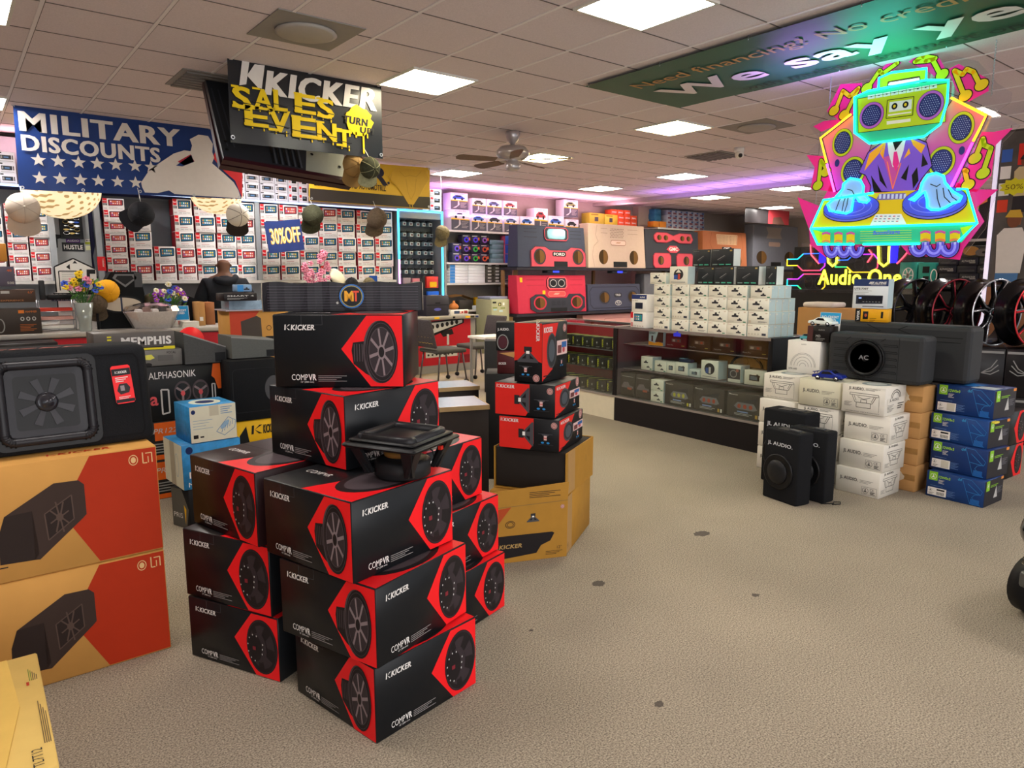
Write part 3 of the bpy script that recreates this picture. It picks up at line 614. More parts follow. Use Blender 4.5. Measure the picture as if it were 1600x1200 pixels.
 # ================================================================ right hand aisle: black boxed subs
def jl_logo(b,fr,x,y,h,m,w,l=2):b.text(fr,'JL',x,y,h,m,w=w*.16,bold=.03,l=l);b.text(fr,'AUDIO.',x+w*.22,y,h,m,w=w*.78,bold=.03,l=l)
def jl_mark(b,fr,x,y,r,m,bg,l=2):
 b.ring(fr,x,y,r,r,r*.12,m,l,20);b.poly(fr,[(x-r*.15,y+r*.6),(x+r*.15,y+r*.6),(x+r*.15,y),(x+r*.6,y-r*.45),(x-r*.6,y-r*.45),(x-r*.15,y)],m,l)
def jl_encl(pose,label,z=0):
 loc,rz,w,d,h=pose
 t=thing('slim_subwoofer_enclosure',label,'speaker',loc,rz,'black carpeted slim subwoofer enclosures on the carpet')
 b=MB();b.bevbox((0,0,0),(w,d,h),.012,CARPETB,3);b.build('carpeted_box',t)
 fr=Fr((0,0,0),(1,0,0),(0,0,1),.001);cx,cy,r=w*.46,h*.42,w*.42
 M=Matrix.Translation((cx,0,cy))@Matrix.Rotation(PI/2,4,'X')
 b=MB();b.lathe([(r,-.004),(r,.01),(r*.92,.016),(r*.88,.012),(r*.74,.02),(r*.68,.012)],mat('#161618',.35),36,M);b.build('surround_ring',t)
 b=MB();b.lathe([(r*.70,.010),(r*.66,.022),(r*.3,.03),(0,.031)],mat('#1f2023',.4),32,M);b.build('cone',t)
 b=MB();jl_logo(b,fr,w*.1,h*.78,w*.085,mat('#cfd2d8',.4),w*.72);b.build('brand_lettering',t)
 b=MB();b.box((w*.25,d*.25,h),(w*.9,d*.75,h+.002),mat('#101012',.3));b.box((w*.55,d*.35,h+.002),(w*.8,d*.65,h+.008),mat('#44464a',.3));b.build('terminal_plate',t)
 return t
jl_encl(corner_pose(4.01,2.239,-.19,.272,.127,.458,0),'front slim black enclosure of the three on the carpet')
jl_encl(corner_pose(4.197,2.16,-.046,.272,.117,.458,0),'slim black enclosure half hidden behind the front one, next to the white cartons')
jl_encl(corner_pose(4.363,2.401,-.065,.326,.168,.515,0),'tallest slim black enclosure, standing against the glass showcase')
t=thing('speaker_cable','thin black cable loop lying on the carpet by the white cartons','cable',at(1300,789,Z=0))
b=MB();b.tube([(0,0,.004),(.05,-.03,.004),(.09,-.01,.004),(.06,.02,.004),(.02,.0,.006),(-.05,.05,.006)],.003,BLK,6);b.build('wire',t)
# white cartons
JW=mat('#ddd8cd',.6,noise=.05,scale=6);JW2=mat('#d5d0b8',.6,noise=.05,scale=6);JK=mat('#54524f',.6)
def jl_driver_art(b,fr,x,y,s,l=2):
 b.line(fr,[(x-s,y+s*.45),(x+s,y+s*.45),(x+s,y+s*.3),(x-s,y+s*.3)],s*.03,JK,l,True)
 b.line(fr,[(x-s*.85,y+s*.3),(x-s*.6,y-s*.2),(x+s*.6,y-s*.2),(x+s*.85,y+s*.3)],s*.035,JK,l)
 b.line(fr,[(x-s*.45,y+s*.2),(x,y+s*.05),(x+s*.45,y+s*.2)],s*.03,JK,l);b.line(fr,[(x-s*.2,y+.02*s),(x+s*.2,y+.02*s),(x+s*.2,y-s*.2),(x-s*.2,y-s*.2)],s*.03,JK,l,True)
 b.line(fr,[(x-s*.5,y-s*.2),(x+s*.5,y-s*.2),(x+s*.5,y-s*.55),(x-s*.5,y-s*.55)],s*.03,JK,l,True)
 for q in(-.7,.7):b.line(fr,[(x+q*s,y+.28*s),(x+q*s*.75,y-.1*s)],s*.03,JK,l)
def white_carton(pose,label,style=0,m=None):
 loc,rz,w,d,h=pose;m=m or JW
 t=thing('white_driver_carton',label,'box',loc,rz,'white subwoofer driver cartons by the wheels')
 b=MB();b.bevbox((0,0,0),(w,d,h),.004,m,1);b.build('carton',t);F=faces(w,d,h);fr=F['front'];fs=F['right']
 b=MB();q=MB()
 if style==0:
  jl_logo(q,fr,w*.1,h*.52,h*.13,JK,w*.42);small_print(q,fr,w*.56,h*.6,w*.3,3,JK,2,h*.05,h*.012)
  b.line(fr,[(w*.62,h*.08),(w*.95,h*.08),(w*.95,h*.38),(w*.62,h*.38)],.0015,JK,2,True);jl_mark(b,fr,w*.7,h*.23,h*.12,JK,m);q.text(fr,'CE',w*.8,h*.25,h*.1,JK,w=w*.09);small_print(q,fr,w*.81,h*.2,w*.11,4,JK,2,h*.03,h*.018)
  jl_driver_art(b,fs,d*.5,h*.5,d*.34);q.text(fs,'JL AUDIO.',d*.2,h*.88,h*.08,JK,w=d*.45,bold=.02);small_print(q,fs,d*.08,h*.3,d*.2,4,JK,2,h*.04,h*.01)
 else:
  jl_logo(q,fr,w*.16,h*.84,h*.1,JK,w*.36);small_print(q,fr,w*.55,h*.92,w*.33,3,JK,2,h*.035,h*.01);jl_driver_art(b,fr,w*.52,h*.5,w*.33);q.text(fr,'PATENTED TECHNOLOGY',w*.12,h*.05,h*.035,JK,w=w*.78);small_print(q,fr,w*.07,h*.38,w*.18,5,JK,2,h*.035,h*.01)
  b.line(fr,[(w*.87,h*.7),(w*.87,h*.1)],.0015,JK,2)
  b.ring(fs,d*.5,h*.6,d*.24,h*.3,d*.02,JK,2);b.ring(fs,d*.5,h*.6,d*.18,h*.22,d*.02,JK,2);b.rect(fs,d*.1,h*.3,d*.8,h*.3,m,3);q.text(fs,'JL AUDIO.',d*.2,h*.5,h*.09,JK,w=d*.45,bold=.02,l=4)
  small_print(q,fs,d*.12,h*.36,d*.3,6,JK,4,h*.045,h*.012);small_print(q,fs,d*.6,h*.36,d*.3,3,JK,4,h*.08,h*.04)
  fr=Fr((0,0,h),(1,0,0),(0,1,0),.0002);b.disc(fr,w*.55,d*.5,w*.32,d*.3,mat('#8c979b',.5),1);b.disc(fr,w*.55,d*.5,w*.22,d*.2,mat('#c7cbc8',.5),2)
 b.build('printed_art',t);q.build('brand_lettering',t)
 return t
k=.002
za=.168*SC+k;zb=za+.18*SC+k;zc_=zb+.177*SC+k
W_=dict(a='white driver carton on the carpet beside the slim black enclosures',b='white driver carton second from the floor, next to the brown cartons',c='white driver carton third from the floor, next to the brown cartons',d='white driver carton with a driver drawing on its face, below the wide black speaker')
white_carton(corner_pose(4.57,1.993,-.018,.29,.277,.168,0),W_['a']);white_carton(corner_pose(4.588,1.99,-.05,.296,.273,.18,za),W_['b'])
white_carton(corner_pose(4.624,1.978,.01,.296,.283,.177,zb),W_['c']);white_carton(corner_pose(4.608,2.016,-.002,.28,.29,.184,zc_),W_['d'],1)
ztop=zc_+.184*SC+k
for i,z in enumerate((0,za)):white_carton(corner_pose(4.66,2.33,.0,.30,.28,(.166,.178)[i],z),['white driver carton on the carpet mostly hidden by the slim black enclosures','white driver carton above the hidden floor one, behind the slim enclosures'][i])
white_carton(corner_pose(4.64,2.325,.0,.296,.29,.175,zb),'white carton with a round speaker outline behind the tallest slim enclosure',1)
white_carton(corner_pose(4.631,2.318,.005,.296,.297,.183,zc_),'yellowed white carton carrying the blue toy car',0,JW2)
for i,z in enumerate((0,za,zb)):white_carton(corner_pose(4.66,2.655,.0,.28,.28,(.166,.178,.175)[i],z),['white carton against the showcase end, on the carpet','white carton against the showcase end, second from the floor','white carton against the showcase end, third from the floor'][i])
white_carton(corner_pose(4.70,2.655,.0,.28,.28,.18,zc_),'white carton against the showcase end, under the arc printed carton',1)
# arc printed square carton
p=at(1291,574,X=4.76*SC);z8=zc_+.18*SC+.003
t=thing('arc_printed_carton','white square carton printed with concentric arcs, beside the showcase end','box',(4.86*SC,2.62*SC+.24,z8),-PI/2);w,d,h=.26,.2,.245
b=MB();b.bevbox((0,0,0),(w,d,h),.003,mat('#e3dfd8',.5),1);b.build('carton',t);fr=faces(w,d,h)['front']
b=MB()
for r in(.1,.092,.07,.045,.025):
 b.line(fr,[(w*.5+r*math.cos(PI*i/16),h*.22+r*math.sin(PI*i/16))for i in range(17)],.0022,mat('#6b6a68',.5),1)
b.text(fr,'XPR-600',w*.06,h*.1,.014,INK,w=.07);b.text(fr,'AUDIO',w*.42,h*.88,.008,INK,w=.04);b.build('printed_art',t)
# brown cartons
tz=0
for i in range(4):
 h=(.178,.176,.172,.172)[i]
 loc,rz,w,d,h=corner_pose(4.906+(.0,.006,.008,.01)[i],1.915,(-.02,.02,-.02,.0)[i],.24,.19,h,tz);tz+=h+k
 t=thing('brown_carton',['plain brown carton on the carpet between the white and blue cartons','plain brown carton second from the floor beside the blue cartons','plain brown carton third from the floor beside the blue cartons','plain brown carton under the corner of the wide black speaker'][i],'box',loc,rz,'plain brown cartons between the white and blue cartons')
 b=MB();b.bevbox((0,0,0),(w,d,h),.005,CARTON,1);b.build('carton',t)
 fr=faces(w,d,h)['front'];b=MB();b.rect(fr,.003,h*.42,w-.006,h*.22,mat('#a57a44',.35,noise=.15,scale=40),1);b.build('packing_tape',t)
 if i in(0,3):
  b=MB();blob(b,fr,w*.55,h*.55,.03,.035,mat('#d8c9b0',.5),2,12,.5,random.Random(i));b.build('torn_label',t)
  # blue cartons
BX=[mat('#1d3c74',.35),mat('#1b3468',.35),mat('#1f417c',.35),mat('#1c376c',.35)];GRN=mat('#86c12c',.5);LBL=mat('#2f78b8',.45)
bz=0
for i,(nx,ny,yaw,w,d,h)in enumerate(((4.898,1.511,-.043,.34,.278,.168),(4.943,1.525,-.119,.345,.264,.183),(4.973,1.546,-.145,.357,.249,.176),(5.036,1.551,-.099,.347,.289,.182))):
 loc,rz,w,d,h=corner_pose(nx,ny,yaw,w,d,h,bz);bz+=h+k
 t=thing('blue_driver_carton',['dark blue driver carton on the carpet, lowest of the blue stack','dark blue driver carton second from the floor in the blue stack','dark blue driver carton third from the floor, yellow tag on its corner','dark blue driver carton topmost of the blue stack'][i],'box',loc,rz,'dark blue driver cartons stacked at the wheel display')
 b=MB();b.bevbox((0,0,0),(w,d,h),.004,BX[i],1);b.build('carton',t);F=faces(w,d,h);fr=F['front'];fs=F['right']
 b=MB();b.rect(fs,.003,.003,d-.006,h-.006,mat('#23232b',.4),1)
 b.rect(fr,w*.05,h*.66,w*.15,h*.34,GRN,1);jl_mark(b,fr,w*.125,h*.82,h*.11,WHT,GRN,2);b.rect(fs,d*.08,h*.6,d*.17,h*.38,GRN,2);jl_mark(b,fs,d*.165,h*.8,h*.08,WHT,GRN,3)
 b.rect(fr,w*.04,h*.08,w*.33,h*.3,WHT,1);jl_mark(b,fr,w*.09,h*.28,h*.06,INK,WHT,2);small_print(b,fr,w*.06,h*.17,w*.1,3,INK,2,h*.03,h*.01)
 if i in(0,2):b.rect(fr,w*.2,h*.28,w*.14,h*.06,INK,2);[b.rect(fr,w*(.2+.014*q),h*.11,w*.007,h*.12,INK,2)for q in range(10)]
 else:b.rect(fr,w*.21,h*.1,w*.14,h*.26,mat('#cfc9b8',.5),2)
 small_print(b,fr,w*.38,h*.34,w*.14,7,mat('#5f7fb5',.5),1,h*.035,h*.012)
 P=[(.62,.97),(.78,.95),(.97,.6),(.95,.48),(.84,.42),(.8,.3),(.95,.05),(.78,.05),(.7,.5)]
 b.line(fr,[(w*x,h*y)for x,y in P],h*.014,LBL,1,True);b.line(fr,[(w*.72,h*.8),(w*.94,h*.45)],h*.02,LBL,1);b.rect(fr,w*.78,h*.05,w*.15,h*.2,mat('#2560a8',.45),1);b.line(fr,[(w*.7,h*.5),(w*.92,h*.46)],h*.02,LBL,1);b.text(fr,'dd',w*.55,h*.85,h*.1,mat('#3aa5dd',.4),l=2)
 b.poly(fs,[(d*.5,h*.25),(d*.62,h*.7),(d*.7,h*.25)],LGREY,2);small_print(b,fs,d*.68,h*.6,d*.25,5,mat('#8a8a92',.5),2,h*.05,h*.012);b.rect(fs,d*.85,h*.88,d*.13,h*.1,mat('#e08a3c',.5),2);small_print(b,fs,d*.3,h*.75,d*.4,2,GRN,2,h*.05,h*.02)
 b.build('printed_art',t);b=MB();b.text(fr,'12W0v3',w*.22,h*.78,h*.1,mat('#9fd03a',.5),w=w*.2,bold=.03);small_print(b,fr,w*.22,h*.7,w*.1,4,PRNW,2,h*.04,h*.015);small_print(b,fr,w*.08,h*.45,w*.22,1,mat('#6f8fc0',.5),2);b.build('model_lettering',t)
 if i==3:b=MB();fr=Fr((0,0,h),(1,0,0),(0,1,0),.0003);b.rect(fr,w*.2,d*.3,w*.4,d*.5,mat('#2b7fd0',.3),1);b.rect(fr,w*.55,d*.1,w*.4,d*.4,mat('#c9d2d8',.3),1);b.build('printed_lid',t)
 if i==2:b=MB();b.box((w*.98,d*.1,h*.93),(w*1.06,d*.3,h*.99),mat('#e5d04a',.5));b.build('price_tag',t)
 # ================================================================ glass showcases
loc,rz,w,d,h=corner_pose(5.014,3.087,-.043,1.731,.50,.936,0)
CW,CD,CH=w,d,h
CM=Matrix.Translation(loc)@Matrix.Rotation(rz,4,'Z')
def incase(x,y,z):return CM@Vector((x,y,z))
FRM=mat('#a9a5a6',.3,.7);CBLK=mat('#1d1a1c',.5)
def showcase(name_label,x0,x1,base,inner,shelves,endpanel):
 t=thing('glass_showcase',name_label,'display case',incase(x0,0,0),rz,'glass display counters');W=x1-x0;B=.24
 b=MB();b.box((0,.01,0),(W,CD,B),base);b.build('base',t)
 b=MB();b.box((0,0,B),(W,CD,B+.02),FRM);b.build('deck',t)
 b=MB();b.box((0,0,CH-.022),(W,.02,CH),FRM);b.box((0,CD-.02,CH-.022),(W,CD,CH),FRM);b.box((0,.02,CH-.022),(.02,CD-.02,CH),FRM);b.box((W-.02,.02,CH-.022),(W,CD-.02,CH),FRM);b.build('top_frame',t)
 b=MB();b.box((.021,.021,CH-.010),(W-.021,CD-.021,CH-.004),GLASS);b.build('glass_top',t)
 for x in(0,W-.022):b=MB();b.box((x,0,B+.02),(x+.022,.022,CH-.022),CBLK);b.build('corner_post',t)
 b=MB();b.box((.023,.004,B+.021),(W-.023,.009,CH-.023),GLASS);b.build('glass_front',t)
 b=MB();b.box((0,CD-.02,B+.02),(W,CD,CH-.022),inner);b.build('back_panel',t)
 b=MB();b.box((0,.023,B+.02),(.012,CD-.021,CH-.022),inner);b.build('inner_end',t)
 if endpanel:b=MB();b.box((W+.001,-.004,0),(W+.022,CD+.004,CH+.002),mat('#17181b',.35));b.build('end_panel',t)
 for z in shelves:
  b=MB();b.box((.024,.10,z-.01),(W-.024,CD-.021,z),mat('#6d6367',.25));s=b.build('shelf',t)
  b=MB();
  for x in(W*.25,W*.75):b.box((x,CD-.06,z-.06),(x+.02,CD-.021,z-.01),CBLK)
  b.build('bracket',s)
 return t
showcase('black based glass showcase under the wall of white camera boxes',0,CW,CBLK,mat('#5d5257',.5),(.54,.79),True)
showcase('cream based glass showcase with red interior behind the aisle stack',-1.30,-.006,mat('#d9d0b8',.5),mat('#b5343c',.5),(.50,.70),False)
def on(mb_or_none,name,label,cat,x,y,z,group=None,turn=0):
 return thing(name,label,cat,incase(x,y,z),rz+turn,group)
DIGIT=['first','second','third','fourth','fifth','sixth','seventh','eighth']
OFFW=mat('#e6e2d4',.5,noise=.03);LBLU=mat('#c4d3d3',.5);CAMB=mat('#2c2b2f',.5);TEALB=mat('#2f7a5c',.5)
def cam_blob(b,fr,x,y,s,l=2):
 b.poly(fr,[(x-s,y-.35*s),(x+s*.8,y-.35*s),(x+s,y),(x+s*.3,y+.15*s),(x+s*.25,y+.5*s),(x-s*.3,y+.5*s),(x-s*.4,y+.1*s),(x-s,y+.05*s)],CAMB,l)
 b.disc(fr,x-s*.05,y-.02*s,s*.3,s*.3,mat('#4a4a52',.4),l+1,10);b.disc(fr,x-s*.05,y-.02*s,s*.14,s*.14,BLKG,l+2,8)
def cam_mesh(style,w,d,h):
 b=MB();b.bevbox((0,0,0),(w,d,h),.002,OFFW,1);F=faces(w,d,h);fr=F['front']
 b.text(fr,'ROADVIEW',w*.05,h*.86,h*.06,mat('#9a4038',.5),w=w*.22);small_print(b,fr,w*.82,h*.9,w*.12,2,mat('#b08a5a',.5),2,h*.05,h*.02)
 if style==0:
  cam_blob(b,fr,w*.4,h*.6,w*.18);cam_blob(b,fr,w*.63,h*.28,w*.13);b.line(fr,[(w*.55,h*.72),(w*.6,h*.85)],h*.06,CAMB,2)
  b.rect(fr,w*.8,h*.07,w*.14,h*.08,TEALB,2);small_print(b,fr,w*.08,h*.12,w*.25,1,GREY,2,h*.03,h*.015)
 elif style==1:
  cam_blob(b,fr,w*.33,h*.75,w*.15);cam_blob(b,fr,w*.62,h*.5,w*.17);b.rect(fr,w*.05,h*.08,w*.1,h*.2,mat('#c9b9a4',.5),2);small_print(b,fr,w*.5,h*.2,w*.42,2,CAMB,2,h*.06,h*.025)
 elif style==2:
  cam_blob(b,fr,w*.5,h*.62,w*.14);b.line(fr,[(w*.6,h*.7),(w*.65,h*.83)],h*.05,CAMB,2)
  for k in range(4):b.rect(fr,w*(.07+.15*k),h*.17,w*.06,h*.12,mat('#c8c2b4',.5),2)
  b.rect(fr,w*.72,h*.14,w*.2,h*.18,mat('#3a3f4c',.5),2)
 b.rect(F['right'],d*.04,h*.03,d*.92,h*.94,LBLU,1);b.rect(F['right'],d*.06,h*.75,d*.2,h*.1,OFFW,2)
 return b.mesh('camera_box')
CBW,CBD,CBH=.196,.088,.104
CMESH=[cam_mesh(i,CBW,CBD,CBH)for i in range(3)]
def camera_box(style,x,y,z,label,turn=0):
 o=bpy.data.objects.new('camera_box',CMESH[style]);sc.collection.objects.link(o)
 o.location=incase(x,y,z);o.rotation_euler=(0,0,rz+turn);return tag(o,label,'box','white camera boxes on the showcase')
STY=[[2,0,1,0,0,2],[0,2,0,0,0,1],[0,0,0,0,0,0],[0,0,0,0,0,0]]
X0=[.50,.72,.93,1.135,1.335,1.54]
for r in range(4):
 for c in range(6):
  x=X0[c]+(0 if c==5 else[0,.004,-.006,-.018][r])+random.uniform(-.004,.004)
  if r==3:x+=.012
  for k in range(4 if c==5 else 1):
   if k and r==3 and k>2:continue
   lab='white camera box, %s row from the glass, %s from the case end panel'%(DIGIT[r],DIGIT[5-c])if k==0 else 'white camera box seen edge on, %s row from the glass, %s behind the end column'%(DIGIT[r],DIGIT[k-1])
   camera_box(STY[r][c],x,.012+k*(CBD+.003)+(0 if k==0 else 0),CH+.001+r*(CBH+.001),lab)
for r in range(3):camera_box(0,.36 if r else .345,.03,CH+.001+r*(CBH+.001),'white camera box, %s row from the glass, beside the small screen boxes'%DIGIT[r])if False else None
top4=CH+.002+4*(CBH+.001)
camera_box(0,.44,.012,top4,'white camera box with a car picture, alone at the stack corner over the glass')
t=on(None,'camera_kit_box','square white box with a dark bag picture on top of the camera boxes','box',.68,.012,top4);w,d,h=.21,.1,.16
b=MB();b.bevbox((0,0,0),(w,d,h),.002,OFFW,1);b.build('carton',t);fr=faces(w,d,h)['front'];b=MB()
b.disc(fr,w*.5,h*.55,w*.27,h*.3,CAMB,1,14);b.rect(fr,w*.25,h*.28,w*.2,h*.25,mat('#34539a',.5),2);b.rect(fr,w*.47,h*.28,w*.12,h*.3,mat('#c24a3a',.5),2);b.poly(fr,[(w*.35,h*.65),(w*.5,h*.85),(w*.65,h*.65)],OFFW,2);small_print(b,fr,w*.08,h*.1,w*.8,1,GREY,2,.01,.006)
b.rect(faces(w,d,h)['right'],.004,.004,d-.008,h-.008,LBLU,1);b.build('printed_art',t)
BKB=mat('#2a2c2f',.45);
def black_box(x,y,z,w,h,label,d=.1):
 t=on(None,'accessory_box',label,'box',x,y,z,'black printed boxes on the white camera boxes')
 b=MB();b.bevbox((0,0,0),(w,d,h),.002,BKB,1);b.build('carton',t);fr=faces(w,d,h)['front'];b=MB()
 b.poly(fr,[(w*.25,h*.35),(w*.6,h*.65),(w*.68,h*.58),(w*.4,h*.3)],DGREY,1);b.line(fr,[(w*.3,h*.38),(w*.62,h*.62)],.004,GREY,2)
 for k in range(3):b.rect(fr,w*(.08+.3*k),h*.08,w*.22,h*.06,mat('#4aa88c' if k else '#7d8f8a',.5),1)
 b.rect(fr,w*.84,h*.85,w*.1,h*.08,mat('#a98a4a',.5),1);small_print(b,fr,w*.06,h*.9,w*.3,1,GREY,1)
 b.rect(faces(w,d,h)['right'],.003,.003,d-.006,h-.006,mat('#e9e7e0',.5),1);b.build('printed_art',t)
black_box(.90,.13,top4,.19,.155,'black printed box partly behind the bag picture box')
black_box(1.10,.115,top4,.205,.155,'black printed box in the lower black row, second from the bag picture box')
black_box(1.33,.115,top4,.22,.155,'black printed box in the lower black row with a pale side, third along')
black_box(1.60,.14,top4,.10,.155,'narrow black printed box at the far end of the lower black row')
black_box(.80,.13,top4+.157,.20,.15,'black printed box in the upper black row above the bag picture box')if False else None
black_box(.84,.13,top4+.157,.2,.15,'upper black printed box touching the second upper one')
black_box(1.05,.125,top4+.157,.235,.15,'upper black printed box with a white side, topmost of all')
# screen boxes at the other end
def hu_box(x,y,z,w,h,label,kind):
 t=on(None,'car_stereo_box',label,'box',x,y,z,'car stereo boxes on the showcase');d=.15
 b=MB();b.bevbox((0,0,0),(w,d,h),.002,WHT,1);b.build('carton',t);fr=faces(w,d,h)['front'];b=MB()
 if kind:
  b.rect(fr,0,h*.74,w,h*.26,mat('#27366e',.5),1);b.text(fr,'ALPINE',w*.55,h*.82,h*.08,WHT,w=w*.35,bold=.03,shear=.2);b.rect(fr,w*.25,h*.18,w*.5,h*.36,mat('#23283a',.3),1);b.text(fr,'iLX-W670',w*.06,h*.62,h*.06,INK,w=w*.35)
 else:
  b.rect(fr,0,h*.6,w*.16,h*.38,WRED,1);b.rect(fr,w*.22,h*.4,w*.55,h*.5,BLK,1);b.rect(fr,w*.25,h*.46,w*.49,h*.38,mat('#2a86a8',.3),2)
  for k in range(8):b.rect(fr,w*(.28+.11*(k%4)),h*(.66 if k<4 else .5),w*.06,h*.1,mat(['#d94a3a','#e0b23a','#e8e8e8','#49a84a'][k%4],.4),3)
  for k in range(5):b.rect(fr,w*(.1+.16*k),h*.06,w*.1,h*.08,mat('#c5b7b2',.5),1)
  b.rect(fr,w*.02,h*.05,w*.14,h*.28,mat('#d98a8c',.5),1)
 b.build('printed_art',t)
hu_box(.19,.02,CH+.001,.205,.15,'white car stereo box with a coloured tablet screen, standing on the glass',0)
hu_box(.2,.02,CH+.153,.195,.165,'white car stereo box with a navy top band on the tablet screen box',1)
# inside the showcase
def shelf_box(x,y,z,w,d,h,body,label,art,group='boxes inside the glass showcase'):
 t=on(None,'accessory_box',label,'box',x,y,z,group);b=MB();b.bevbox((0,0,0),(w,d,h),.002,body,1);b.build('carton',t)
 b=MB();art(b,faces(w,d,h)['front'],w,h);b.rect(faces(w,d,h)['right'],.003,.003,d-.006,h-.006,LBLU if body is OFFW else body,1);b.build('printed_art',t)
def art_truck(b,fr,w,h):
 b.poly(fr,[(w*.1,h*.42),(w*.25,h*.6),(w*.55,h*.62),(w*.65,h*.48),(w*.9,h*.45),(w*.9,h*.36),(w*.1,h*.36)],mat('#6b6468',.4),1);b.rect(fr,w*.5,h*.3,w*.3,h*.09,mat('#a4543f',.5),2);b.line(fr,[(w*.1,h*.85),(w*.9,h*.85)],h*.025,GREY,1)
def art_engine(c1,c2):
 def f(b,fr,w,h):
  b.text(fr,'Phoenix',w*.05,h*.88,h*.06,WHT,w=w*.25);b.poly(fr,[(w*.2,h*.45),(w*.3,h*.62),(w*.75,h*.62),(w*.85,h*.4),(w*.75,h*.34),(w*.3,h*.34)],mat('#77757c',.4),1)
  for k in range(3):b.disc(fr,w*(.35+.16*k),h*.47,w*.05,h*.09,mat(c1,.5),2,12)
  b.poly(fr,[(w*.35,h*.64),(w*.85,h*.85),(w*.8,h*.64)],DGREY,1);b.rect(fr,w*.3,h*.22,w*.3,h*.05,mat('#8aa3d8',.5),1);small_print(b,fr,w*.22,h*.16,w*.5,2,LGREY,1,h*.05,h*.02);b.rect(fr,w*.8,h*.06,w*.06,h*.14,mat(c2,.5),1);b.rect(fr,w*.89,h*.06,w*.05,h*.14,WHT,1)
 return f
def art_cam(b,fr,w,h):cam_blob(b,fr,w*.45,h*.6,w*.2);cam_blob(b,fr,w*.65,h*.25,w*.14);b.rect(fr,w*.78,h*.06,w*.16,h*.08,TEALB,1);b.text(fr,'ROADVIEW',w*.05,h*.86,h*.06,GREY,w=w*.25)
def art_scr(b,fr,w,h):b.rect(fr,w*.25,h*.3,w*.5,h*.4,CAMB,1);b.rect(fr,w*.3,h*.36,w*.35,h*.28,mat('#6d7c88',.3),2);cam_blob(b,fr,w*.65,h*.65,w*.14,2)
def art_kit(b,fr,w,h):b.disc(fr,w*.5,h*.55,w*.3,h*.32,CAMB,1,14);b.rect(fr,w*.28,h*.3,w*.15,h*.3,mat('#34539a',.5),2);b.rect(fr,w*.46,h*.3,w*.12,h*.35,mat('#c8c4c0',.5),2);small_print(b,fr,w*.1,h*.1,w*.8,1,GREY,1,.01,.006)
def art_wheel(b,fr,w,h):b.rect(fr,.002,h*.2,w-.004,h*.6,CAMB,1);b.ring(fr,w*.45,h*.5,w*.28,h*.22,w*.06,GREY,2);b.disc(fr,w*.75,h*.7,w*.12,h*.09,mat('#9c5b4a',.5),3,12)
def art_dark(b,fr,w,h):b.rect(fr,w*.3,h*.4,w*.45,h*.25,mat('#6e5a58',.4),1);b.rect(fr,w*.35,h*.44,w*.12,h*.15,mat('#b9a9a0',.5),2);b.rect(fr,w*.58,h*.44,w*.1,h*.15,mat('#b04a3c',.5),2);b.text(fr,'Nova Pro',w*.08,h*.14,h*.09,LGREY,w=w*.3);b.rect(fr,w*.78,h*.14,w*.14,h*.05,mat('#b3a04f',.5),1)
def art_light(b,fr,w,h):b.poly(fr,[(.002,.002),(w-.002,.002),(w-.002,h*.22),(w*.7,h*.28),(w*.4,h*.2),(.002,h*.3)],mat('#e39a2e',.5),1);b.poly(fr,[(w*.45,h*.25),(w*.998,h*.25),(w*.998,h*.98),(w*.65,h*.98)],mat('#3d332e',.5),1);b.rect(fr,w*.2,h*.3,w*.12,h*.4,CAMB,2);b.text(fr,'LIGHT',w*.08,h*.82,h*.12,INK,w=w*.4,bold=.03)
D0=.262;DK=mat('#38332f',.5)
for i,x in enumerate((.03,.24)):shelf_box(x,.06,D0,.2,.2,.235,DK,['dark box with a truck picture in the showcase corner by the cream case','dark box with a truck picture next to the two small white boxes in the showcase'][i],art_truck)
for i in range(2):shelf_box(.455,.05,D0+i*.107,.16,.16,.105,OFFW,['small white camera box standing on the showcase deck','small white camera box stacked on another on the showcase deck'][i],art_cam)
for i,x in enumerate((.635,.98,1.345)):shelf_box(x,.05,D0,.335 if i<2 else .36,.2,.215,DK,['dark box with yellow engine picture on the showcase deck','dark box with red engine picture in the middle of the showcase deck','dark box with red engine picture by the showcase end panel'][i],art_engine(['#b9b13c','#a8452e','#a8452e'][i],['#cfc23c','#c9a23a','#c9a23a'][i]))
S1=.543
for x,w,h,bd,ar,lb in((.24,.15,.13,OFFW,art_cam,'pale blue square box first on the middle showcase shelf'),(.42,.15,.105,OFFW,art_cam,'white camera box second on the middle showcase shelf'),(.575,.1,.105,OFFW,art_scr,'narrow screen camera box on the middle showcase shelf'),(.68,.15,.115,OFFW,art_scr,'wider screen camera box on the middle showcase shelf'),(.85,.12,.065,mat('#cfd6d2',.5),art_scr,'low pale box in front of the bag picture kit'),(.985,.19,.165,OFFW,art_kit,'white kit box with bag picture on the middle showcase shelf'),(1.28,.13,.15,OFFW,art_wheel,'white and black box with steering wheel picture in the showcase'),(1.45,.2,.125,OFFW,art_scr,'white screen camera box at the end of the middle showcase shelf')):
 shelf_box(x,.13,S1,w,.13,h,bd,lb,ar)
t=on(None,'gadget','small dark blue gadget lying on a pale box in the showcase','gadget',.70,.16,S1+.117);b=MB();b.bevbox((0,0,0),(.14,.05,.03),.004,mat('#2c3550',.4));b.build('body',t);b=MB();b.box((0,.0,.031),(.07,.05,.034),mat('#8db4c8',.3));b.build('lid',t)
S2=.793
shelf_box(.34,.12,S2,.19,.1,.135,mat('#b9d3e0',.5),'light blue and orange flashlight box on the upper showcase shelf',art_light)
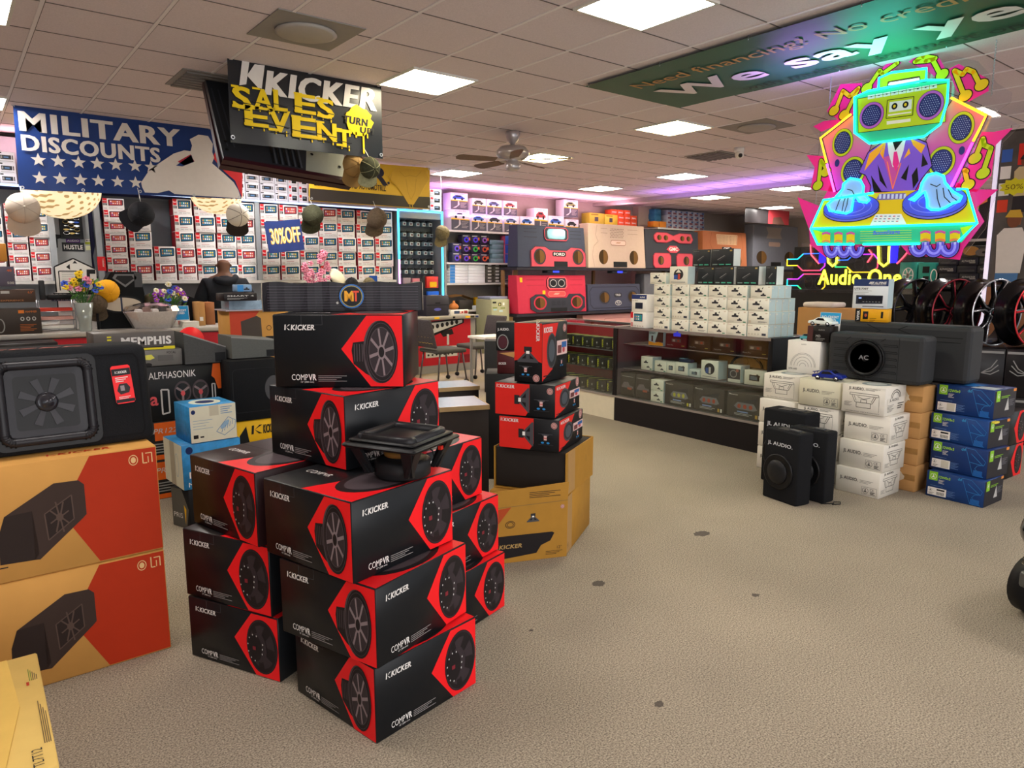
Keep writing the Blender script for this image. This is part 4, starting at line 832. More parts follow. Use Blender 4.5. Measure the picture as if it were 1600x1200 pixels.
for i,x in enumerate((.56,.83,1.11,1.41)):shelf_box(x,.12,S2,.25 if i<3 else .27,.12,.13,mat('#3a2428' if i else '#6b2328',.45),['dark red box first of the long row on the upper showcase shelf','dark maroon box second of the long row on the upper showcase shelf','dark maroon box third of the long row on the upper showcase shelf','dark maroon box at the end panel on the upper showcase shelf'][i],art_dark)
t=on(None,'tan_box','tan box with a round outline at the back of the middle showcase shelf','box',1.05,.29,S1);b=MB();b.bevbox((0,0,0),(.5,.14,.2),.003,CARTON,1);b.build('carton',t);b=MB();b.ring(faces(.5,.14,.2)['front'],.25,.17,.07,.05,.006,KRAFTD,1);b.build('printed_art',t)
t=on(None,'steering_wheel','black steering wheel standing behind the boxes in the showcase','steering wheel',1.36,.285,S1+.002)
b=MB();b.tube([(.16*math.cos(2*PI*k/28),-.008,.118+.105*math.sin(2*PI*k/28))for k in range(28)],.011,BLK,8,True);b.build('rim',t);b=MB();b.box((-.15,-.014,.1),(.15,-.002,.125),BLK);b.build('spoke',t)
t=on(None,'tag_sign','bright blue tag hanging at the front of the showcase','tag',.765,-.006,CH-.05);b=MB();b.prism([(0,0),(.085,0),(.085,.03),(.055,.035),(.043,.05),(.03,.035),(0,.03)],.003,mat('#3a3fe0',.4),Fr((0,0,0),(1,0,0),(0,0,1)),0);b.build('tag',t)
# boxes in the cream showcase
VB=mat('#22201c',.5);VG=mat('#c7cc2f',.5)
def vip_mesh():
 b=MB();w,d,h=.145,.16,.115;b.bevbox((0,0,0),(w,d,h),.002,VB,1);fr=faces(w,d,h)['front'];ft=faces(w,d,h)['top']
 b.text(fr,'VIPER',w*.2,h*.12,w*.15,VG,w=h*.75,bold=.03,rot=PI/2);b.rect(fr,w*.5,h*.3,w*.2,h*.35,DGREY,1);b.disc(fr,w*.6,h*.5,w*.05,h*.08,LGREY,2,10);small_print(b,fr,w*.5,h*.12,w*.4,2,GREY,1,.008,.003)
 b.poly(ft,[(w*.1,.004),(w*.3,.004),(w*.75,d-.004),(w*.55,d-.004)],VG,1);return b.mesh('alarm_box')
VM=vip_mesh()
for r,z in enumerate((D0,.503,.703)):
 for c in range(6):
  o=bpy.data.objects.new('alarm_box',VM);sc.collection.objects.link(o);o.location=incase(-.17-c*.157,.06 if r<2 else .12,z);o.rotation_euler=(0,0,rz)
  tag(o,'black car alarm box with yellow green lettering, %s shelf up, %s from the showcase joint'%(['lowest','middle','upper'][r],DIGIT[c]),'box','black alarm boxes in the cream showcase')
t=on(None,'red_display_tag','bright red rounded card hanging in the upper cream showcase','card',-.13,.1,.70);b=MB();b.prism([(0,.02),(.03,0),(.08,0),(.11,.02),(.11,.2),(0,.2)],.003,mat('#f0302c',.4),Fr((0,0,0),(1,0,0),(0,0,1)),0);b.build('card',t)
t=on(None,'yellow_sticker','yellow sticker on the top rail of the cream showcase','sticker',-.93,.02,CH+.001);b=MB();b.box((0,0,0),(.05,.05,.012),YEL);b.build('sticker',t)
# ================================================================ wide black speakers on the white cartons
ACM=mat('#2e2f31',.6,bump=.1,scale=200);GRV2=mat('#161719',.6)
def wide_speaker(x,y0,y1,z,h,d,label,ac):
 w=y1-y0;t=thing('wide_speaker_enclosure',label,'speaker',(x,y1,z),-PI/2,'wide black under seat speakers')
 b=MB();b.bevbox((0,0,0),(w,d,h),.03,ACM,2,smooth=False);b.build('shell',t);fr=Fr((0,0,0),(1,0,0),(0,0,1),.0012)
 b=MB()
 if ac:
  for k in range(5):
   z0=h*.2+k*h*.14
   for s in(0,1):
    xa,xb=(w*.07,w*.22)if not s else(w*.60,w*.74)
    b.line(fr,[(xa,z0+.012),(xb,z0+.012),(xb+.006,z0),(xa,z0)],.004,GRV2,1)
  b.line(fr,[(w*.2,h*.85),(w*.25,h*.92)],.005,GRV2,1);b.line(fr,[(w*.57,h*.85),(w*.62,h*.92)],.005,GRV2,1)
  b.line(fr,[(w*.76,h*.05),(w*.76,h*.95)],.003,GRV2,1)
 else:
  b.line(fr,[(w*.05,h*.75),(w*.32,h*.75),(w*.42,h*.86),(w*.32,h*.97)],.006,GRV2,1);b.line(fr,[(w*.95,h*.8),(w*.65,h*.8),(w*.54,h*.9),(w*.6,h*.97)],.006,GRV2,1);b.line(fr,[(w*.06,h*.68),(w*.3,h*.68)],.005,GRV2,1);b.line(fr,[(w*.68,h*.72),(w*.94,h*.72)],.005,GRV2,1)
 b.build('moulded_groove',t)
 if ac:
  cx,cy,r=w*.42,h*.48,h*.415;M=Matrix.Translation((cx,0,cy))@Matrix.Rotation(PI/2,4,'X')
  b=MB();b.lathe([(r,-.004),(r,.012),(r*.95,.016),(r*.92,.012)],mat('#1a1a1c',.35),40,M)
  for k in range(8):a=2*PI*k/8+.2;b.ell((cx+r*.96*math.cos(a),-.017,cy+r*.96*math.sin(a)),(.006,.004,.006),mat('#0d0d0e',.3),8,5)
  b.build('mounting_ring',t)
  b=MB();b.lathe([(r*.92,.012),(r*.86,.024),(r*.78,.02),(r*.74,.01)],RUB,40,M);b.build('surround',t)
  b=MB();b.lathe([(r*.74,.010),(r*.5,.004),(r*.3,.01),(0,.014)],mat('#1c1c1f',.35),36,M);b.build('cone',t)
  b=MB();f2=Fr((cx,-.017,cy),(1,0,0),(0,0,1),.001);b.text(f2,'AC',-r*.27,-.008,.032,mat('#8b8b90',.3),w=r*.5);b.build('emblem',t)
 return t
zt=ztop+.001
wide_speaker(4.965,1.955,2.60,zt,.325,.22,'wide black speaker with a round woofer on the white cartons',True)
wide_speaker(5.27,1.79,2.80,zt,.385,.24,'wide black grooved enclosure behind the round woofer one',False)
# supports under the back one
for i in range(2):
 for j,y in enumerate((1.96,2.39)):
  t=thing('black_carton',['lower hidden black carton under the grooved enclosure, near side','lower hidden black carton under the grooved enclosure, far side','upper black carton under the grooved enclosure, near side','upper black carton under the grooved enclosure, far side'][2*i+j],'box',(5.27,y+.42,i*.372),-PI/2,'black cartons under the grooved enclosure')
  b=MB();b.bevbox((0,0,0),(.42,.42,.364 if i==0 else .362),.004,mat('#2a2522',.5),1);b.build('carton',t)
  b=MB();b.rect(faces(.42,.42,.36)['right'],.1,.2,.08,.09,WHT,1);b.build('label',t)
ac2=zt+.386
# alpine and viper boxes
p=at(1366,504,Z=ac2);t=thing('remote_start_box','yellow and black remote starter box under the navy and white stereo box','box',(5.30,p.y+.155,ac2+.001),-PI/2+.18);w,d,h=.225,.09,.095
b=MB();b.bevbox((0,0,0),(w,d,h),.002,mat('#e8a81a',.45),1);b.build('carton',t);fr=faces(w,d,h)['front'];b=MB();b.rect(fr,.001,.001,w*.17,h-.002,BLK,1);b.text(fr,'VIPER',w*.13,h*.1,w*.075,WHT,w=h*.75,bold=.03,rot=PI/2)
b.bevbox((w*.24,-.002,h*.2),(w*.4,-.0005,h*.8),.0005,BLK,1);b.disc(fr,w*.33,h*.5,w*.04,h*.13,mat('#b5542e',.5),4,12);b.rect(fr,w*.78,h*.3,w*.07,h*.5,BLK,1);small_print(b,fr,w*.45,h*.25,w*.2,3,mat('#8a5d10',.5),1,.012,.004);b.line(fr,[(w*.2,h*.12),(w*.97,h*.12)],.002,mat('#8a5d10',.5),1);b.build('printed_art',t)
t=thing('car_stereo_box','navy and white single radio box balanced on the yellow remote starter box','box',(5.295,p.y+.18,ac2+.098),-PI/2+.15);w,d,h=.24,.13,.215
b=MB();b.bevbox((0,0,0),(w,d,h),.002,mat('#dfe3e6',.45),1);b.build('carton',t);fr=faces(w,d,h)['front'];b=MB();q=MB();b.rect(fr,.001,h*.76,w-.002,h*.238,mat('#2a3a66',.4),1)
for k in range(6):q.poly(fr,[(w*(.44+.022*k),h*.83),(w*(.455+.022*k),h*.83),(w*(.49+.022*k),h*.91),(w*(.475+.022*k),h*.91)],WHT,2)
q.text(fr,'ALPINE',w*.6,h*.83,h*.08,WHT,w=w*.34,bold=.035,shear=.15);small_print(q,fr,w*.5,h*.8,w*.42,1,WHT,2);q.text(fr,'UTE-73BT',w*.04,h*.64,h*.065,INK,w=w*.4,bold=.02);small_print(q,fr,w*.04,h*.59,w*.5,3,GREY,2,.011,.003)
b.poly(fr,[(w*.1,h*.15),(w*.1,h*.45),(w*.86,h*.45),(w*.87,h*.42),(w*.86,h*.17)],mat('#2a2e3b',.3),1);b.rect(fr,w*.17,h*.2,w*.68,h*.22,mat('#1a1d26',.25),2);b.disc(fr,w*.36,h*.33,w*.05,h*.055,BLK,3,14);b.rect(fr,w*.18,h*.33,w*.08,h*.05,mat('#8aa2e8',.3,0,.4),3)
for k in range(6):b.rect(fr,w*(.3+.09*k),h*.22,w*.05,h*.02,GREY,3)
small_print(q,fr,w*.3,h*.06,w*.6,1,INK,2,.008,.005);b.rect(faces(w,d,h)['right'],.002,.002,d-.004,h-.004,mat('#b9cdd3',.4),1);b.build('printed_art',t);q.build('box_lettering',t)
# toy cars
def toy_car(loc,rz,m,label,s=.17,wing=True):
 t=thing('toy_car',label,'toy car',loc,rz,'toy cars on the boxes');L=s;Wd=s*.4
 prof=[(0,.16),(.02,.3),(.2,.34),(.32,.55),(.6,.57),(.78,.38),(.97,.33),(1,.2),(.98,.14),(.02,.12)]
 b=MB();bm=bmesh.new();a=[bm.verts.new((x*L,-Wd/2,z*L*.55))for x,z in prof];c=[bm.verts.new((x*L,Wd/2,z*L*.55))for x,z in prof];n=len(prof)
 bm.faces.new(a);bm.faces.new(list(reversed(c)))
 for i in range(n):bm.faces.new((a[(i+1)%n],a[i],c[i],c[(i+1)%n]))
 bmesh.ops.recalc_face_normals(bm,faces=bm.faces[:]);bmesh.ops.bevel(bm,geom=bm.edges[:],offset=L*.015,segments=2,profile=.5,affect='EDGES');b.bm(bm,m,True);b.build('body',t)
 gl=mat('#14161c',.15);b=MB()
 for sgn in(-1,1):
  q=[(x*L,sgn*(Wd/2+.0006),z*L*.55)for x,z in((.3,.36),(.37,.52),(.58,.53),(.7,.37))];b.add(q,[(0,1,2,3)],gl)
 b.add([(.745*L,-Wd*.4,.42*L*.55),(.745*L,Wd*.4,.42*L*.55),(.625*L,Wd*.36,.56*L*.55),(.625*L,-Wd*.36,.56*L*.55)],[(0,1,2,3)],gl);b.build('window_glass',t)
 for x in(.2,.8):
  for sgn in(-1,1):
   b=MB();M=Matrix.Translation((x*L,sgn*Wd*.44,L*.075))@Matrix.Rotation(PI/2,4,'X');b.lathe([(L*.075,-L*.035),(L*.08,0),(L*.075,L*.035)],BLK,16,M);wl=b.build('wheel',t)
   b=MB();M=Matrix.Translation((x*L,sgn*(Wd*.44+L*.036),L*.075))@Matrix.Rotation(PI/2,4,'X');b.lathe([(L*.05,-.0015),(L*.05,.0015)],CHROME,12,M);b.build('hub',wl)
 if wing:b=MB();b.box((.01*L,-Wd*.42,.42*L*.55),(.09*L,Wd*.42,.46*L*.55),m);b.box((.04*L,-Wd*.3,.33*L*.55),(.06*L,-Wd*.26,.42*L*.55),m);b.box((.04*L,Wd*.26,.33*L*.55),(.06*L,Wd*.3,.42*L*.55),m);b.build('spoiler',t)
 return t
p=at(1268,590,Z=ztop);toy_car((4.80,2.60,ztop+.002),-PI/2+.05,mat('#1b2c86',.2),'blue toy sports car on the yellowed white carton',.215)
z9=z8+.246
t=thing('small_black_box','small black amplifier box carrying the white toy car','box',(5.0,2.785,z9),-PI/2);w,d,h=.172,.12,.115
b=MB();b.bevbox((0,0,0),(w,d,h),.002,mat('#1b1717',.4),1);b.build('carton',t);fr=faces(w,d,h)['front'];b=MB();b.rect(fr,.002,.002,w*.25,h-.004,mat('#4d2f2e',.4),1);b.text(fr,'MD',w*.4,h*.3,h*.16,LGREY,w=w*.2);small_print(b,fr,w*.4,h*.2,w*.4,2,GREY,1,.01,.003);b.text(fr,'AUDIO',w*.5,h*.72,h*.1,GREY,w=w*.28);b.build('printed_art',t)
toy_car((5.05,2.60,z9+h+.001),PI/2-.08,mat('#e4ece8',.25),'white toy coupe on the small black amplifier box',.2,False)
toy_car((5.16,2.828,z9+.001),PI,mat('#2f8f9c',.25),'teal toy car beside the small black amplifier box',.14,False)
t=thing('credit_card_sign','small blue financing card standing behind the white toy coupe','sign',(5.135,2.77,z9+.001),-PI/2);b=MB();fr=Fr((0,0,.1),(1,0,0),(0,.1,1),.0008)
b.prism([(0,-.1),(.16,-.1),(.16,.11),(0,.11)],.003,WHT,fr,0);b.build('card',t);b=MB();b.rect(fr,.003,.03,.154,.078,mat('#2f9ad0',.4),1);b.text(fr,'NO CREDIT',.015,.068,.018,WHT,w=.13,bold=.03);b.text(fr,'NEEDED',.035,.043,.018,WHT,w=.09,bold=.03);b.build('card_print',t)
# ================================================================ wheels on black cartons
WB=mat('#141316',.22,.4)
def make_wheel(edge,label):
 t=thing('alloy_wheel',label,'wheel',(0,0,0),0,'alloy wheels on the black cartons');R=.30;D=.195
 M=Matrix.Rotation(PI/2,4,'X')
 b=MB();b.lathe([(R*.98,-D),(R,-D+.012),(R*.93,-D+.03),(R*.88,-D*.55),(R*.9,-.03),(R*.97,-.012),(R,0),(R*.985,.004),(R*.93,-.004),(R*.9,-.03),(R*.85,-D*.5),(R*.88,-D+.03)],WB,48,M,cap=False);b.build('barrel',t)
 b=MB();b.lathe([(R,0),(R*.99,.006),(R*.955,.005),(R*.95,0)],edge,56,M,cap=False);b.build('lip',t)
 fr=Fr((0,.03,0),(1,0,0),(0,0,1))
 for k in range(5):
  a=2*PI*k/5+.3
  b=MB();e=MB()
  for s in(-1,1):
   a1=a+s*.27
   q0=(.045*math.cos(a+s*.35),.045*math.sin(a+s*.35));q1=(R*.45*math.cos(a+s*.12),R*.45*math.sin(a+s*.12));q2=(R*.95*math.cos(a1),R*.95*math.sin(a1))
   P=[(q0[0],.055,q0[1]),(q1[0],.035,q1[1]),(q2[0],.012,q2[1])]
   b.tube(P,[.026,.022,.018],WB,6,smooth=False)
   e.tube([(x,y-.018,z)for x,y,z in P],[.0085,.008,.008],edge,6)
  sp=b.build('spoke',t);e.build('spoke_edge',sp)
 b=MB();b.lathe([(.06,-.07),(.06,-.05),(.05,-.038),(.03,-.034)],edge if edge is not WB else WB,24,M);b.build('hub',t)
 b=MB();b.lathe([(.03,-.035),(.028,-.028),(0,-.027)],BLKG,20,M);b.lathe([(.02,-.0275),(.02,-.0255)],mat('#a8343a',.3),12,M);b.build('hub_cap',t)
 return t
sx=.89
A20=math.radians(-20);W3_=at(1557,499,F=6.35);ST_=Vector((math.sin(math.radians(160)),math.cos(math.radians(160)),0))*.305
def wq(k,edge,label):t=make_wheel(edge,label);p=W3_+ST_*k;t.location=p;t.rotation_euler=(0,0,A20);return p
WP=[wq(-2,mat('#2a2a30',.2,.6),'gloss black alloy wheel nearest the stereo box'),wq(-1,mat('#8c2230',.25,.5),'black alloy wheel with dark red spoke edges'),wq(0,mat('#d5d7dc',.18,.8),'black alloy wheel with polished silver spokes'),wq(1,mat('#d0232f',.25,.4),'black alloy wheel with bright red spokes at the photo edge')]
ptop=.835
for t_,p_ in zip([o for o in sc.objects if o.name.startswith('alloy_wheel')and o.get('label')],WP):t_.location.z=ptop+.301
BC=mat('#1f1d1f',.35)
pm=(WP[0]+WP[3])/2;dirv=(WP[3]-WP[0]);dirv.z=0;dirv.normalize();aw=math.atan2(dirv.y,dirv.x)
nrm=Vector((dirv.y,-dirv.x,0))
for i in range(3):
 for j in range(2):
  h=ptop/2-.003;w,d=.47,.60;p=pm+dirv*((i-1)*.475+.0)+nrm*(-.1)
  if nrm.dot(EYE-pm)<0:p=pm+dirv*((i-1)*.475)-nrm*(-.1)
  t=thing('wheel_carton',['black carton with two white squares under the gloss black wheel','black carton beneath another, below the gloss black wheel','black carton with winged emblem under the red edged wheel','black carton beneath the winged emblem one','black carton with winged emblem under the silver spoked wheel','black carton beneath the carton at the photo edge'][2*i+(1-j)],'box',(p.x,p.y,j*(h+.002)),aw,'black wheel cartons under the display wheels')
  b=MB();b.bevbox((-w/2,-d/2,0),(w/2,d/2,h),.004,BC,1);b.build('carton',t);fr=Fr((-w/2,-d/2,0),(1,0,0),(0,0,1));b=MB()
  b.rect(fr,.01,h*.9,w-.02,h*.05,GREY,1)
  if i==0:
   for k in range(4):b.rect(fr,w*.6+.045*(k%2),h*.66+.06*(k//2),.035,.05,WHT,1)
   b.rect(fr,w*.4,h*.3,.05,.12,RED,1)
  else:
   cx,cy=w*.5,h*.55;b.disc(fr,cx,cy,.06,.1,BLK,2);b.ring(fr,cx,cy,.06,.1,.007,LGREY,3);b.text(fr,'H',cx-.025,cy-.04,.08,WRED,w=.024,bold=.04,l=3);b.text(fr,'I',cx+.005,cy-.04,.08,WHT,w=.016,bold=.06,l=3)
   for s in(-1,1):
    for k in range(3):b.line(fr,[(cx+s*.07,cy-.03),(cx+s*.14,cy-.04+.03*k),(cx+s*(.2-.01*k),cy+.0+.045*k)],.008,GREY,1)
  b.build('printed_art',t)
  # red sub cartons at the edge behind the blue stack
zq=0
for i in range(2):
 loc,rz2,w,d,h=corner_pose(5.63,1.655,-.05,.33,.36,.24,zq);zq+=h+.002
 t=thing('subwoofer_carton',['red and black carton on the carpet behind the blue stack','upper red and black carton behind the blue stack'][i],'box',(loc[0],loc[1],loc[2]),rz2,'red and black cartons behind the blue stack');b=MB();b.bevbox((0,0,0),(w,d,h),.004,BOXB,1);b.build('carton',t)
 for k,fr in enumerate((faces(w,d,h)['front'],faces(w,d,h)['right'])):
  b=MB();W_2=(w,d)[k];b.poly(fr,[(W_2*.45,h*.5),(W_2*.65,h*.985),(W_2*.99,h*.985),(W_2*.99,h*.015),(W_2*.65,h*.015)],RED,1);speaker_rear(b,fr,W_2*.8,h*.5,W_2*.17,h*.43);b.build('printed_panel',t)
  # ride-on car at the frame edge
p=at(1640,900,F=2.6);t=thing('ride_on_car','dark glossy green black ride on car nose with chrome grille at the photo edge','toy car',(p.x,p.y,0),math.radians(-20))
GB=mat('#0d1612',.12);b=MB()
bm=bmesh.new();bmesh.ops.create_uvsphere(bm,u_segments=28,v_segments=16,radius=1)
for v in bm.verts:v.co=Vector((v.co.x*.42+.37,v.co.y*.26,v.co.z*.17+.40-.06*v.co.x))
b.bm(bm,GB,True);b.build('body_shell',t)
b=MB()
for k in range(4):b.tube([(-.005+.02*k*.2,-.13,.33+.02*k),(-.06+.01*k,-.02,.33+.02*k),(-.005+.004*k,.1,.33+.02*k)],.007,mat('#c8c4b8',.2,.9),8)
b.build('grille',t)
b=MB();b.bevbox((-.0,-.16,.22),(.08,.12,.29),.015,mat('#5b5f60',.3,.5));b.build('bumper',t)
for y in(-.24,.24):
 b=MB();b.lathe([(.1,-.05),(.13,-.04),(.13,.04),(.1,.05)],BLK,24,Matrix.Translation((.3,y,.131))@Matrix.Rotation(PI/2,4,'X'));wl=b.build('wheel',t)
 # ================================================================ wall of stereo boxes
PY=9.62
def px_x(px,py,Y=PY):return at(px,py,Y=Y).x
def px_z(px,py,Y=PY):return at(px,py,Y=Y).z
SHZ=px_z(330,438);LEDZ=px_z(480,321);SHD=.34
GW=mat('#8a8f96',.6);SHW=mat('#c9c8c6',.4)
xl,xr,xs=-1.6,px_x(691,400),px_x(617,400)
t=thing('wall_display','long grey wall display with shelf and light strip full of stereo boxes','display shelf',(0,PY,0))
b=MB();b.box((xl,SHD,0),(xr,SHD+.06,ZC-.06),GW);b.build('back_panel',t)
b=MB();b.box((xl,-.03,SHZ-.035),(xs,SHD-.001,SHZ-.001),SHW);b.build('lower_shelf',t)
b=MB();b.box((xl,-.0,LEDZ),(xr,SHD-.001,LEDZ+.03),mat('#2c2f66',.5));b.build('upper_shelf',t)
b=MB();b.box((xl,-.022,LEDZ+.004),(xr,-.003,LEDZ+.026),mat('#b9cdf2',.3,0,1.2));b.build('light_strip',t)
for k,px in enumerate((405,84,156)):
 x=px_x(px,390);b=MB();b.box((x-.03,.0,SHZ),(x+.03,SHD-.001,LEDZ-.001),mat('#9a9fa3',.4,.3));b.build('upright_post',t)
b=MB();b.box((xl,.06,0),(xs,SHD-.001,.3),mat('#7c7a78',.6));b.build('lower_cabinet',t)
PB=mat('#3a1418',.45)
def stereo_mesh(w,h,red,d=.19):
 b=MB();b.bevbox((0,0,0),(w,d,h),.002,mat('#e9e6e6',.45,noise=.02),1);F=faces(w,d,h);fr=F['front']
 b.rect(fr,.002,h*.6,w*.2,h*.39,mat('#d8202a',.45),1);b.rect(fr,.002,h*.4,w*.2,h*.17,mat('#4a4448',.5),1);b.text(fr,'Pioneer',w*.02,h*.75,h*.1,WHT,w=w*.16,bold=.03)
 for k in range(3):b.rect(fr,w*.02,h*(.42+.05*k),w*.14,h*.02,LGREY,2)
 b.text(fr,'340 WATTS' if not red else 'DMH-W2770',w*.3,h*.1,h*.09,mat('#8b868c',.5),w=w*.6);b.rect(fr,w*.28,h*.24,w*.4,h*.03,mat('#c08a90',.5),1);b.rect(fr,w*.05,h*.1,w*.14,h*.1,mat('#c9b5b5',.5),1)
 b.poly(fr,[(w*.27,h*.38),(w*.26,h*.86),(w*.3,h*.9),(w*.93,h*.93),(w*.95,h*.88),(w*.94,h*.48),(w*.9,h*.44)],mat('#1e222c',.3),1)
 b.poly(fr,[(w*.31,h*.43),(w*.30,h*.84),(w*.9,h*.88),(w*.9,h*.49)],mat('#1f5f83' if not red else '#b33a44',.3),2)
 cols=['#e2e8ea','#d9902e','#57b39a','#e7d25a','#c9483c']if not red else['#f2c8b0','#f3e3e0','#e88a50','#7f6fb8','#f5f0ee']
 rr=random.Random(5 if red else 4)
 for k in range(10):b.rect(fr,w*(.36+.1*(k%5)),h*(.7 if k<5 else .54),w*.06,h*.1,mat(cols[rr.randrange(5)],.4),3)
 b.rect(F['right'],.002,.002,d-.004,h-.004,PB,1);b.rect(F['left'],.002,.002,d-.004,h-.004,mat('#9c1f2c',.45),1)
 for k in range(3):b.rect(F['right'],d*.45,h*(.2+.25*k),d*.1,h*.07,mat('#d05058',.5),2)
 return b.mesh('stereo_box')
SM={}
def stereo(px0,px1,py_top,py_bot,red,label):
 ym=(py_top+py_bot)/2;x0,x1=px_x(px0,ym),px_x(px1,ym);z1=px_z((px0+px1)/2,py_top);z0=px_z((px0+px1)/2,py_bot)
 return x0,x1,z0,z1
ncol=[0]
WORDS=['nearest','second','third','fourth','fifth','sixth','seventh','eighth']
def column(x0,x1,zb,rows,h,reds,where,gap=.001):
 w=(x1-x0)-.004
 for r in range(rows):
  red=r in reds;k=(round(w,2),round(h,3),red)
  if k not in SM:SM[k]=stereo_mesh(round(w,2)-.002,round(h,3)-.0015,red)
  o=bpy.data.objects.new('stereo_box',SM[k]);sc.collection.objects.link(o)
  o.location=(x0+random.uniform(0,.006),PY+.02+random.uniform(-.012,.03),zb+r*h)
  tag(o,'%s screen stereo box, %s up from the shelf, %s'%('red' if red else 'blue',DIGIT[r],where),'box','white car stereo boxes on the wall display')
  # (px left, px right, rows, top px of the top row, red rows)
cols=[(-62,-28,6,318,(0,1)),(-26,9,6,318,(0,1)),(12,45,6,318,(0,1,2)),(47,80,6,302,(0,1,2)),(166,200,7,310,range(7)),(203,239,4,335,(0,3)),(241,275,2,385,(0,)),(276,306,5,310,(0,1)),(308,339,5,312,()),(341,371,5,314,()),(372,401,5,316,(1,3)),(410,438,5,318,()),(439,469,5,319,(4,)),(470,500,5,322,()),(501,529,5,325,(4,)),(530,558,5,327,()),(560,587,5,329,()),(588,616,5,330,())]
wheres=['column past the photo edge','column at the photo edge','column under the tan cap','column beside the emblem case','narrow column beside the navy cloth','the column under the hanging black cap','short column of two','tall column beside the short one','column partly under the lamp shade','column behind the bald man','column before the grey post','column just past the grey post','column under the blue discount sign','column under the dark camouflage cap','column behind the pink flowers','third column from the lit cabinet','second column from the lit cabinet','column touching the lit cabinet']
for(a,c,n,top,reds),wh_ in zip(cols,wheres):
 x0,x1=px_x(a,385),px_x(c,385);hz=(min(px_z((a+c)/2,top),LEDZ-.012)-SHZ)/n
 column(x0,x1,SHZ+.001,n,hz,tuple(reds),wh_)
 # radio boxes above the light strip
def radio_mesh(w,h,red):
 b=MB();d=.18;b.bevbox((0,0,0),(w,d,h),.002,mat('#d5d5e0',.45,noise=.02),1);fr=faces(w,d,h)['front']
 if red:b.rect(fr,w*.04,h*.62,w*.25,h*.32,WRED,1);b.rect(fr,w*.36,h*.25,w*.5,h*.55,BLK,1);b.rect(fr,w*.42,h*.5,w*.3,h*.2,mat('#6a7486',.3),2);b.rect(fr,w*.06,h*.3,w*.2,h*.2,mat('#c99aa5',.5),1)
 else:b.rect(fr,w*.12,h*.3,w*.66,h*.4,mat('#20232b',.4),1);b.rect(fr,w*.82,h*.3,w*.07,h*.4,DGREY,1);b.disc(fr,w*.2,h*.5,w*.05,h*.14,GREY,2,10);b.rect(fr,w*.32,h*.42,w*.3,h*.14,mat('#4a6f9c',.3),2);b.rect(fr,w*.02,h*.84,w*.2,h*.12,INK,1);b.rect(fr,w*.08,h*.1,w*.8,h*.05,GREY,1)
 return b.mesh('radio_box')
RMS={}
def radios(a,c,n,red,hh,where,zb=None):
 x0,x1=px_x(a,300),px_x(c,300);w=x1-x0-.003;k=(round(w,2),red)
 if k not in RMS:RMS[k]=radio_mesh(round(w,2)-.002,hh-.0015,red)
 for r in range(n):
  o=bpy.data.objects.new('radio_box',RMS[k]);sc.collection.objects.link(o);o.location=(x0,PY+.02,LEDZ+.031+r*hh)
  tag(o,'%s radio box, %s up in %s'%('red cornered' if red else 'white single',DIGIT[r],where),'box','radio boxes above the light strip')
hh=(px_z(430,286)-px_z(430,313))/2
for i,(a,c)in enumerate(((-26,2),(3,30),(362,384),(385,407),(408,430),(431,451))):radios(a,c,3,False,hh,['the stack at the photo edge','the stack beside the blue banner','the stack behind the blue banner end','the first stack past the blue banner','the second stack past the blue banner','the third stack past the blue banner'][i])
for i,(a,c)in enumerate(((452,467),(468,483),(661,671),(673,691))):radios(a,c,3,True,hh,['the stack before the yellow banner','the stack touching the yellow banner','the stack behind the yellow banner end','the stack past the yellow banner'][i])
# below the shelf
def small_box(name,px0,py0,px1,py1,Y,d,m,label,art=None,group=None,z0=None,cat='box'):
 """a carton square to the back wall whose front shows between two photo corners"""
 ym,xm=(py0+py1)/2,(px0+px1)/2;x0,x1=at(px0,ym,Y=Y).x,at(px1,ym,Y=Y).x;z1,zb=at(xm,py0,Y=Y).z,at(xm,py1,Y=Y).z
 if z0 is not None:z1+=z0-zb;zb=z0
 w,h=x1-x0,z1-zb;t=thing(name,label,cat,(x0,Y,zb),0,group);b=MB();b.bevbox((0,0,0),(w,d,h),min(.004,h*.1),m,1);b.build('carton',t)
 if art:b=MB();art(b,faces(w,d,h)['front'],w,h);b.build('printed_art',t)
 return t
def a_yel(b,fr,w,h):b.poly(fr,[(w*.3,h*.25),(w*.5,h*.1),(w*.7,h*.25),(w*.7,h*.45),(w*.3,h*.45)],BLK,1);b.poly(fr,[(w*.3,h*.65),(w*.65,h*.6),(w*.7,h*.85),(w*.35,h*.9)],BLK,1);b.rect(fr,w*.1,h*.52,w*.8,h*.03,mat('#8a6a10',.5),1)
# yellow boxes on the shelf before the grey post
for i,px in enumerate((386,396)):small_box('remote_start_box',px,413,px+10,431,PY-.012-.0,.12,YEL,['yellow and black box on the shelf edge behind the bald man','yellow and black box next to the grey post'][i],a_yel)if False else None
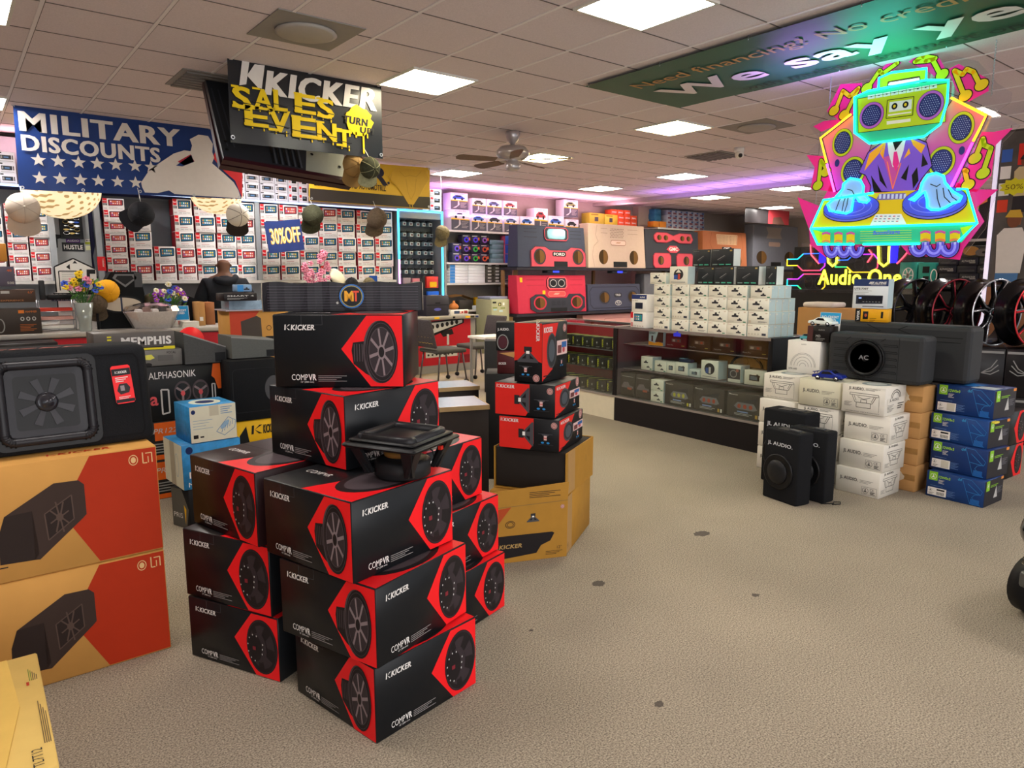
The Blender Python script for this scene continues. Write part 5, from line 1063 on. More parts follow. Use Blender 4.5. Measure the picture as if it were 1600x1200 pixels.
# the navy cloth, diamond and emblem board
x0,x1=px_x(84,380),px_x(156,380)
t=thing('emblem_case','black display case of small metal car emblems on the grey panel','display case',(px_x(97,350),PY+.20,px_z(115,372)))
w,h=px_x(133,350)-px_x(97,350),px_z(115,331)-px_z(115,372);b=MB()
b.box((0,.03,0),(w,.06,h),mat('#191a1d',.5))
for lo,hi in(((0,0,0),(w,.03,.03)),((0,0,h-.03),(w,.03,h)),((0,0,.03),(.03,.03,h-.03)),((w-.03,0,.03),(w,.03,h-.03))):b.box(lo,hi,BLK)
b.build('frame',t)
for r in range(5):
 z=.045+r*(h-.08)/5;b=MB();b.box((.031,.0,z-.012),(w-.031,.029,z-.006),BLK);b.build('ledge',t)
 for c in range(3):
  b=MB();m_=[CHROME,mat('#b59a5a',.3,.7),mat('#3f63c4',.3)][(r*2+c)%3 if(r,c)==(3,2)else(r+c)%2];x=w*(.27+.24*c)
  if(r+c)%3==0:b.tube([(x+.03*math.cos(2*PI*q/14),.015,z+.022+.02*math.sin(2*PI*q/14))for q in range(14)],.005,m_,6,True)
  elif(r+c)%3==1:b.prism([(x-.035,z+.02),(x,z+.03),(x+.035,z+.02),(x,z+.005)],.01,m_,Fr((0,.01,0),(1,0,0),(0,0,1)),0)
  else:b.ell((x,.015,z+.018),(.03,.008,.014),m_,10,6)
  b.build('emblem',t)
t=thing('panel_board','grey upright panel carrying the emblem case and stickers','panel',(x0,PY+.262,SHZ));b=MB();b.box((0,0,0),(x1-x0-.04,.02,LEDZ-SHZ-.002),mat('#a9adaf',.5));b.build('board',t)
def sticker(px0,py0,px1,py1,m,label,txt=None,tm=None,Y=PY+.26):
 xm,ym=(px0+px1)/2,(py0+py1)/2;a,c=at(px0,ym,Y=Y).x,at(px1,ym,Y=Y).x;z1,z0=at(xm,py0,Y=Y).z,at(xm,py1,Y=Y).z
 t=thing('sticker',label,'sticker',(a,Y,z0),0,'stickers on the grey panel');b=MB();b.box((0,-.003,0),(c-a,.001,z1-z0),m);b.build('sheet',t)
 if txt:b=MB();b.text(Fr((0,-.004,0),(1,0,0),(0,0,1)),txt,(c-a)*.08,(z1-z0)*.25,(z1-z0)*.5,tm or WHT,w=(c-a)*.84,bold=.03);b.build('lettering',t)
sticker(97,379,132,393,mat('#2a2d2f',.5),'black hustle sticker below the emblem case','HUSTLE')
sticker(103,373,125,379,mat('#6a2f8a',.5),'purple strip sticker under the emblem case','AUDIO');sticker(133,374,147,378,WHT,'narrow white sticker beside the purple one','MAZDA',INK);sticker(133,378,147,382,mat('#b8c23c',.5),'small yellow green sticker on the grey panel');sticker(134,384,147,391,mat('#d8dcae',.5),'pale green sticker low on the grey panel')
t=thing('bull_skull','small black bull skull plaque beside the hustle sticker','plaque',(px_x(90,379),PY+.25,px_z(90,386)));b=MB()
b.prism([(-.03,.1),(-.1,.13),(-.15,.1),(-.12,.16),(-.05,.15),(0,.155),(.05,.15),(.12,.16),(.15,.1),(.1,.13),(.03,.1),(.025,0),(-.025,0)],.012,BLK,Fr((0,0,0),(1,0,0),(0,0,1)),0);b.build('plaque',t)
t=thing('navy_cloth','dark navy cloth hanging beside the narrow column of stereo boxes','cloth',(px_x(143,380),PY+.10,SHZ));w,h=px_x(165,380)-px_x(143,380),LEDZ-SHZ
b=MB();n=14;b.add([(w*i/n,.02*math.sin(i*1.3),z)for z in(h*.02,h*.98)for i in range(n+1)],[(i,i+1,n+2+i,n+1+i)for i in range(n)],mat('#1b1d38',.8),True);b.build('cloth',t)
b=MB();fr=Fr((0,-.025,0),(1,0,0),(0,0,1));b.poly(fr,[(w*.1,h*.28),(w*.9,h*.72),(w*.98,h*.5),(w*.95,h*.05),(w*.2,h*.05)],mat('#6c6f76',.6),1);b.build('grey_diamond',t)
t=thing('red_sign','small red vertical sign above the yellow cap','sign',(px_x(152,411),PY-.005,px_z(158,423)));w,h=px_x(165,411)-px_x(152,411),px_z(158,401)-px_z(158,423);b=MB();b.box((0,-.004,0),(w,.0,h),RED);b.build('panel',t);b=MB();b.text(Fr((0,-.005,0),(1,0,0),(0,0,1)),'t snotter',w*.6,h*.85,w*.3,WHT,w=h*.6,rot=-PI/2);b.build('lettering',t)
# dark canvas behind the hanging cap
t=thing('grey_canvas','plain grey canvas behind the hanging black cap','canvas',(px_x(204,360),PY+.29,SHZ));b=MB();b.box((0,0,0),(px_x(276,360)-px_x(204,360),.02,LEDZ-SHZ-.03),mat('#6f747a',.7));b.build('canvas',t)
# boxes under the shelf, on the low cabinet line
LZ=.93
YB=PY+.05
def a_dark(b,fr,w,h):b.poly(fr,[(w*.15,h*.3),(w*.4,h*.6),(w*.8,h*.65),(w*.85,h*.4)],GREY,1);small_print(b,fr,w*.1,h*.15,w*.4,2,LGREY,1,h*.05,h*.02)
def a_txt(s,c):
 def f(b,fr,w,h):b.text(fr,s,w*.1,h*.55,h*.2,c,w=w*.8,bold=.02);small_print(b,fr,w*.1,h*.35,w*.6,3,c,1,h*.08,h*.03)
 return f
def shelf_item(a,p0,c,p1,m,lab,art=None,Y=YB):return small_box('stock_box',a,p0,c,p1,Y,.22,m,lab,art,'stock boxes under the stereo shelf',LZ)
t=thing('low_shelf','grey low shelf board under the wall of stereo boxes','shelf',(xl,PY-.02,LZ-.031));b=MB();b.box((0,0,0),(xs-xl,SHD+.018,.03),SHW);b.build('board',t)
for x in(.3,2.2,3.8,5.6):b=MB();b.box((x,.1,-.6),(x+.04,.14,-.001),GREY);b.build('support',t)
for a,p0,c,p1,m,lab,art in((233,443,254,470,mat('#2b2b2f',.5),'dark box under the shelf nearest the black truck box',a_dark),(256,444,282,470,mat('#24243a',.5),'dark box with a car picture under the shelf',a_dark),(285,440,302,464,YEL,'yellow box with black remotes under the shelf',a_yel),(303,446,318,466,CARTON,'small brown box beside the yellow one under the shelf',None),(319,446,334,470,mat('#9a5a3a',.7),'reddish brown box behind the man under the shelf',None)):
 shelf_item(a,p0,c,p1,m,lab,art)
 # lit accessory cabinet
LY=PY-.02
x0,x1=px_x(622,400,LY),px_x(692,400,LY);z0,z1=px_z(655,468,LY),px_z(655,329,LY)
t=thing('lit_accessory_cabinet','tall accessory cabinet framed by a glowing blue light strip','cabinet',(x0,LY,0));w=x1-x0
CBM=mat('#8d939a',.5);b=MB();b.box((0,.27,0),(w,.30,z1),mat('#4a505a',.6));b.build('back_panel',t)
for x in(0,w-.03):b=MB();b.box((x,0,0),(x+.03,.269,z1),CBM);b.build('side_panel',t)
b=MB();b.box((.031,0,z1-.12),(w-.031,.269,z1),CBM);b.build('header',t);b=MB();b.box((.031,0,0),(w-.031,.26,z0),mat('#55585e',.6));b.build('lower_body',t)
b=MB();CY=mat('#35b6f2',.3,0,4.0);b.box((0,-.02,z1-.02),(w,-.001,z1+.005),CY);b.box((w-.024,-.02,z0),(w,-.001,z1-.021),CY);b.box((0,-.02,z0+(z1-z0)*.45),(.024,-.001,z1-.021),CY);b.build('blue_light_strip',t)
b=MB();b.box((0,-.02,z0),(.024,-.001,z0+(z1-z0)*.449),mat('#d58ae0',.3,0,2.4));b.build('pink_light_strip',t)
CLAM=mat('#9fb6bf',.15,.2,noise=.2,scale=30);
def clam_mesh():
 b=MB();b.bevbox((-.032,-.10,-.06),(.032,0,.0),.008,mat('#8fa6b0',.2,noise=.15,scale=40),2);fr=Fr((-.032,-.10,-.06),(1,0,0),(0,0,1));b.rect(fr,.006,.006,.052,.048,mat('#c9cfd2',.4),1);b.rect(fr,.016,.014,.032,.03,mat('#3a4048',.4),2);b.rect(fr,.022,.02,.016,.012,mat('#8a4a5a',.4),3)
 b.tube([(0,.0,.012),(0,-.12,.016),(0,-.125,.03)],.0025,STEEL,5);return b.mesh('accessory_pack')
CM_=clam_mesh()
for r in range(6):
 pys=(350,367,381,395,410,425)[r];z=px_z(655,pys,LY+.1)+.03
 b=MB();b.box((.032,.258,z+.004),(w-.032,.269,z+.03),BLK);b.build('rail',t)
 for c in range(6):
  o=bpy.data.objects.new('accessory_pack',CM_);sc.collection.objects.link(o);o.location=(x0+.1+c*(w-.21)/5+random.uniform(-.012,.012),LY+.256,z);tag(o,'clear accessory pack, %s hook row down, %s peg from the pink strip side'%(DIGIT[r],DIGIT[c]),'pack','clear packs on the lit cabinet')
SFB=LY+.02
for a,p0,c,p1,m,lab in((630,434,642,452,mat('#8a7d88',.4),'grey blister pack at the foot of the lit cabinet'),(645,435,656,452,mat('#b56a78',.4),'pinkish blister pack at the foot of the lit cabinet'),(667,432,685,450,mat('#d63a34',.4),'red and white pack at the foot of the lit cabinet'),(669,452,686,464,mat('#2060d0',.4),'bright blue pack low in the lit cabinet')):
 small_box('blister_pack',a,p0,c,p1,SFB,.06,m,lab,(lambda b,fr,w,h:b.rect(fr,w*.25,h*.08,w*.6,h*.45,YEL if h>.15 else WHT,1))if px_x(a,440)>5 else None,'packs at the foot of the lit cabinet',z0+.002 if p1>455 else None)
 # ================================================================ stock shelving beyond
BY=11.15;
def bx(px,py,Y=BY):return at(px,py,Y=Y).x
def bz_(px,py,Y=BY):return at(px,py,Y=Y).z
sx0,sx1=bx(698,400),bx(812,400);ZS=[bz_(750,361),bz_(750,410.5),bz_(750,442),bz_(735,484)]
t=thing('stock_shelving','white stock shelving beside the lit cabinet','shelf',(0,BY,0))
b=MB();b.box((sx0-.05,.40,0),(sx1+1.9,.42,ZS[0]),mat('#8f8a86',.7));b.build('back_panel',t)
for z,e in zip(ZS,(1.9,.0,.0,-.3)):b=MB();b.box((sx0,0,z-.035),(sx1+e,.39,z),SHW);b.build('shelf_board',t)
b=MB();b.box((sx0-.05,.0,0),(sx0-.01,.39,ZS[0]),GREY);b.build('side_panel',t)
SUVW=mat('#d9d6dc',.5);BLU2=mat('#2560b5',.45)
def a_suv(col):
 def f(b,fr,w,h):
  b.rect(fr,.002,.002,w-.004,h*.52,mat('#4b4d56',.5),1);b.poly(fr,[(.002,h*.52),(w-.002,h*.5),(w-.002,h*.54),(.002,h*.58)],YEL,2)
  c=mat(col,.4);b.poly(fr,[(w*.1,h*.64),(w*.14,h*.76),(w*.3,h*.86),(w*.6,h*.86),(w*.72,h*.76),(w*.82,h*.72),(w*.82,h*.64)],c,2)
  for x in(.25,.66):b.disc(fr,w*x,h*.64,w*.07,h*.07,BLK,3,10)
  b.poly(fr,[(w*.28,h*.76),(w*.34,h*.83),(w*.56,h*.83),(w*.62,h*.76)],BLK,3);b.text(fr,'SKYVIEW PRO',w*.2,h*.91,h*.05,mat('#5a5a68',.5),w=w*.6)
  b.poly(fr,[(w*.42,h*.52),(w*.48,h*.52),(w*.52,h*.3),(w*.3,h*.1),(w*.12,h*.08),(w*.4,h*.25)],LGREY,2);small_print(b,fr,w*.56,h*.4,w*.36,5,GREY,2,h*.07,h*.03)
 return f
suv=[(705,326,734,358,'#c9cdd4','white car'),(737,333,760,360,'#3a62b0','blue truck'),(762,335,785,361,'#33343c','dark jeep'),(788,336,811,362,'#5d6f94','grey blue car'),(813,338,835,364,'#2d5fa8','bright blue van'),(857,338,881,367,'#2f5cab','deep blue jeep'),(884,341,904,366,'#383a3f','black truck')]
YS=BY+.03
for i,(a,p0,c,p1,col,nm)in enumerate(suv):small_box('lamp_kit_box',a,p0,c,p1,YS,.28,SUVW,'lamp kit box with a %s picture, standing on the top stock shelf'%nm,a_suv(col),'lamp kit boxes on the top stock shelf',ZS[0]+.001)
def top_of(o):return o.location.z+max(v[2]for v in o.children[0].bound_box)
base=[o for o in sc.objects if o.name.startswith('lamp_kit_box')]
suv2=[(0,704,299,731,325,'#27489c','dark blue crew cab'),(1,738,309,759,333,'#4d5a4a','olive jeep'),(2,761,311,784,335,'#4a5d86','slate blue jeep'),(3,787,313,808,336,'#8a4038','red brown crawler'),(4,834,326,856,350,'#8f2f2a','dark red truck'),(5,883-2,316,903,343,'#7a8a52','green and grey truck')]
for i,a,p0,c,p1,col,nm in suv2:
 small_box('lamp_kit_box',a,p0,c,p1,YS,.26,SUVW,'lamp kit box with a %s picture, stacked in the upper row'%nm,a_suv(col),'lamp kit boxes on the top stock shelf',top_of(base[min(i,len(base)-1)])+.001)if i!=4 else small_box('lamp_kit_box',835,326,856,366,YS,.26,SUVW,'tall white and blue lamp kit box with a %s'%nm,a_suv(col),'lamp kit boxes on the top stock shelf',ZS[0]+.001)
def a_eye(c1):
 def f(b,fr,w,h):b.disc(fr,w*.5,h*.45,w*.28,h*.3,mat(c1,.3),1,14);b.disc(fr,w*.5,h*.45,w*.14,h*.15,BLK,2,10);b.rect(fr,w*.1,h*.82,w*.6,h*.08,LGREY,1);b.rect(fr,w*.75,h*.4,w*.2,h*.3,mat('#c8623a',.4),1)
 return f
for r in range(3):
 for c in range(3):
  a=722+c*14.3;p1=408-r*14.6-c*.0;col=[['#5a3ac8','#2f9a3a','#c2553a'],['#6a4ab8','#36a848','#b8503a'],['#3a2ce0','#4a34d8','#8a5ab8']][r][c]
  small_box('bulb_box',a,p1-14.2,a+13.6,p1,BY+.05,.15,mat('#2a2438',.4),'small dark glowing bulb box, %s row up and %s across on the second shelf'%(DIGIT[r],DIGIT[c]),a_eye(col),'bulb boxes on the second stock shelf',ZS[1]+.001+r*(bz_(740,394)-bz_(740,408.6)))
for r in range(2):small_box('bulb_box',707,375+(1-r)*15-1,721,389.5+(1-r)*15,BY+.03,.15,mat('#3a3f58',.4),['grey violet bulb box at the end of the second shelf','upper grey violet bulb box at the end of the second shelf'][r],a_eye('#5f4ad0'),'bulb boxes on the second stock shelf',ZS[1]+.001+r*(bz_(714,389.5)-bz_(714,404.3)))
for r in range(5):small_box('cable_pack',767+(r%2)*2,0+402-r*7.2,787,409-r*7.2,BY+.04,.2,mat('#6f8c99',.3,noise=.2),'clear blue cable pack, %s up in the pile on the second shelf'%DIGIT[r],None,'cable packs on the second stock shelf',ZS[1]+.001+r*(bz_(777,402)-bz_(777,409.2)))
for r in range(3):
 small_box('bulb_kit_box',789,366+r*14.5,807,380+r*14.5,BY+.04,.16,mat(['#c8507a','#d0607f','#b8648c'][r],.4),'pink and blue bulb kit box, %s from the top beside the wood post'%DIGIT[r],lambda b,fr,w,h:(b.rect(fr,.003,.003,w*.3,h-.006,mat('#3a5fc0',.4),1),b.disc(fr,w*.6,h*.5,w*.15,h*.2,YEL,2,10)),'pink bulb kit boxes',ZS[1]+.001+(2-r)*(bz_(798,366)-bz_(798,380.6)))
for r in range(6):
 for c in range(2):small_box('wiring_carton',703+c*29+(0 if c==0 else 0),435-r*4.6,731+c*27,439.6-r*4.6,BY+.04,.25,mat('#dfe3e8',.5),'flat white wiring carton, %s up in the %s pile on the third shelf'%(DIGIT[r],['blue edged','plain'][c]),(lambda b,fr,w,h:b.rect(fr,.002,.002,w*.28,h-.004,mat('#3f86cf',.4),1))if c==0 else None,'flat white wiring cartons',ZS[2]+.001+r*(bz_(730,435)-bz_(730,439.7)))
for r in range(6):
 for c in range(2):small_box('cable_kit',760+c*12,434-r*4.6,771+c*12,439-r*4.6,BY+.04,.2,mat('#4d4b46',.4,noise=.3,scale=40),'small dark cable kit, %s up in the %s stack on the third shelf'%(DIGIT[r],['near','far'][c]),lambda b,fr,w,h:b.rect(fr,w*.2,h*.25,w*.5,h*.5,LGREY,1),'dark cable kits',ZS[2]+.001+r*(bz_(771,434)-bz_(771,439.1)))
small_box('stock_box',786,418,803,430,BY+.04,.2,mat('#4a4650',.5),'dark stock box on the third shelf by the wood post',a_dark,None,ZS[2]+.001)
# lowest shelf clutter
for a,p0,c,p1,m,lab,ar in((745,446,760,464,YEL,'yellow tool case standing on the low stock shelf',a_yel),(762,450,776,470,mat('#2c2a2c',.5),'black speaker part on the low stock shelf',None),(778,448,793,462,CARTON,'plain tan box high on the low stock shelf',None),(718,466,738,481,mat('#3a3632',.6),'dark metal bracket box on the low stock shelf',None),(739,476,762,482,mat('#bfc9d0',.4),'flat pale carton on the low stock shelf',None)):
 small_box('stock_box',a,p0,c,p1,BY+(.2 if m is YEL else .05),.13,m,lab,ar,'stock on the low shelf',ZS[3]+.001)
p=at(709,481,Y=BY+.05);t=thing('orange_pot','round orange bulb shaped pot on the low stock shelf','pot',(p.x,p.y,ZS[3]));b=MB();b.lathe([(.05,.001),(.085,.03),(.095,.07),(.07,.11),(.025,.14),(.018,.175),(.0,.18)],mat('#c47a3c',.5),20);b.build('pot',t)
p=at(720,465,Y=BY+.1);t=thing('tan_tray','torn tan cardboard tray on the low stock shelf','tray',(p.x-.2,p.y+.0,ZS[3]+.19));b=MB();b.add([(0,0,.06),(.25,0,.09),(.55,0,.0),(.0,.25,.07),(.25,.25,.1),(.55,.25,.01)],[(0,1,4,3),(1,2,5,4)],CARTON);b.add([(0,0,.045),(.25,0,.075),(.55,0,-.015),(.0,.25,.055),(.25,.25,.085),(.55,.25,-.005)],[(3,4,1,0),(4,5,2,1)],CARTON);b.build('cardboard',t)
# wood post and beige cabinet
a,c=at(808,380,Y=BY-.2),at(796,498,Y=BY-.2);t=thing('wood_post','leaning pale wood post beside the stock shelving','post',(c.x,c.y,0));b=MB()
dx=(a.x-c.x)/(a.z-c.z);z1=a.z+.15;b.add([(dx*(z-c.z)+x,y,z)for z in(0,z1)for x,y in((0,0),(.09,0),(.09,.05),(0,.05))],[(3,2,1,0),(4,5,6,7),(0,1,5,4),(1,2,6,5),(2,3,7,6),(3,0,4,7)],mat('#c9a872',.7,noise=.15));b.build('timber',t)
p0=at(768,468,Y=BY-.55);p1=at(796,468,Y=BY-.55);t=thing('filing_cabinet','old pale green metal cabinet with stickers beside the wood post','cabinet',(p0.x,p0.y,0));w,h=p1.x-p0.x,p0.z;b=MB();b.bevbox((0,0,0),(w,.5,h),.01,mat('#a9aa86',.5),2);b.build('body',t)
b=MB();fr=Fr((0,0,0),(1,0,0),(0,0,1));b.rect(fr,w*.06,h*.93,w*.2,.03,BLK,1);b.rect(fr,w*.38,h*.88,w*.15,.06,BLK,1);b.rect(fr,w*.42,h*.89,w*.07,.035,mat('#d8d27a',.4),2);b.rect(fr,w*.62,h*.89,w*.1,.05,WHT,1);b.rect(fr,w*.06,h*.84,w*.25,.02,mat('#6f7f30',.5),1);b.rect(fr,w*.5,h*.83,w*.25,.02,mat('#6f7f30',.5),1);b.rect(fr,w*.1,h*.8,w*.2,.03,mat('#9cc4c8',.4),1);b.rect(fr,w*.42,h*.77,w*.2,.035,mat('#b7cfd0',.4),1);b.build('sticker_sheet',t)
b=MB();b.bevbox((.0,.05,h+.001),(w,.45,h+.05),.008,mat('#8f97ad',.5),1);b.build('folded_cloth',t)
# ledge that carries them
ZH=bz_(980,353,11.2);z=ZH;t=thing('high_ledge','high white ledge carrying the yellow and orange cartons','shelf',(at(915,353,Y=11.15).x,11.1,z-.04));b=MB();b.box((0,0,0),(at(1000,353,Y=11.15).x-at(915,353,Y=11.15).x,.49,.038),SHW);b.build('board',t)
ZF=bz_(1060,358.5,11.2);z=ZF-.001;t=thing('far_ledge','far white ledge carrying the silver speaker boxes','shelf',(at(1015,353,Y=11.15).x,10.9,z-.045));b=MB();b.box((0,0,0),(at(1110,353,Y=11.15).x-at(1015,353,Y=11.15).x,.69,.04),SHW);b.build('board',t)
# boxes on top by the wall
for i,(a,p0,c,p1,m,lab)in enumerate(((921,336,944,352,mat('#b8a83a',.5),'yellow carton on top of the cream truck box shelf'),(945,337,965,352,mat('#c4b23c',.5),'second yellow carton beside the orange boxes'))):small_box('yellow_carton',a,p0,c,p1+1,11.2,.25,m,lab,lambda b,fr,w,h:(b.rect(fr,w*.35,h*.25,w*.25,h*.4,DGREY,1),b.rect(fr,w*.1,h*.8,w*.5,h*.1,mat('#7a6a14',.5),1)),'yellow cartons above the truck boxes',ZH+.001)
OB=mat('#d2502c',.5);q=0
for r,cs in enumerate(((966,976,986),(966,976,986),(955,965,976))):
 for k,a in enumerate(cs):
  if r==2 and k==2:pass
  small_box('orange_carton',a,343.8-r*9,a+9.4,352.4-r*9,11.2,.2,OB,'small orange carton, %s row up and %s along above the cream truck box'%(DIGIT[r],DIGIT[k]),lambda b,fr,w,h:b.text(fr,'SWAG',w*.15,h*.4,h*.25,PRNW,w=w*.7,bold=.03),'orange cartons above the truck boxes',ZH+.001+r*.11)
for r in range(4):
 for k in range(7):
  small_box('speaker_box',1042+k*8.4,350-r*8,1050.2+k*8.4,358-r*8,11.25,.2,mat('#c3c6d4',.4)if(r+k)%3 else mat('#a9aec4',.4),'small silver speaker box, %s row up and %s along the far ledge'%(DIGIT[r],DIGIT[k]),lambda b,fr,w,h:(b.rect(fr,w*.2,h*.2,w*.6,h*.35,mat('#8f5a64',.4),1),b.rect(fr,w*.55,h*.6,w*.35,h*.25,mat('#4a68a0',.4),1)),'silver speaker boxes on the far ledge',ZF+.001+r*.108)
for r in range(4):small_box('speaker_box',1022+(r%2),350-r*8,1033,358-r*8,11.25,.2,mat('#3f7fa8',.4),'blue speaker box, %s up at the near end of the far ledge'%DIGIT[r],None,'blue speaker boxes on the far ledge',ZF+.001+r*.108)
for k,(a,c)in enumerate(((1021,1030),(1031,1041))):small_box('orange_box',a,350,c,359,10.95,.18,mat('#d8832a',.5),['deep orange box in front of the blue speaker boxes','deep orange box next to the silver speaker boxes'][k],None,None,ZF+.001)
# ================================================================ truck speaker boxes
HOLE=mat('#6a4a22',.8)
def truck_box(px0,py0,px1,py1,Y,body,label,draw,d=.32,lean=.06,trap=.02,zb=None):
 xm,ym=(px0+px1)/2,(py0+py1)/2;x0,x1=at(px0,ym,Y=Y).x,at(px1,ym,Y=Y).x;z1,z0=at(xm,py0,Y=Y).z,at(xm,py1,Y=Y).z;z0=zb or z0;z1=min(z1,za-.056)if zb==ZL else z1;w,h=x1-x0,z1-z0
 t=thing('truck_speaker_box',label,'speaker box',(x0,Y,z0),0,'carpeted truck speaker boxes');tr=w*trap
 b=MB();bm=bmesh.new();vv=[bm.verts.new(p)for p in((0,0,0),(w,0,0),(w,d,0),(0,d,0),(tr,lean,h),(w-tr,lean,h),(w-tr,d,h),(tr,d,h))]
 for f in((3,2,1,0),(4,5,6,7),(0,1,5,4),(1,2,6,5),(2,3,7,6),(3,0,4,7)):bm.faces.new([vv[i]for i in f])
 bmesh.ops.bevel(bm,geom=bm.edges[:],offset=.012,segments=2,profile=.5,affect='EDGES');b.bm(bm,body);b.build('shell',t)
 fr=Fr((0,0,0),(1,0,0),Vector((0,lean,h)).normalized(),.003);draw(t,fr,w,h,body);return t
def port(t,fr,x,y,rx,ry,rim,l=2):
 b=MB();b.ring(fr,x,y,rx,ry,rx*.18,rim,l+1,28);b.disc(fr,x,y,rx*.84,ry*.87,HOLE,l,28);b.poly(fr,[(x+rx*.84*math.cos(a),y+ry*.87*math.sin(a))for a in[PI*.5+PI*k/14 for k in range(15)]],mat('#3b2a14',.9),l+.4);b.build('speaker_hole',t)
def plate(t,fr,pts,m,name='raised_panel',l=1,th=.02,edge=None):
 b=MB();f2=Fr(fr.p(0,0,0)+fr.n*th,fr.u,fr.v,.002);b.prism(pts,th,m,f2,0)
 if edge:b.line(f2,pts,.014,edge,1,True)
 b.build(name,t);return f2
def lines(t,fr,segs,m=None):
 b=MB()
 for s in segs:b.line(fr,s,.008,m or mat('#26272d',.6),1)
 b.build('stitched_line',t)
NAVYC=mat('#3c4152',.8);PINKC=mat('#c24858',.7);CREAMC=mat('#bfa898',.75);BRN=mat('#a5623e',.75);GRYC=mat('#6c6d74',.75);REDC=mat('#c02f47',.65);DKC=mat('#33343d',.75)
hexo=lambda x,y,w,h,c:[(x,y+c),(x+c,y),(x+w-c,y),(x+w,y+c),(x+w,y+h-c),(x+w-c,y+h),(x+c,y+h),(x,y+h-c)]
def d_ford(t,fr,w,h,body):
 f2=plate(t,fr,[(w*.18,h*.0+.01),(w*.98,h*.0+.01),(w*.98,h*.35),(w*.92,h*.48),(w*.76,h*.5),(w*.7,h*.42),(w*.45,h*.42),(w*.38,h*.5),(w*.24,h*.5),(w*.18,h*.4)],PINKC,edge=DKC)
 port(t,f2,w*.30,h*.26,w*.085,h*.19,DKC);port(t,f2,w*.86,h*.26,w*.085,h*.19,DKC)
 b=MB();b.poly(f2,hexo(w*.48,h*.27,w*.2,h*.11,.02),BLK,2);b.text(f2,'FORD',w*.5,h*.29,h*.07,PRNW,w=w*.16,bold=.03,l=3);b.rect(f2,w*.5,h*.02,w*.2,h*.13,BLK,2);b.build('badge',t)
 f3=plate(t,fr,hexo(w*.38,h*.66,w*.34,h*.3,.05),DKC,'window_frame',edge=PINKC);b=MB();b.poly(f3,hexo(w*.42,h*.69,w*.26,h*.24,.04),mat('#5d8a90',.15,.3,noise=.5,scale=5),2);b.build('window_pane',t)
 lines(t,fr,[[(w*.1,h*.92),(w*.28,h*.92)],[(w*.1,h*.84),(w*.28,h*.84)],[(w*.1,h*.72),(w*.28,h*.72)],[(w*.76,h*.9),(w*.93,h*.9)],[(w*.76,h*.82),(w*.93,h*.82)],[(w*.76,h*.72),(w*.93,h*.72)]])
def d_chevy(t,fr,w,h,body):
 lines(t,fr,[[(w*.1,h*.02),(w*.07,h*.3),(w*.1,h*.5),(w*.17,h*.6),(w*.13,h*.75),(w*.16,h*.97)],[(w*.22,h*.9),(w*.33,h*.9)],[(w*.22,h*.8),(w*.33,h*.8)],[(w*.68,h*.9),(w*.86,h*.9)],[(w*.68,h*.8),(w*.86,h*.8)]],mat('#8d7a6c',.7))
 port(t,fr,w*.25,h*.25,w*.095,h*.2,body);port(t,fr,w*.78,h*.25,w*.095,h*.2,body)
 b=MB();b.rect(fr,w*.42,h*.02,w*.24,h*.13,BLK,1);b.build('display_slot',t)
 b=MB();b.poly(fr,[(w*.36,h*.93),(w*.6,h*.93),(w*.58,h*.8),(w*.62,h*.68),(w*.36,h*.68),(w*.39,h*.8)],body,1)
 for r in range(6):
  for c in range(9):b.disc(fr,w*(.38+.026*c+(.013 if r%2 else 0)),h*(.71+.038*r),w*.007,h*.011,mat('#5d4a3e',.8),2,6)
 b.build('grille_panel',t)
 b=MB();b.poly(fr,hexo(w*.38,h*.53,w*.26,h*.11,.03),mat('#d8b9ac',.6),2);b.line(fr,hexo(w*.38,h*.53,w*.26,h*.11,.03),.01,mat('#8a5a4c',.6),3,True);b.poly(fr,[(w*.46,h*.57),(w*.49,h*.6),(w*.56,h*.6),(w*.53,h*.57)],mat('#b58a70',.5),4);b.build('badge',t)
def d_gmc(t,fr,w,h,body):
 for x in(.13,.56):
  f2=plate(t,fr,hexo(w*x,h*.02,w*.32,h*.38,.06),PINKC,edge=mat('#8f2c3a',.7));port(t,f2,w*(x+.13 if x<.3 else x+.18),h*.21,w*.055,h*.12,DKC)
 f3=plate(t,fr,[(w*.15,h*.76),(w*.2,h*.68),(w*.38,h*.68),(w*.5,h*.76),(w*.62,h*.68),(w*.84,h*.68),(w*.88,h*.78),(w*.84,h*.93),(w*.62,h*.93),(w*.5,h*.86),(w*.38,h*.93),(w*.2,h*.93),(w*.15,h*.86)],PINKC,edge=mat('#8f2c3a',.7))
 for x in(.24,.36,.67,.79):port(t,f3,w*x,h*.8,w*.05,h*.09,PINKC)
 f4=plate(t,fr,[(w*.38,h*.5),(w*.44,h*.42),(w*.56,h*.42),(w*.62,h*.5),(w*.56,h*.6),(w*.44,h*.6)],PINKC,'badge_plate');b=MB();b.text(f4,'GMC',w*.42,h*.47,h*.09,PRNW,w=w*.16,bold=.04);b.rect(fr,w*.44,h*.02,w*.14,h*.09,BLK,2);b.build('badge',t)
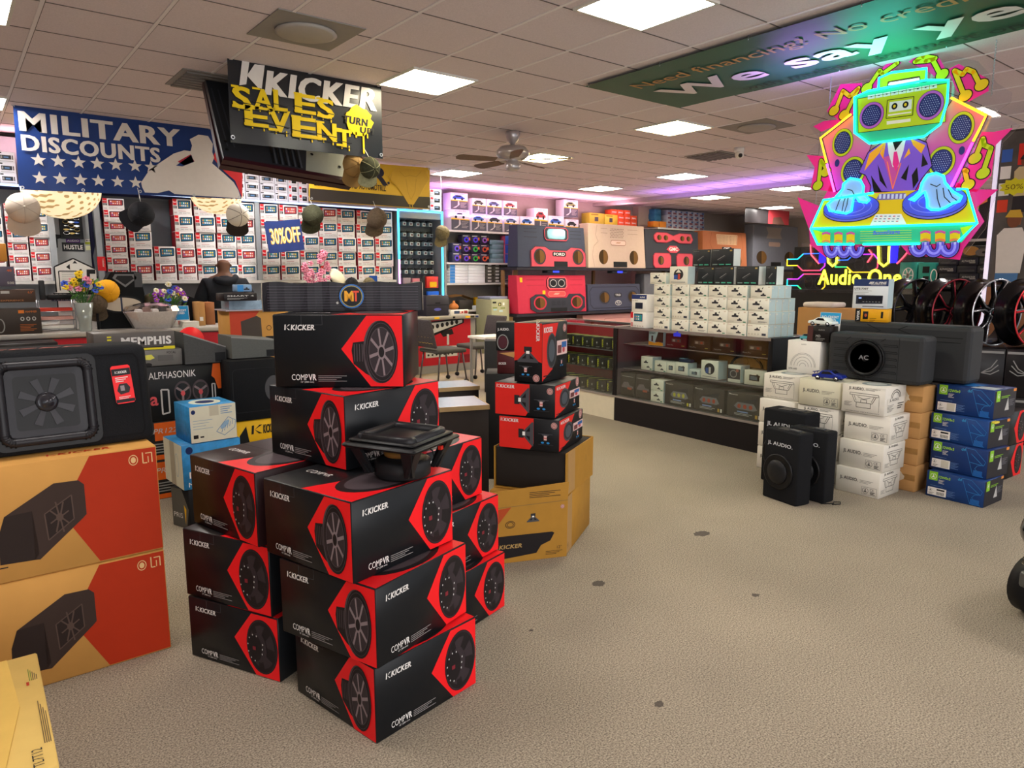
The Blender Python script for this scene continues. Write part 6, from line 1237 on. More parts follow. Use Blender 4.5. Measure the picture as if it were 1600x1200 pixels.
def d_brown(t,fr,w,h,body):
 lines(t,fr,[[(w*.18,h*.02),(w*.14,h*.3),(w*.22,h*.5),(w*.16,h*.7),(w*.2,h*.96)],[(w*.86,h*.96),(w*.9,h*.6),(w*.84,h*.4)]],mat('#7a4226',.7))
 b=MB();b.poly(fr,[(w*.3,h*.93),(w*.78,h*.93),(w*.76,h*.66),(w*.32,h*.66)],mat('#c9a27c',.6),1)
 for r in range(6):
  for c in range(14):b.disc(fr,w*(.33+.032*c),h*(.69+.04*r),w*.008,h*.012,mat('#5b3a24',.8),2,6)
 b.build('grille_panel',t)
 b=MB();b.poly(fr,hexo(w*.42,h*.5,w*.22,h*.1,.02),BLK,2);b.text(fr,'GMC',w*.46,h*.52,h*.07,PRNW,w=w*.13,bold=.03,l=3);b.build('badge',t)
 port(t,fr,w*.28,h*.22,w*.1,h*.2,body);port(t,fr,w*.78,h*.22,w*.1,h*.2,body)
def d_redch(t,fr,w,h,body):
 f2=plate(t,fr,[(w*.17,h*.12),(w*.25,h*.02),(w*.9,h*.02),(w*.97,h*.12),(w*.97,h*.4),(w*.9,h*.5),(w*.74,h*.5),(w*.7,h*.4),(w*.42,h*.4),(w*.36,h*.5),(w*.25,h*.5),(w*.17,h*.4)],DKC)
 port(t,f2,w*.30,h*.27,w*.09,h*.18,REDC);port(t,f2,w*.84,h*.27,w*.09,h*.18,REDC)
 b=MB();b.rect(f2,w*.45,h*.03,w*.24,h*.1,BLK,2)
 for c in range(3):b.poly(f2,hexo(w*(.46+.075*c),h*.19,w*.06,h*.13,.01),mat('#2a2b33',.6),2)
 b.build('display_slot',t)
 f3=plate(t,fr,hexo(w*.41,h*.63,w*.3,h*.32,.05),DKC,'window_frame');b=MB();b.line(f3,hexo(w*.42,h*.64,w*.28,h*.3,.045),.016,mat('#ff3b3b',.3,0,3),2,True);b.build('red_light_ring',t)
 b=MB()
 for x in(.5,.62):b.disc(f3,w*x,h*.79,w*.05,h*.1,BLK,2,18);b.ring(f3,w*x,h*.79,w*.05,h*.1,.012,LGREY,3,18)
 b.build('tweeter',t)
 b=MB();b.poly(fr,hexo(w*.43,h*.44,w*.25,h*.13,.03),mat('#f0413f',.4,0,.6),2);b.line(fr,hexo(w*.43,h*.44,w*.25,h*.13,.03),.01,mat('#ff8a80',.4),3,True);b.poly(fr,[(w*.5,h*.48),(w*.53,h*.53),(w*.6,h*.53),(w*.57,h*.48)],mat('#ff9a8a',.4),3);b.build('badge',t)
 lines(t,fr,[[(w*.13,h*.88),(w*.38,h*.88)],[(w*.13,h*.74),(w*.38,h*.74)],[(w*.76,h*.88),(w*.95,h*.88)],[(w*.76,h*.74),(w*.95,h*.74)]],mat('#8d1f33',.6))
 b=MB();b.rect(fr,w*.04,h*.82,w*.035,h*.12,YEL,1);b.rect(fr,w*.35,h*.5,w*.04,h*.1,YEL,1);b.build('price_tag',t)
def d_toyota(t,fr,w,h,body):
 port(t,fr,w*.3,h*.5,w*.1,h*.25,DKC);port(t,fr,w*.83,h*.5,w*.1,h*.25,DKC)
 b=MB();b.line(fr,hexo(w*.04,h*.1,w*.92,h*.8,.08),.012,mat('#1f2029',.7),1,True);b.build('edge_seam',t)
 b=MB();b.poly(fr,hexo(w*.48,h*.5,w*.14,h*.16,.02),mat('#26272f',.6),2);b.text(fr,'TRD',w*.5,h*.55,h*.08,LGREY,w=w*.1,bold=.03,l=3);b.ring(fr,w*.55,h*.28,w*.06,h*.1,.012,LGREY,2);b.ring(fr,w*.55,h*.3,w*.025,h*.08,.01,LGREY,3,16);b.ring(fr,w*.55,h*.32,w*.05,h*.04,.01,LGREY,3,16);b.build('badge',t)
def d_grey2(t,fr,w,h,body):
 f3=plate(t,fr,hexo(w*.5,h*.6,w*.4,h*.33,.06),mat('#4b4c54',.7),'window_frame');b=MB();b.poly(f3,hexo(w*.55,h*.65,w*.3,h*.22,.04),mat('#c9d2cf',.3),2);b.build('window_pane',t);port(t,fr,w*.8,h*.15,w*.12,h*.2,mat('#5a5b63',.7))
def d_grey(t,fr,w,h,body):
 b=MB();b.poly(fr,[(w*.28,h*.95),(w*.62,h*.95),(w*.58,h*.82),(w*.62,h*.7),(w*.28,h*.7),(w*.32,h*.82)],mat('#8a7f76',.6),1);b.poly(fr,hexo(w*.33,h*.52,w*.25,h*.1,.03),mat('#a58a7c',.6),1);b.rect(fr,w*.38,h*.05,w*.22,h*.12,BLK,1);b.build('badge',t)
 port(t,fr,w*.18,h*.27,w*.13,h*.19,GRYC);port(t,fr,w*.78,h*.27,w*.13,h*.19,GRYC)
TY=10.45;za=at(860,418,Y=TY).z;zb=at(860,489,Y=TY).z;ZU,ZL=za+.001,zb+.001
truck_box(809,353,917,417,TY,NAVYC,'navy and pink truck speaker box, upper row, with small windscreen',d_ford,zb=ZU)
truck_box(920,351,1010,417,TY,CREAMC,'cream truck speaker box with dotted grille panel, upper row',d_chevy,zb=ZU)
truck_box(1010,360,1093,416,TY,DKC,'charcoal and red truck speaker box with six small ports',d_gmc,trap=0,zb=ZU)
truck_box(1099,362,1169,416,TY,BRN,'brown leather truck speaker box behind the black printed boxes',d_brown,zb=ZU)
truck_box(1178,352,1250,405,TY,GRYC,'grey truck speaker box beside the neon sign',d_grey,zb=ZU)
truck_box(810,430,917,488,TY,REDC,'bright red truck speaker box with red light ring, lower row',d_redch,trap=0,zb=ZL)
truck_box(920,444,1003,486,TY,mat('#3f4153',.75),'slate blue truck speaker box with carmaker oval, lower row',d_toyota,trap=.01,zb=ZL)
truck_box(1008,428,1064,470,TY,mat('#5a5b62',.75),'grey truck speaker box half hidden behind the white camera boxes',d_grey2,zb=ZL)
# the stand that carries them
xa,xb=at(806,450,Y=TY).x,at(1262,450,Y=TY).x
t=thing('truck_box_stand','dark display stand carrying two rows of truck speaker boxes','stand',(xa,TY,0))
for z,nm in((za,'upper_board'),(zb,'lower_board')):b=MB();b.box((0,-.03,z-.05),(xb-xa,.5,z-.002),mat('#2b2830',.6));b.build(nm,t)
for x in(0,(xb-xa)*.235,(xb-xa)*.455,(xb-xa)*.7,xb-xa-.05):b=MB();b.box((x,.40,0),(x+.05,.46,za-.051),mat('#8a6a48',.7));b.build('timber_post',t)
b=MB();b.box((0,.51,0),(xb-xa,.53,zb+.5),mat('#3c383c',.7));b.build('back_panel',t)
b=MB();b.box((.2,.1,zb+.0),(.21,.11,zb+.01),BLK);b.build('peg',t)
# radios lit between the rows
for i,px in enumerate((870,970,1062)):
 z=za-.055;p=at(px,421,Y=TY-.02);t=thing('demo_radio',['small demo radio with blue display under the navy box','small demo radio with blue display under the cream box','small demo radio hung under the charcoal box'][i],'radio',(p.x,TY+.0,z-.05),0,'demo radios between the box rows');b=MB();b.bevbox((-.22,0,0),(.22,.16,.05),.006,DKC,1);b.build('body',t);b=MB();b.rect(Fr((0,0,0),(1,0,0),(0,0,1)),-.08,.008,.16,.036,mat('#2f3cf0',.3,0,1.6 if i<2 else .2),1);b.build('display',t)
 # pinkish box lower, brown pieces
truck_box(916,491,1000,516,TY-.1,mat('#b07f78',.75),'dusty pink truck speaker box on the lowest level',lambda t,fr,w,h,m:lines(t,fr,[[(w*.3,h*.1),(w*.4,h*.8)],[(w*.4,h*.8),(w*.9,h*.8)]],mat('#7a4a48',.7)),lean=.15)
# ================================================================ stock behind the tan cartons
def kick_yel(b,fr,w,h):brand(b,fr,w*.42,h*.6,h*.25,INK,w*.5);b.poly(fr,[(w*.15,h*.1),(w*.18,h*.6),(w*.32,h*.85),(w*.4,h*.2)],BLK,1)
loc,rz,w,d,h=corner_pose(.987,4.257,.35,.17,.33,.237,0,1)
t=thing('slim_carton','black and grey carton on the carpet under the blue printed cartons','box',(loc[0],loc[1],0),rz);b=MB();b.bevbox((0,0,0),(w,d,h),.003,BLK,1);b.build('carton',t)
b=MB();fr=faces(w,d,h)['front'];b.poly(fr,[(.003,.003),(w*.8,.003),(w*.95,h*.5),(w*.6,h*.99),(.003,h*.99)],mat('#57554f',.5),1);b.text(fr,'PRIS',w*.1,h*.25,h*.13,PRNW,w=w*.5);b.poly(fr,[(w*.75,h*.1),(w*.82,h*.5),(w*.7,h*.6)],YEL,2);b.disc(faces(w,d,h)['right'],d*.15,h*.8,.018,.018,mat('#e8c21f',.4),1,14);b.text(faces(w,d,h)['right'],'Pulse',d*.15,h*.2,.05,LGREY,w=.12);b.build('printed_art',t)
def blue_art(m):return mat(m,.4,noise=.45,scale=28)
for nm,(nx,ny,yaw,w,d,h,z)in(('large blue and white carton with silver tape under the smaller one',(.965,4.253,.062,.34,.334,.264,.24)),('small blue and white driver carton with a driver drawing, on the larger',(1.019,4.255,.065,.267,.265,.213,.507))):
 loc,rz,w,d,h=corner_pose(nx,ny,yaw,w,d,h,z,1);t=thing('blue_white_carton',nm,'box',loc,rz,'blue and white driver cartons');CR=mat('#d8d6c2',.6)
 b=MB();b.bevbox((0,0,0),(w,d,h),.003,blue_art('#2f86c4'),1);b.build('carton',t);F=faces(w,d,h);b=MB()
 if w>.3:
  b.rect(F['front'],.002,.002,w-.004,h-.004,CR,1);b.rect(F['front'],w*.35,.002,w*.25,h-.004,mat('#a9a18c',.4),2);b.ring(F['front'],w*.7,h*.5,.03,.07,.004,mat('#7ea6c4',.5),2);b.text(F['right'],'M',d*.1,h*.25,.04,WHT,w=.05);b.text(F['right'],'MEMPHIS',d*.08,h*.06,.028,WHT,w=.16);b.disc(F['right'],d*.12,h*.87,.02,.022,NAVY,1,14)
 else:
  fr=F['right'];b.rect(fr,.002,.002,d-.004,h-.004,CR,1);LB2=mat('#5d8cb8',.5);b.disc(fr,d*.08,h*.85,.012,.013,NAVY,2,14);b.rect(fr,d*.42,h*.7,d*.2,h*.28,mat('#c2bda8',.5),2);small_print(b,fr,d*.66,h*.9,d*.25,4,LB2,2,.012,.004);small_print(b,fr,d*.06,h*.6,d*.42,4,LB2,2,.016,.002)
  P=[(.55,.25),(.82,.62),(.98,.5),(.95,.3),(.72,.12)];b.line(fr,[(d*x,h*y)for x,y in P],.003,LB2,2,True);b.disc(fr,d*.74,h*.42,d*.13,h*.06,mat('#8fb0cc',.5),2,18,.75)
  for k in range(5):b.line(fr,[(d*(.66+.06*k),h*(.2+.05*k)),(d*(.7+.055*k),h*(.34+.05*k))],.003,LB2,3)
  b.rect(fr,d*.06,h*.12,d*.1,h*.1,INK,2);b.rect(fr,d*.2,h*.13,d*.08,h*.04,INK,2);fr=Fr((0,0,h),(1,0,0),(0,1,0),.0003);b.disc(fr,w*.5,d*.5,w*.36,d*.33,mat('#c9d3c9',.5),1);b.disc(fr,w*.5,d*.5,w*.2,d*.2,NAVY,2)
 b.build('printed_art',t)
Y1=4.98
def a_alpha(b,fr,w,h):
 WT=mat('#dfdedc',.5);RD=mat('#d0545a',.5);b.text(fr,'ALPHASONIK',w*.28,h*.77,h*.13,WT,w=w*.46);b.line(fr,[(w*.17,h*.72),(w*.26,h*.72),(w*.26,h*.93),(w*.17,h*.93)],.005,WT,1,True);b.text(fr,'a',w*.18,h*.76,h*.12,mat('#d8652c',.5),w=w*.07)
 b.text(fr,'a',w*.28,h*.3,h*.24,RD,w=w*.075,bold=.02);b.line(fr,[(w*.39,h*.12),(w*.46,h*.14),(w*.46,h*.56),(w*.39,h*.57)],.01,LGREY,1,True)
 for x in(.6,.78):
  b.disc(fr,w*x,h*.5,w*.085,h*.2,SK2,1);b.disc(fr,w*x,h*.5,w*.07,h*.16,BLKG,2)
  for k in range(3):a=2*PI*k/3+.5;b.line(fr,[(w*x,h*.5),(w*(x+.07*math.cos(a)),h*(.5+.16*math.sin(a)))],.014,SK4,3)
  b.disc(fr,w*x,h*.47,w*.022,h*.05,RD,4,12)
 O=mat('#d9601c',.5);b.poly(fr,[(w*.9,h*.75),(w*.92,h*.98),(w*.997,h*.98),(w*.997,h*.5),(w*.96,h*.5),(w*.93,h*.7)],O,1);b.line(fr,[(w*.9,h*.15),(w*.93,h*.15),(w*.93,h*.6),(w*.9,h*.6)],.008,LGREY,1,True)
ta=small_box('enclosure_carton',186,571,347,656,Y1,.36,mat('#191a1c',.45),'black carton with printed twin woofers behind the black square enclosure',a_alpha,'black cartons behind the tan ones');az=ta.location.z;ah=max(v[2]for v in ta.children[0].bound_box)
def a_apr(b,fr,w,h):b.poly(fr,[(w*.3,h*.5),(w*.3,h*.95),(w*.55,h*.95),(w*.6,h*.8),(w*.66,h*.95),(w*.7,h*.95),(w*.68,h*.6),(w*.45,h*.5)],mat('#d9601c',.5),1);b.text(fr,'APR122',w*.22,h*.68,h*.13,LGREY,w=w*.3,shear=.2);small_print(b,fr,w*.25,h*.4,w*.4,4,GREY,1,h*.07,h*.03);b.rect(fr,w*.2,.004,w*.3,h*.12,mat('#d9601c',.5),1)
wA=max(v[0]for v in ta.children[0].bound_box)
for k in range(2):
 t=thing('enclosure_carton',['lowest black and orange carton on the carpet behind the tan ones','black and orange carton with sloping orange print, under the twin woofer carton'][k],'box',(ta.location.x,Y1+.01,k*az/2),0,'black cartons behind the tan ones');b=MB();b.bevbox((0,0,0),(wA,.36,az/2-.002),.004,mat('#1d1b1b',.5),1);b.build('carton',t);b=MB();a_apr(b,faces(wA,.36,az/2)['front'],wA,az/2);b.build('printed_art',t)
ztA=az+ah+.002
tf=small_box('amplifier_carton',160,547,285,573,Y1-.0,.3,mat('#6f6d6a',.5),'grey amplifier carton between the twin woofer carton and the yellow striped one',lambda b,fr,w,h:(b.text(fr,'FOCAL',w*.8,h*.72,h*.16,INK,w=w*.12),b.poly(fr,[(w*.48,h*.45),(w*.5,h*.68),(w*.6,h*.72),(w*.64,h*.5),(w*.58,h*.4)],mat('#d4d05a',.4),2),b.disc(fr,w*.55,h*.1,w*.05,h*.12,INK,1),b.rect(fr,w*.3,h*.3,w*.14,h*.35,mat('#5d5b59',.5),1),b.rect(fr,w*.68,h*.3,w*.2,h*.35,mat('#5d5b59',.5),1)),None,ztA)
zf=tf.location.z+max(v[2]for v in tf.children[0].bound_box)+.001
small_box('amplifier_carton',146,518,273,547,Y1,.28,mat('#5a5553',.5),'grey amplifier carton with yellow base stripe and bold white lettering',lambda b,fr,w,h:(b.rect(fr,.001,.001,w-.002,h*.16,mat('#d8cf2a',.5),1),b.text(fr,'MEMPHIS',w*.33,h*.3,h*.45,PRNW,w=w*.62,bold=.06),b.rect(fr,w*.16,h*.6,w*.05,h*.08,mat('#d8cf2a',.5),1),b.rect(fr,w*.16,h*.75,w*.05,h*.08,mat('#d8cf2a',.5),1),small_print(b,fr,w*.35,h*.12,w*.5,1,INK,2,.01,.006)),None,zf)
# wedge enclosures
def wedge(px0,py0,px1,py1,Y,d,m,label,tip,z0):
 ym=(py0+py1)/2;x0,x1=at(px0,ym,Y=Y).x,at(px1,ym,Y=Y).x;h=at(px0,py0,Y=Y).z-z0;w=x1-x0
 t=thing('wedge_enclosure',label,'speaker box',(x0,Y,z0),0,'grey wedge speaker boxes');b=MB();b.prism([(0,0),(w,0),(w,h*tip),(0,h)],d,m,Fr((0,0,0),(1,0,0),(0,0,1)),0);b.build('shell',t)
 b=MB();fr=Fr((0,-.001,0),(1,0,0),(0,0,1));b.rect(fr,w*.72,h*.02,w*.26,h*.3,BLK,1);b.line(fr,[(0,h*.97),(w,h*tip*.97)],.008,GREY,1);b.build('vent_slot',t);return t
GCP=mat('#4a4b4b',.85,noise=.2,scale=90)
wedge(288,520,353,571,Y1-.02,.34,GCP,'grey carpeted wedge box on the twin woofer carton',.5,ztA)
wx=at(349,560,Y=Y1).x
tk=small_box('subwoofer_enclosure',360,562,436,656,Y1-.18,.4,CARPETB,'plain black carpeted enclosure with round grey cone by the maroon carton',None,None,None,'speaker')
bk=MB();fk=Fr((0,-.002,0),(1,0,0),(0,0,1));wk=max(v[0]for v in tk.children[0].bound_box);hk=max(v[2]for v in tk.children[0].bound_box)
bk.disc(fk,wk*.9,hk*.5,wk*.2,hk*.22,mat('#4a4a4d',.5),1);bk.line(fk,rsq(wk*.5,hk*.5,min(wk,hk)*.45,.03),.006,BLK,1,True);bk.build('cone',tk)
zk=tk.location.z
for k in range(2):small_box('enclosure_carton',361,656,436,720,Y1-.17,.4,YEL,['lowest yellow and black carton beneath the plain black enclosure','yellow and black carton right under the plain black enclosure'][k],kick_yel,'yellow and black cartons',k*zk/2).children[0].scale.z=1
for o in[o for o in sc.objects if o.name.startswith('enclosure_carton')and 'yellow and black' in(o.get('label')or '')]:
 hh_=max(v[2]for v in o.children[0].bound_box);f_=(zk/2-.003)/hh_
 for c_ in o.children:c_.scale.z=f_
wedge(362,526,436,561,Y1-.1,.3,mat('#5c5e5c',.85,noise=.15,scale=90),'lighter grey wedge box lying on the plain black enclosure',.75,zk+hk+.006)
t=thing('red_disc','small bright red disc leaning behind the grey wedge box','disc',(at(306,530,Y=Y1+.2).x,Y1+.335,ztA+.03));b=MB();b.lathe([(.09,-.004),(.09,.004)],mat('#e0252a',.4),28,Matrix.Translation((0,0,.1))@Matrix.Rotation(PI/2,4,'X'));b.build('disc',t)
def a_orange(b,fr,w,h):b.poly(fr,[(.002,.002),(w*.25,.002),(w*.32,h*.3),(w*.3,h*.7),(w*.5,h*.99),(.002,h*.99)],mat('#c2452c',.6),1);b.poly(fr,[(w*.2,h*.15),(w*.18,h*.8),(w*.45,h*.9),(w*.52,h*.85),(w*.53,h*.35),(w*.3,h*.1)],mat('#4a423c',.6),2);b.ring(fr,w*.65,h*.66,.02,.02,.004,INK,2,14);b.poly(fr,[(w*.58,h*.5),(w*.75,h*.5),(w*.7,h*.42),(w*.63,h*.42)],INK,2);b.rect(fr,w*.6,h*.36,w*.04,h*.04,INK,2);b.rect(fr,w*.68,h*.36,w*.04,h*.04,INK,2)
to=small_box('enclosure_carton',360,485,452,566,5.55,.3,KRAFT,'tan and orange carton with enclosure picture behind the grey wedge boxes',a_orange);zo=to.location.z
ho=max(v[2]for v in to.children[0].bound_box);wo=max(v[0]for v in to.children[0].bound_box)
for k in range(2):
 t=thing('tan_carton',['lower plain tan carton holding up the orange printed carton','upper plain tan carton holding up the orange printed carton'][k],'box',(to.location.x,5.56,k*zo/2),0,'plain tan cartons by the counter');b=MB();b.bevbox((0,0,0),(wo,.3,zo/2-.002),.004,KRAFT,1);b.build('carton',t)
zt2=zo+ho+.001
t=thing('clear_tray','clear plastic tray with goods on the tan and orange carton','tray',(to.location.x-.03,5.52,zt2));b=MB();b.box((0,0,0),(wo*.9,.3,.008),mat('#b9aab4',.2));b.build('base',t);b=MB();b.box((.04,.05,.009),(wo*.85,.25,.075),mat('#8fa3b4',.1,.3,noise=.5,scale=20));b.build('clear_pack',t)
small_box('small_black_box',350,463,402,475,5.5,.2,mat('#241f22',.45),'flat black lettered box on the clear tray',a_txt('SMART 4',LGREY),None,zt2+.077)
small_box('camera_box',371,453,394,464,5.52,.12,mat('#7fa0c8',.4),'small blue and white box topmost on the clear tray',lambda b,fr,w,h:(b.rect(fr,.002,.002,w*.4,h-.004,mat('#3a8ad0',.4),1),cam_blob(b,fr,w*.65,h*.4,w*.2)),None,zt2+.077+.068)
# ================================================================ service counter, person
CZ=.92;CY0=8.02
t=thing('service_counter','long grey topped service counter with a red printed front','counter',(-1.7,CY0,0));Lc=4.2
b=MB();b.bevbox((0,-.03,CZ-.045),(Lc,.58,CZ),.006,mat('#a8a49f',.4),1);b.build('worktop',t);b=MB();b.box((.02,.02,0),(Lc-.02,.56,CZ-.046),mat('#6a6460',.6));b.build('body',t);b=MB();b.box((.02,.012,.1),(Lc-.02,.019,CZ-.06),mat('#b32330',.5));b.build('red_front',t)
b=MB();fr=Fr((1.7,-.031,0),(1,0,0),(0,0,1));b.rect(fr,1.05,CZ-.04,.17,.035,WHT,1);b.text(fr,'JACKER',1.065,CZ-.033,.02,INK,w=.14,bold=.03,shear=.2);b.build('edge_sticker',t)
def cpt(px,py,Y=8.3,Z=CZ+.001):p=at(px,py,Y=Y);return Vector((p.x,Y,Z))
def cbox(a,p0,c,p1,Y,d,m,lab,art=None,g='boxes on the service counter',z0=CZ+.001):return small_box('counter_box',a,p0,c,p1,Y,d,m,lab,art,g,z0)
tb=cbox(-30,476,64,516,8.06,.3,mat('#3b332f',.5),'large dark brown component speaker box on the counter',lambda b,fr,w,h:(b.rect(fr,w*.62,h*.82,w*.1,h*.12,mat('#d8782c',.5),2),b.text(fr,'HAMMER',w*.74,h*.84,h*.08,mat('#d8782c',.5),w=w*.2),[b.ring(fr,w*(.68+.1*k),h*.6,w*.035,h*.08,.008,LGREY,2)for k in range(3)],small_print(b,fr,w*.63,h*.36,w*.28,5,mat('#b9692c',.5),2,h*.06,h*.02),b.ring(fr,w*.3,h*.35,w*.08,h*.28,.01,GREY,2)))
tc=cbox(-30,456,56,476,8.08,.28,mat('#4a3a33',.5),'flat dark brown speaker box second in the counter stack',lambda b,fr,w,h:(b.text(fr,'6.5"',w*.86,h*.7,h*.18,mat('#d8702c',.5),w=w*.1),b.text(fr,'EXPERIENCE',w*.35,h*.1,h*.12,mat('#c98a5a',.5),w=w*.42),b.rect(fr,w*.36,h*.7,w*.16,h*.2,LGREY,1)),z0=tb.location.z+.295)
cbox(-30,425,24,456,8.1,.26,mat('#5a5566',.5),'grey violet speaker box topmost on the counter stack',lambda b,fr,w,h:(b.text(fr,'40',w*.78,h*.75,h*.12,mat('#d8602c',.5),w=w*.14,bold=.03),b.text(fr,'500',w*.76,h*.12,h*.12,LGREY,w=w*.2,bold=.03),b.disc(fr,w*.45,h*.55,w*.1,h*.14,BLK,1)),z0=tc.location.z+.148)
cbox(-30,396,12,424,8.12,.2,mat('#c98a3c',.6),'orange tan box at the photo edge above the counter stack',None,z0=tc.location.z+.148+.228)
# paper tray, phone and keyboard
p=cpt(64,512);t=thing('paper_tray','wire paper tray filled with red and white papers on the counter','tray',p)
for k in range(3):b=MB();z=.02+.085*k;b.tube([(0,0,z),(.3,0,z),(.3,.2,z),(0,.2,z)],.004,STEEL,6,True);b.build('wire_shelf',t);b=MB();b.box((.01,.01,z+.005),(.28,.19,z+.035),[PAPER,mat('#d9a59a',.6),mat('#d8402c',.5)][k]);b.build('papers',t)
for x,y in((0,0),(.3,0),(0,.2),(.3,.2)):b=MB();b.tube([(x,y,0),(x,y,.3)],.004,STEEL,6);b.build('leg',t)
t=thing('desk_phone','black desk phone with upright handset resting on the paper tray','phone',p+Vector((.02,.02,.305)));b=MB();b.bevbox((.06,0,0),(.27,.16,.05),.008,BLK,1);b.build('base',t);b=MB();b.bevbox((0,.03,0),(.05,.08,.19),.01,mat('#2f3033',.4),2);b.build('handset',t)
b=MB()
for i in range(4):
 for j in range(3):b.box((.1+.035*i,.02+.035*j,.051),(.12+.035*i,.04+.035*j,.056),GREY)
b.build('keypad',t)
# sign board with a large numeral
p=cpt(80,466,8.54);xa=at(152,430,Y=8.54).x;w=xa-p.x;h=at(116,404,Y=8.54).z-CZ
t=thing('numeral_sign','white cut out dealer sign with a large black numeral standing on the counter','sign',p);fr=Fr((0,0,0),(1,0,0),(0,0,1));q=lambda P:[(w*x,h*y)for x,y in P]
b=MB();b.prism(q([(.12,.62),(.12,.0),(.9,.0),(.98,.35),(.98,.84),(.52,1.0),(.12,.88)]),.012,WHT,fr,0);b.build('board',t)
b=MB();b.line(fr,q([(.12,.88),(.52,1.0),(.95,.86)]),.014,INK,1);b.line(fr,q([(.12,.88),(.12,.3)]),.012,INK,1);b.line(fr,q([(.2,.55),(.2,.82),(.6,.82)]),.01,INK,1);b.poly(fr,q([(.36,.88),(.44,.92),(.44,.84)]),INK,1);b.poly(fr,q([(.55,.97),(.6,.93),(.5,.93)]),INK,1)
for k in range(7):b.line(fr,q([(.26,.62+.03*k),(.5,.62+.03*k)]),.003,GREY,1)
b.poly(fr,q([(0,.46),(.08,.52),(.42,.56),(.72,.9),(.8,.9),(.8,.56),(.98,.56),(.98,.46)]),WHT,2);b.text(fr,'45',w*.42,h*.5,h*.36,INK,w=w*.55,bold=.02,l=3,shear=.1);b.line(fr,q([(.05,.5),(.9,.5)]),.02,INK,4);b.rect(fr,0,h*.4,w*.92,h*.06,mat('#39405c',.5),3);b.text(fr,'ANNIVERSARY',w*.06,h*.41,h*.035,LGREY,w=w*.75,l=4);b.build('printed_art',t)
# black truck box with oval opening, cap on it
p=cpt(158,515,8.32);w=at(229,480,Y=8.32).x-p.x;h=at(190,424,Y=8.32).z-CZ
t=thing('console_speaker_box','tall black console speaker box with an oval light window on the counter','speaker box',p);fr=Fr((0,0,0),(1,0,0),(0,0,1));b=MB();b.prism([(0,0),(w,0),(w,h*.3),(w*.95,h*.35),(w*.98,h*.6),(w*.9,h*.99),(w*.3,h*.99),(.0,h*.6)],.2,CARPETB,fr,0);b.build('shell',t)
b=MB();b.disc(fr,w*.48,h*.42,w*.42,h*.13,mat('#cbbfae',.4),2);b.ring(fr,w*.48,h*.42,w*.46,h*.155,.02,BLK,3);b.rect(fr,w*.45,h*.3,w*.04,h*.24,mat('#2f3a52',.4),3);b.build('oval_window',t)
b=MB();P=[(.38,.95),(.78,.95),(.84,.88),(.58,.72),(.32,.88)];b.poly(fr,[(w*x,h*y)for x,y in P],mat('#75767a',.5),1);b.poly(fr,[(w*(.58+(x-.58)*.75),h*(.86+(y-.86)*.7))for x,y in P],mat('#1c1d20',.6),2);b.rect(fr,w*.78,h*.72,w*.17,h*.26,mat('#4b4c50',.6),1);b.build('shield_emblem',t)
def cap(loc,rz,m,mb_,label,s=1.0,pitch=0,roll=0,string=None,strap=True):
 t=thing('baseball_cap',label,'cap',loc,0,'caps hung and set about the shop');t.rotation_euler=(pitch,roll,rz);R=.088*s
 b=MB();n=20;V=[];k=7
 prof=[(math.cos(PI/2*i/k),math.sin(PI/2*i/k))for i in range(k+1)]
 b.lathe([(R*c,R*1.15*z_)for c,z_ in prof],m,n,cap=False);o=b.build('crown',t)
 b=MB();b.ell((0,0,R*1.16),(.012,.012,.007),m,8,5)
 for i in range(6):a=2*PI*i/6;b.tube([(R*1.005*c*math.cos(a),R*1.005*c*math.sin(a),R*1.155*z_)for c,z_ in prof],.0025,mb_,5)
 b.build('seam',o)
 b=MB();P=[(R*.92*math.cos(a),R*.92*math.sin(a))for a in[-1.15+2.3*i/10 for i in range(11)]]+[(R*(.5+1.35*math.cos(a*.8)),R*1.0*math.sin(a*1.2))for a in[1.15-2.3*i/10 for i in range(11)]]
 fr=Fr((0,0,.004),(1,0,-.18),(0,1,0));b.prism(P,.006,mb_,fr,0);b.build('visor',t)
 if string:b=MB();b.tube([(0,0,R*1.15),string],.0025,PAPER,5);b.build('string',t)
 return t
CAMO=mat('#6b6148',.9,noise=.6,scale=45);CAMO2=mat('#574a3c',.9,noise=.55,scale=45);CAMOD=mat('#3b3c2c',.9,noise=.6,scale=45);OLIVE=mat('#8d8a6a',.9,noise=.4,scale=45)
HANGR=Matrix(((0,1,0),(0,0,-1),(-1,0,0)))
yc=cap(cpt(166,447,8.31,CZ+h*.66),-PI/2-.3,mat('#e0a01c',.7),mat('#d8981a',.7),'bright yellow cap hung on the black console box',1.35)
yc.rotation_euler=(Matrix.Rotation(-.35,3,'Y')@Matrix.Rotation(.2,3,'X')@HANGR).to_euler()
def stood(px,py,Y,m,label):
 t=cap(cpt(px,py,Y,CZ+.26),0,m,m,label,1.1);t.rotation_euler=HANGR.to_euler();M=HANGR.inverted();b=MB();b.tube([M@Vector((0,.01,.02)),M@Vector((0,.01,-.258))],.012,BLK,8);b.build('stand',t)
stood(238,470,8.5,CAMO,'camouflage cap on a short stand beside the console box')
stood(151,472,8.26,CAMO2,'brown camouflage cap on a short stand by the first flower vase')
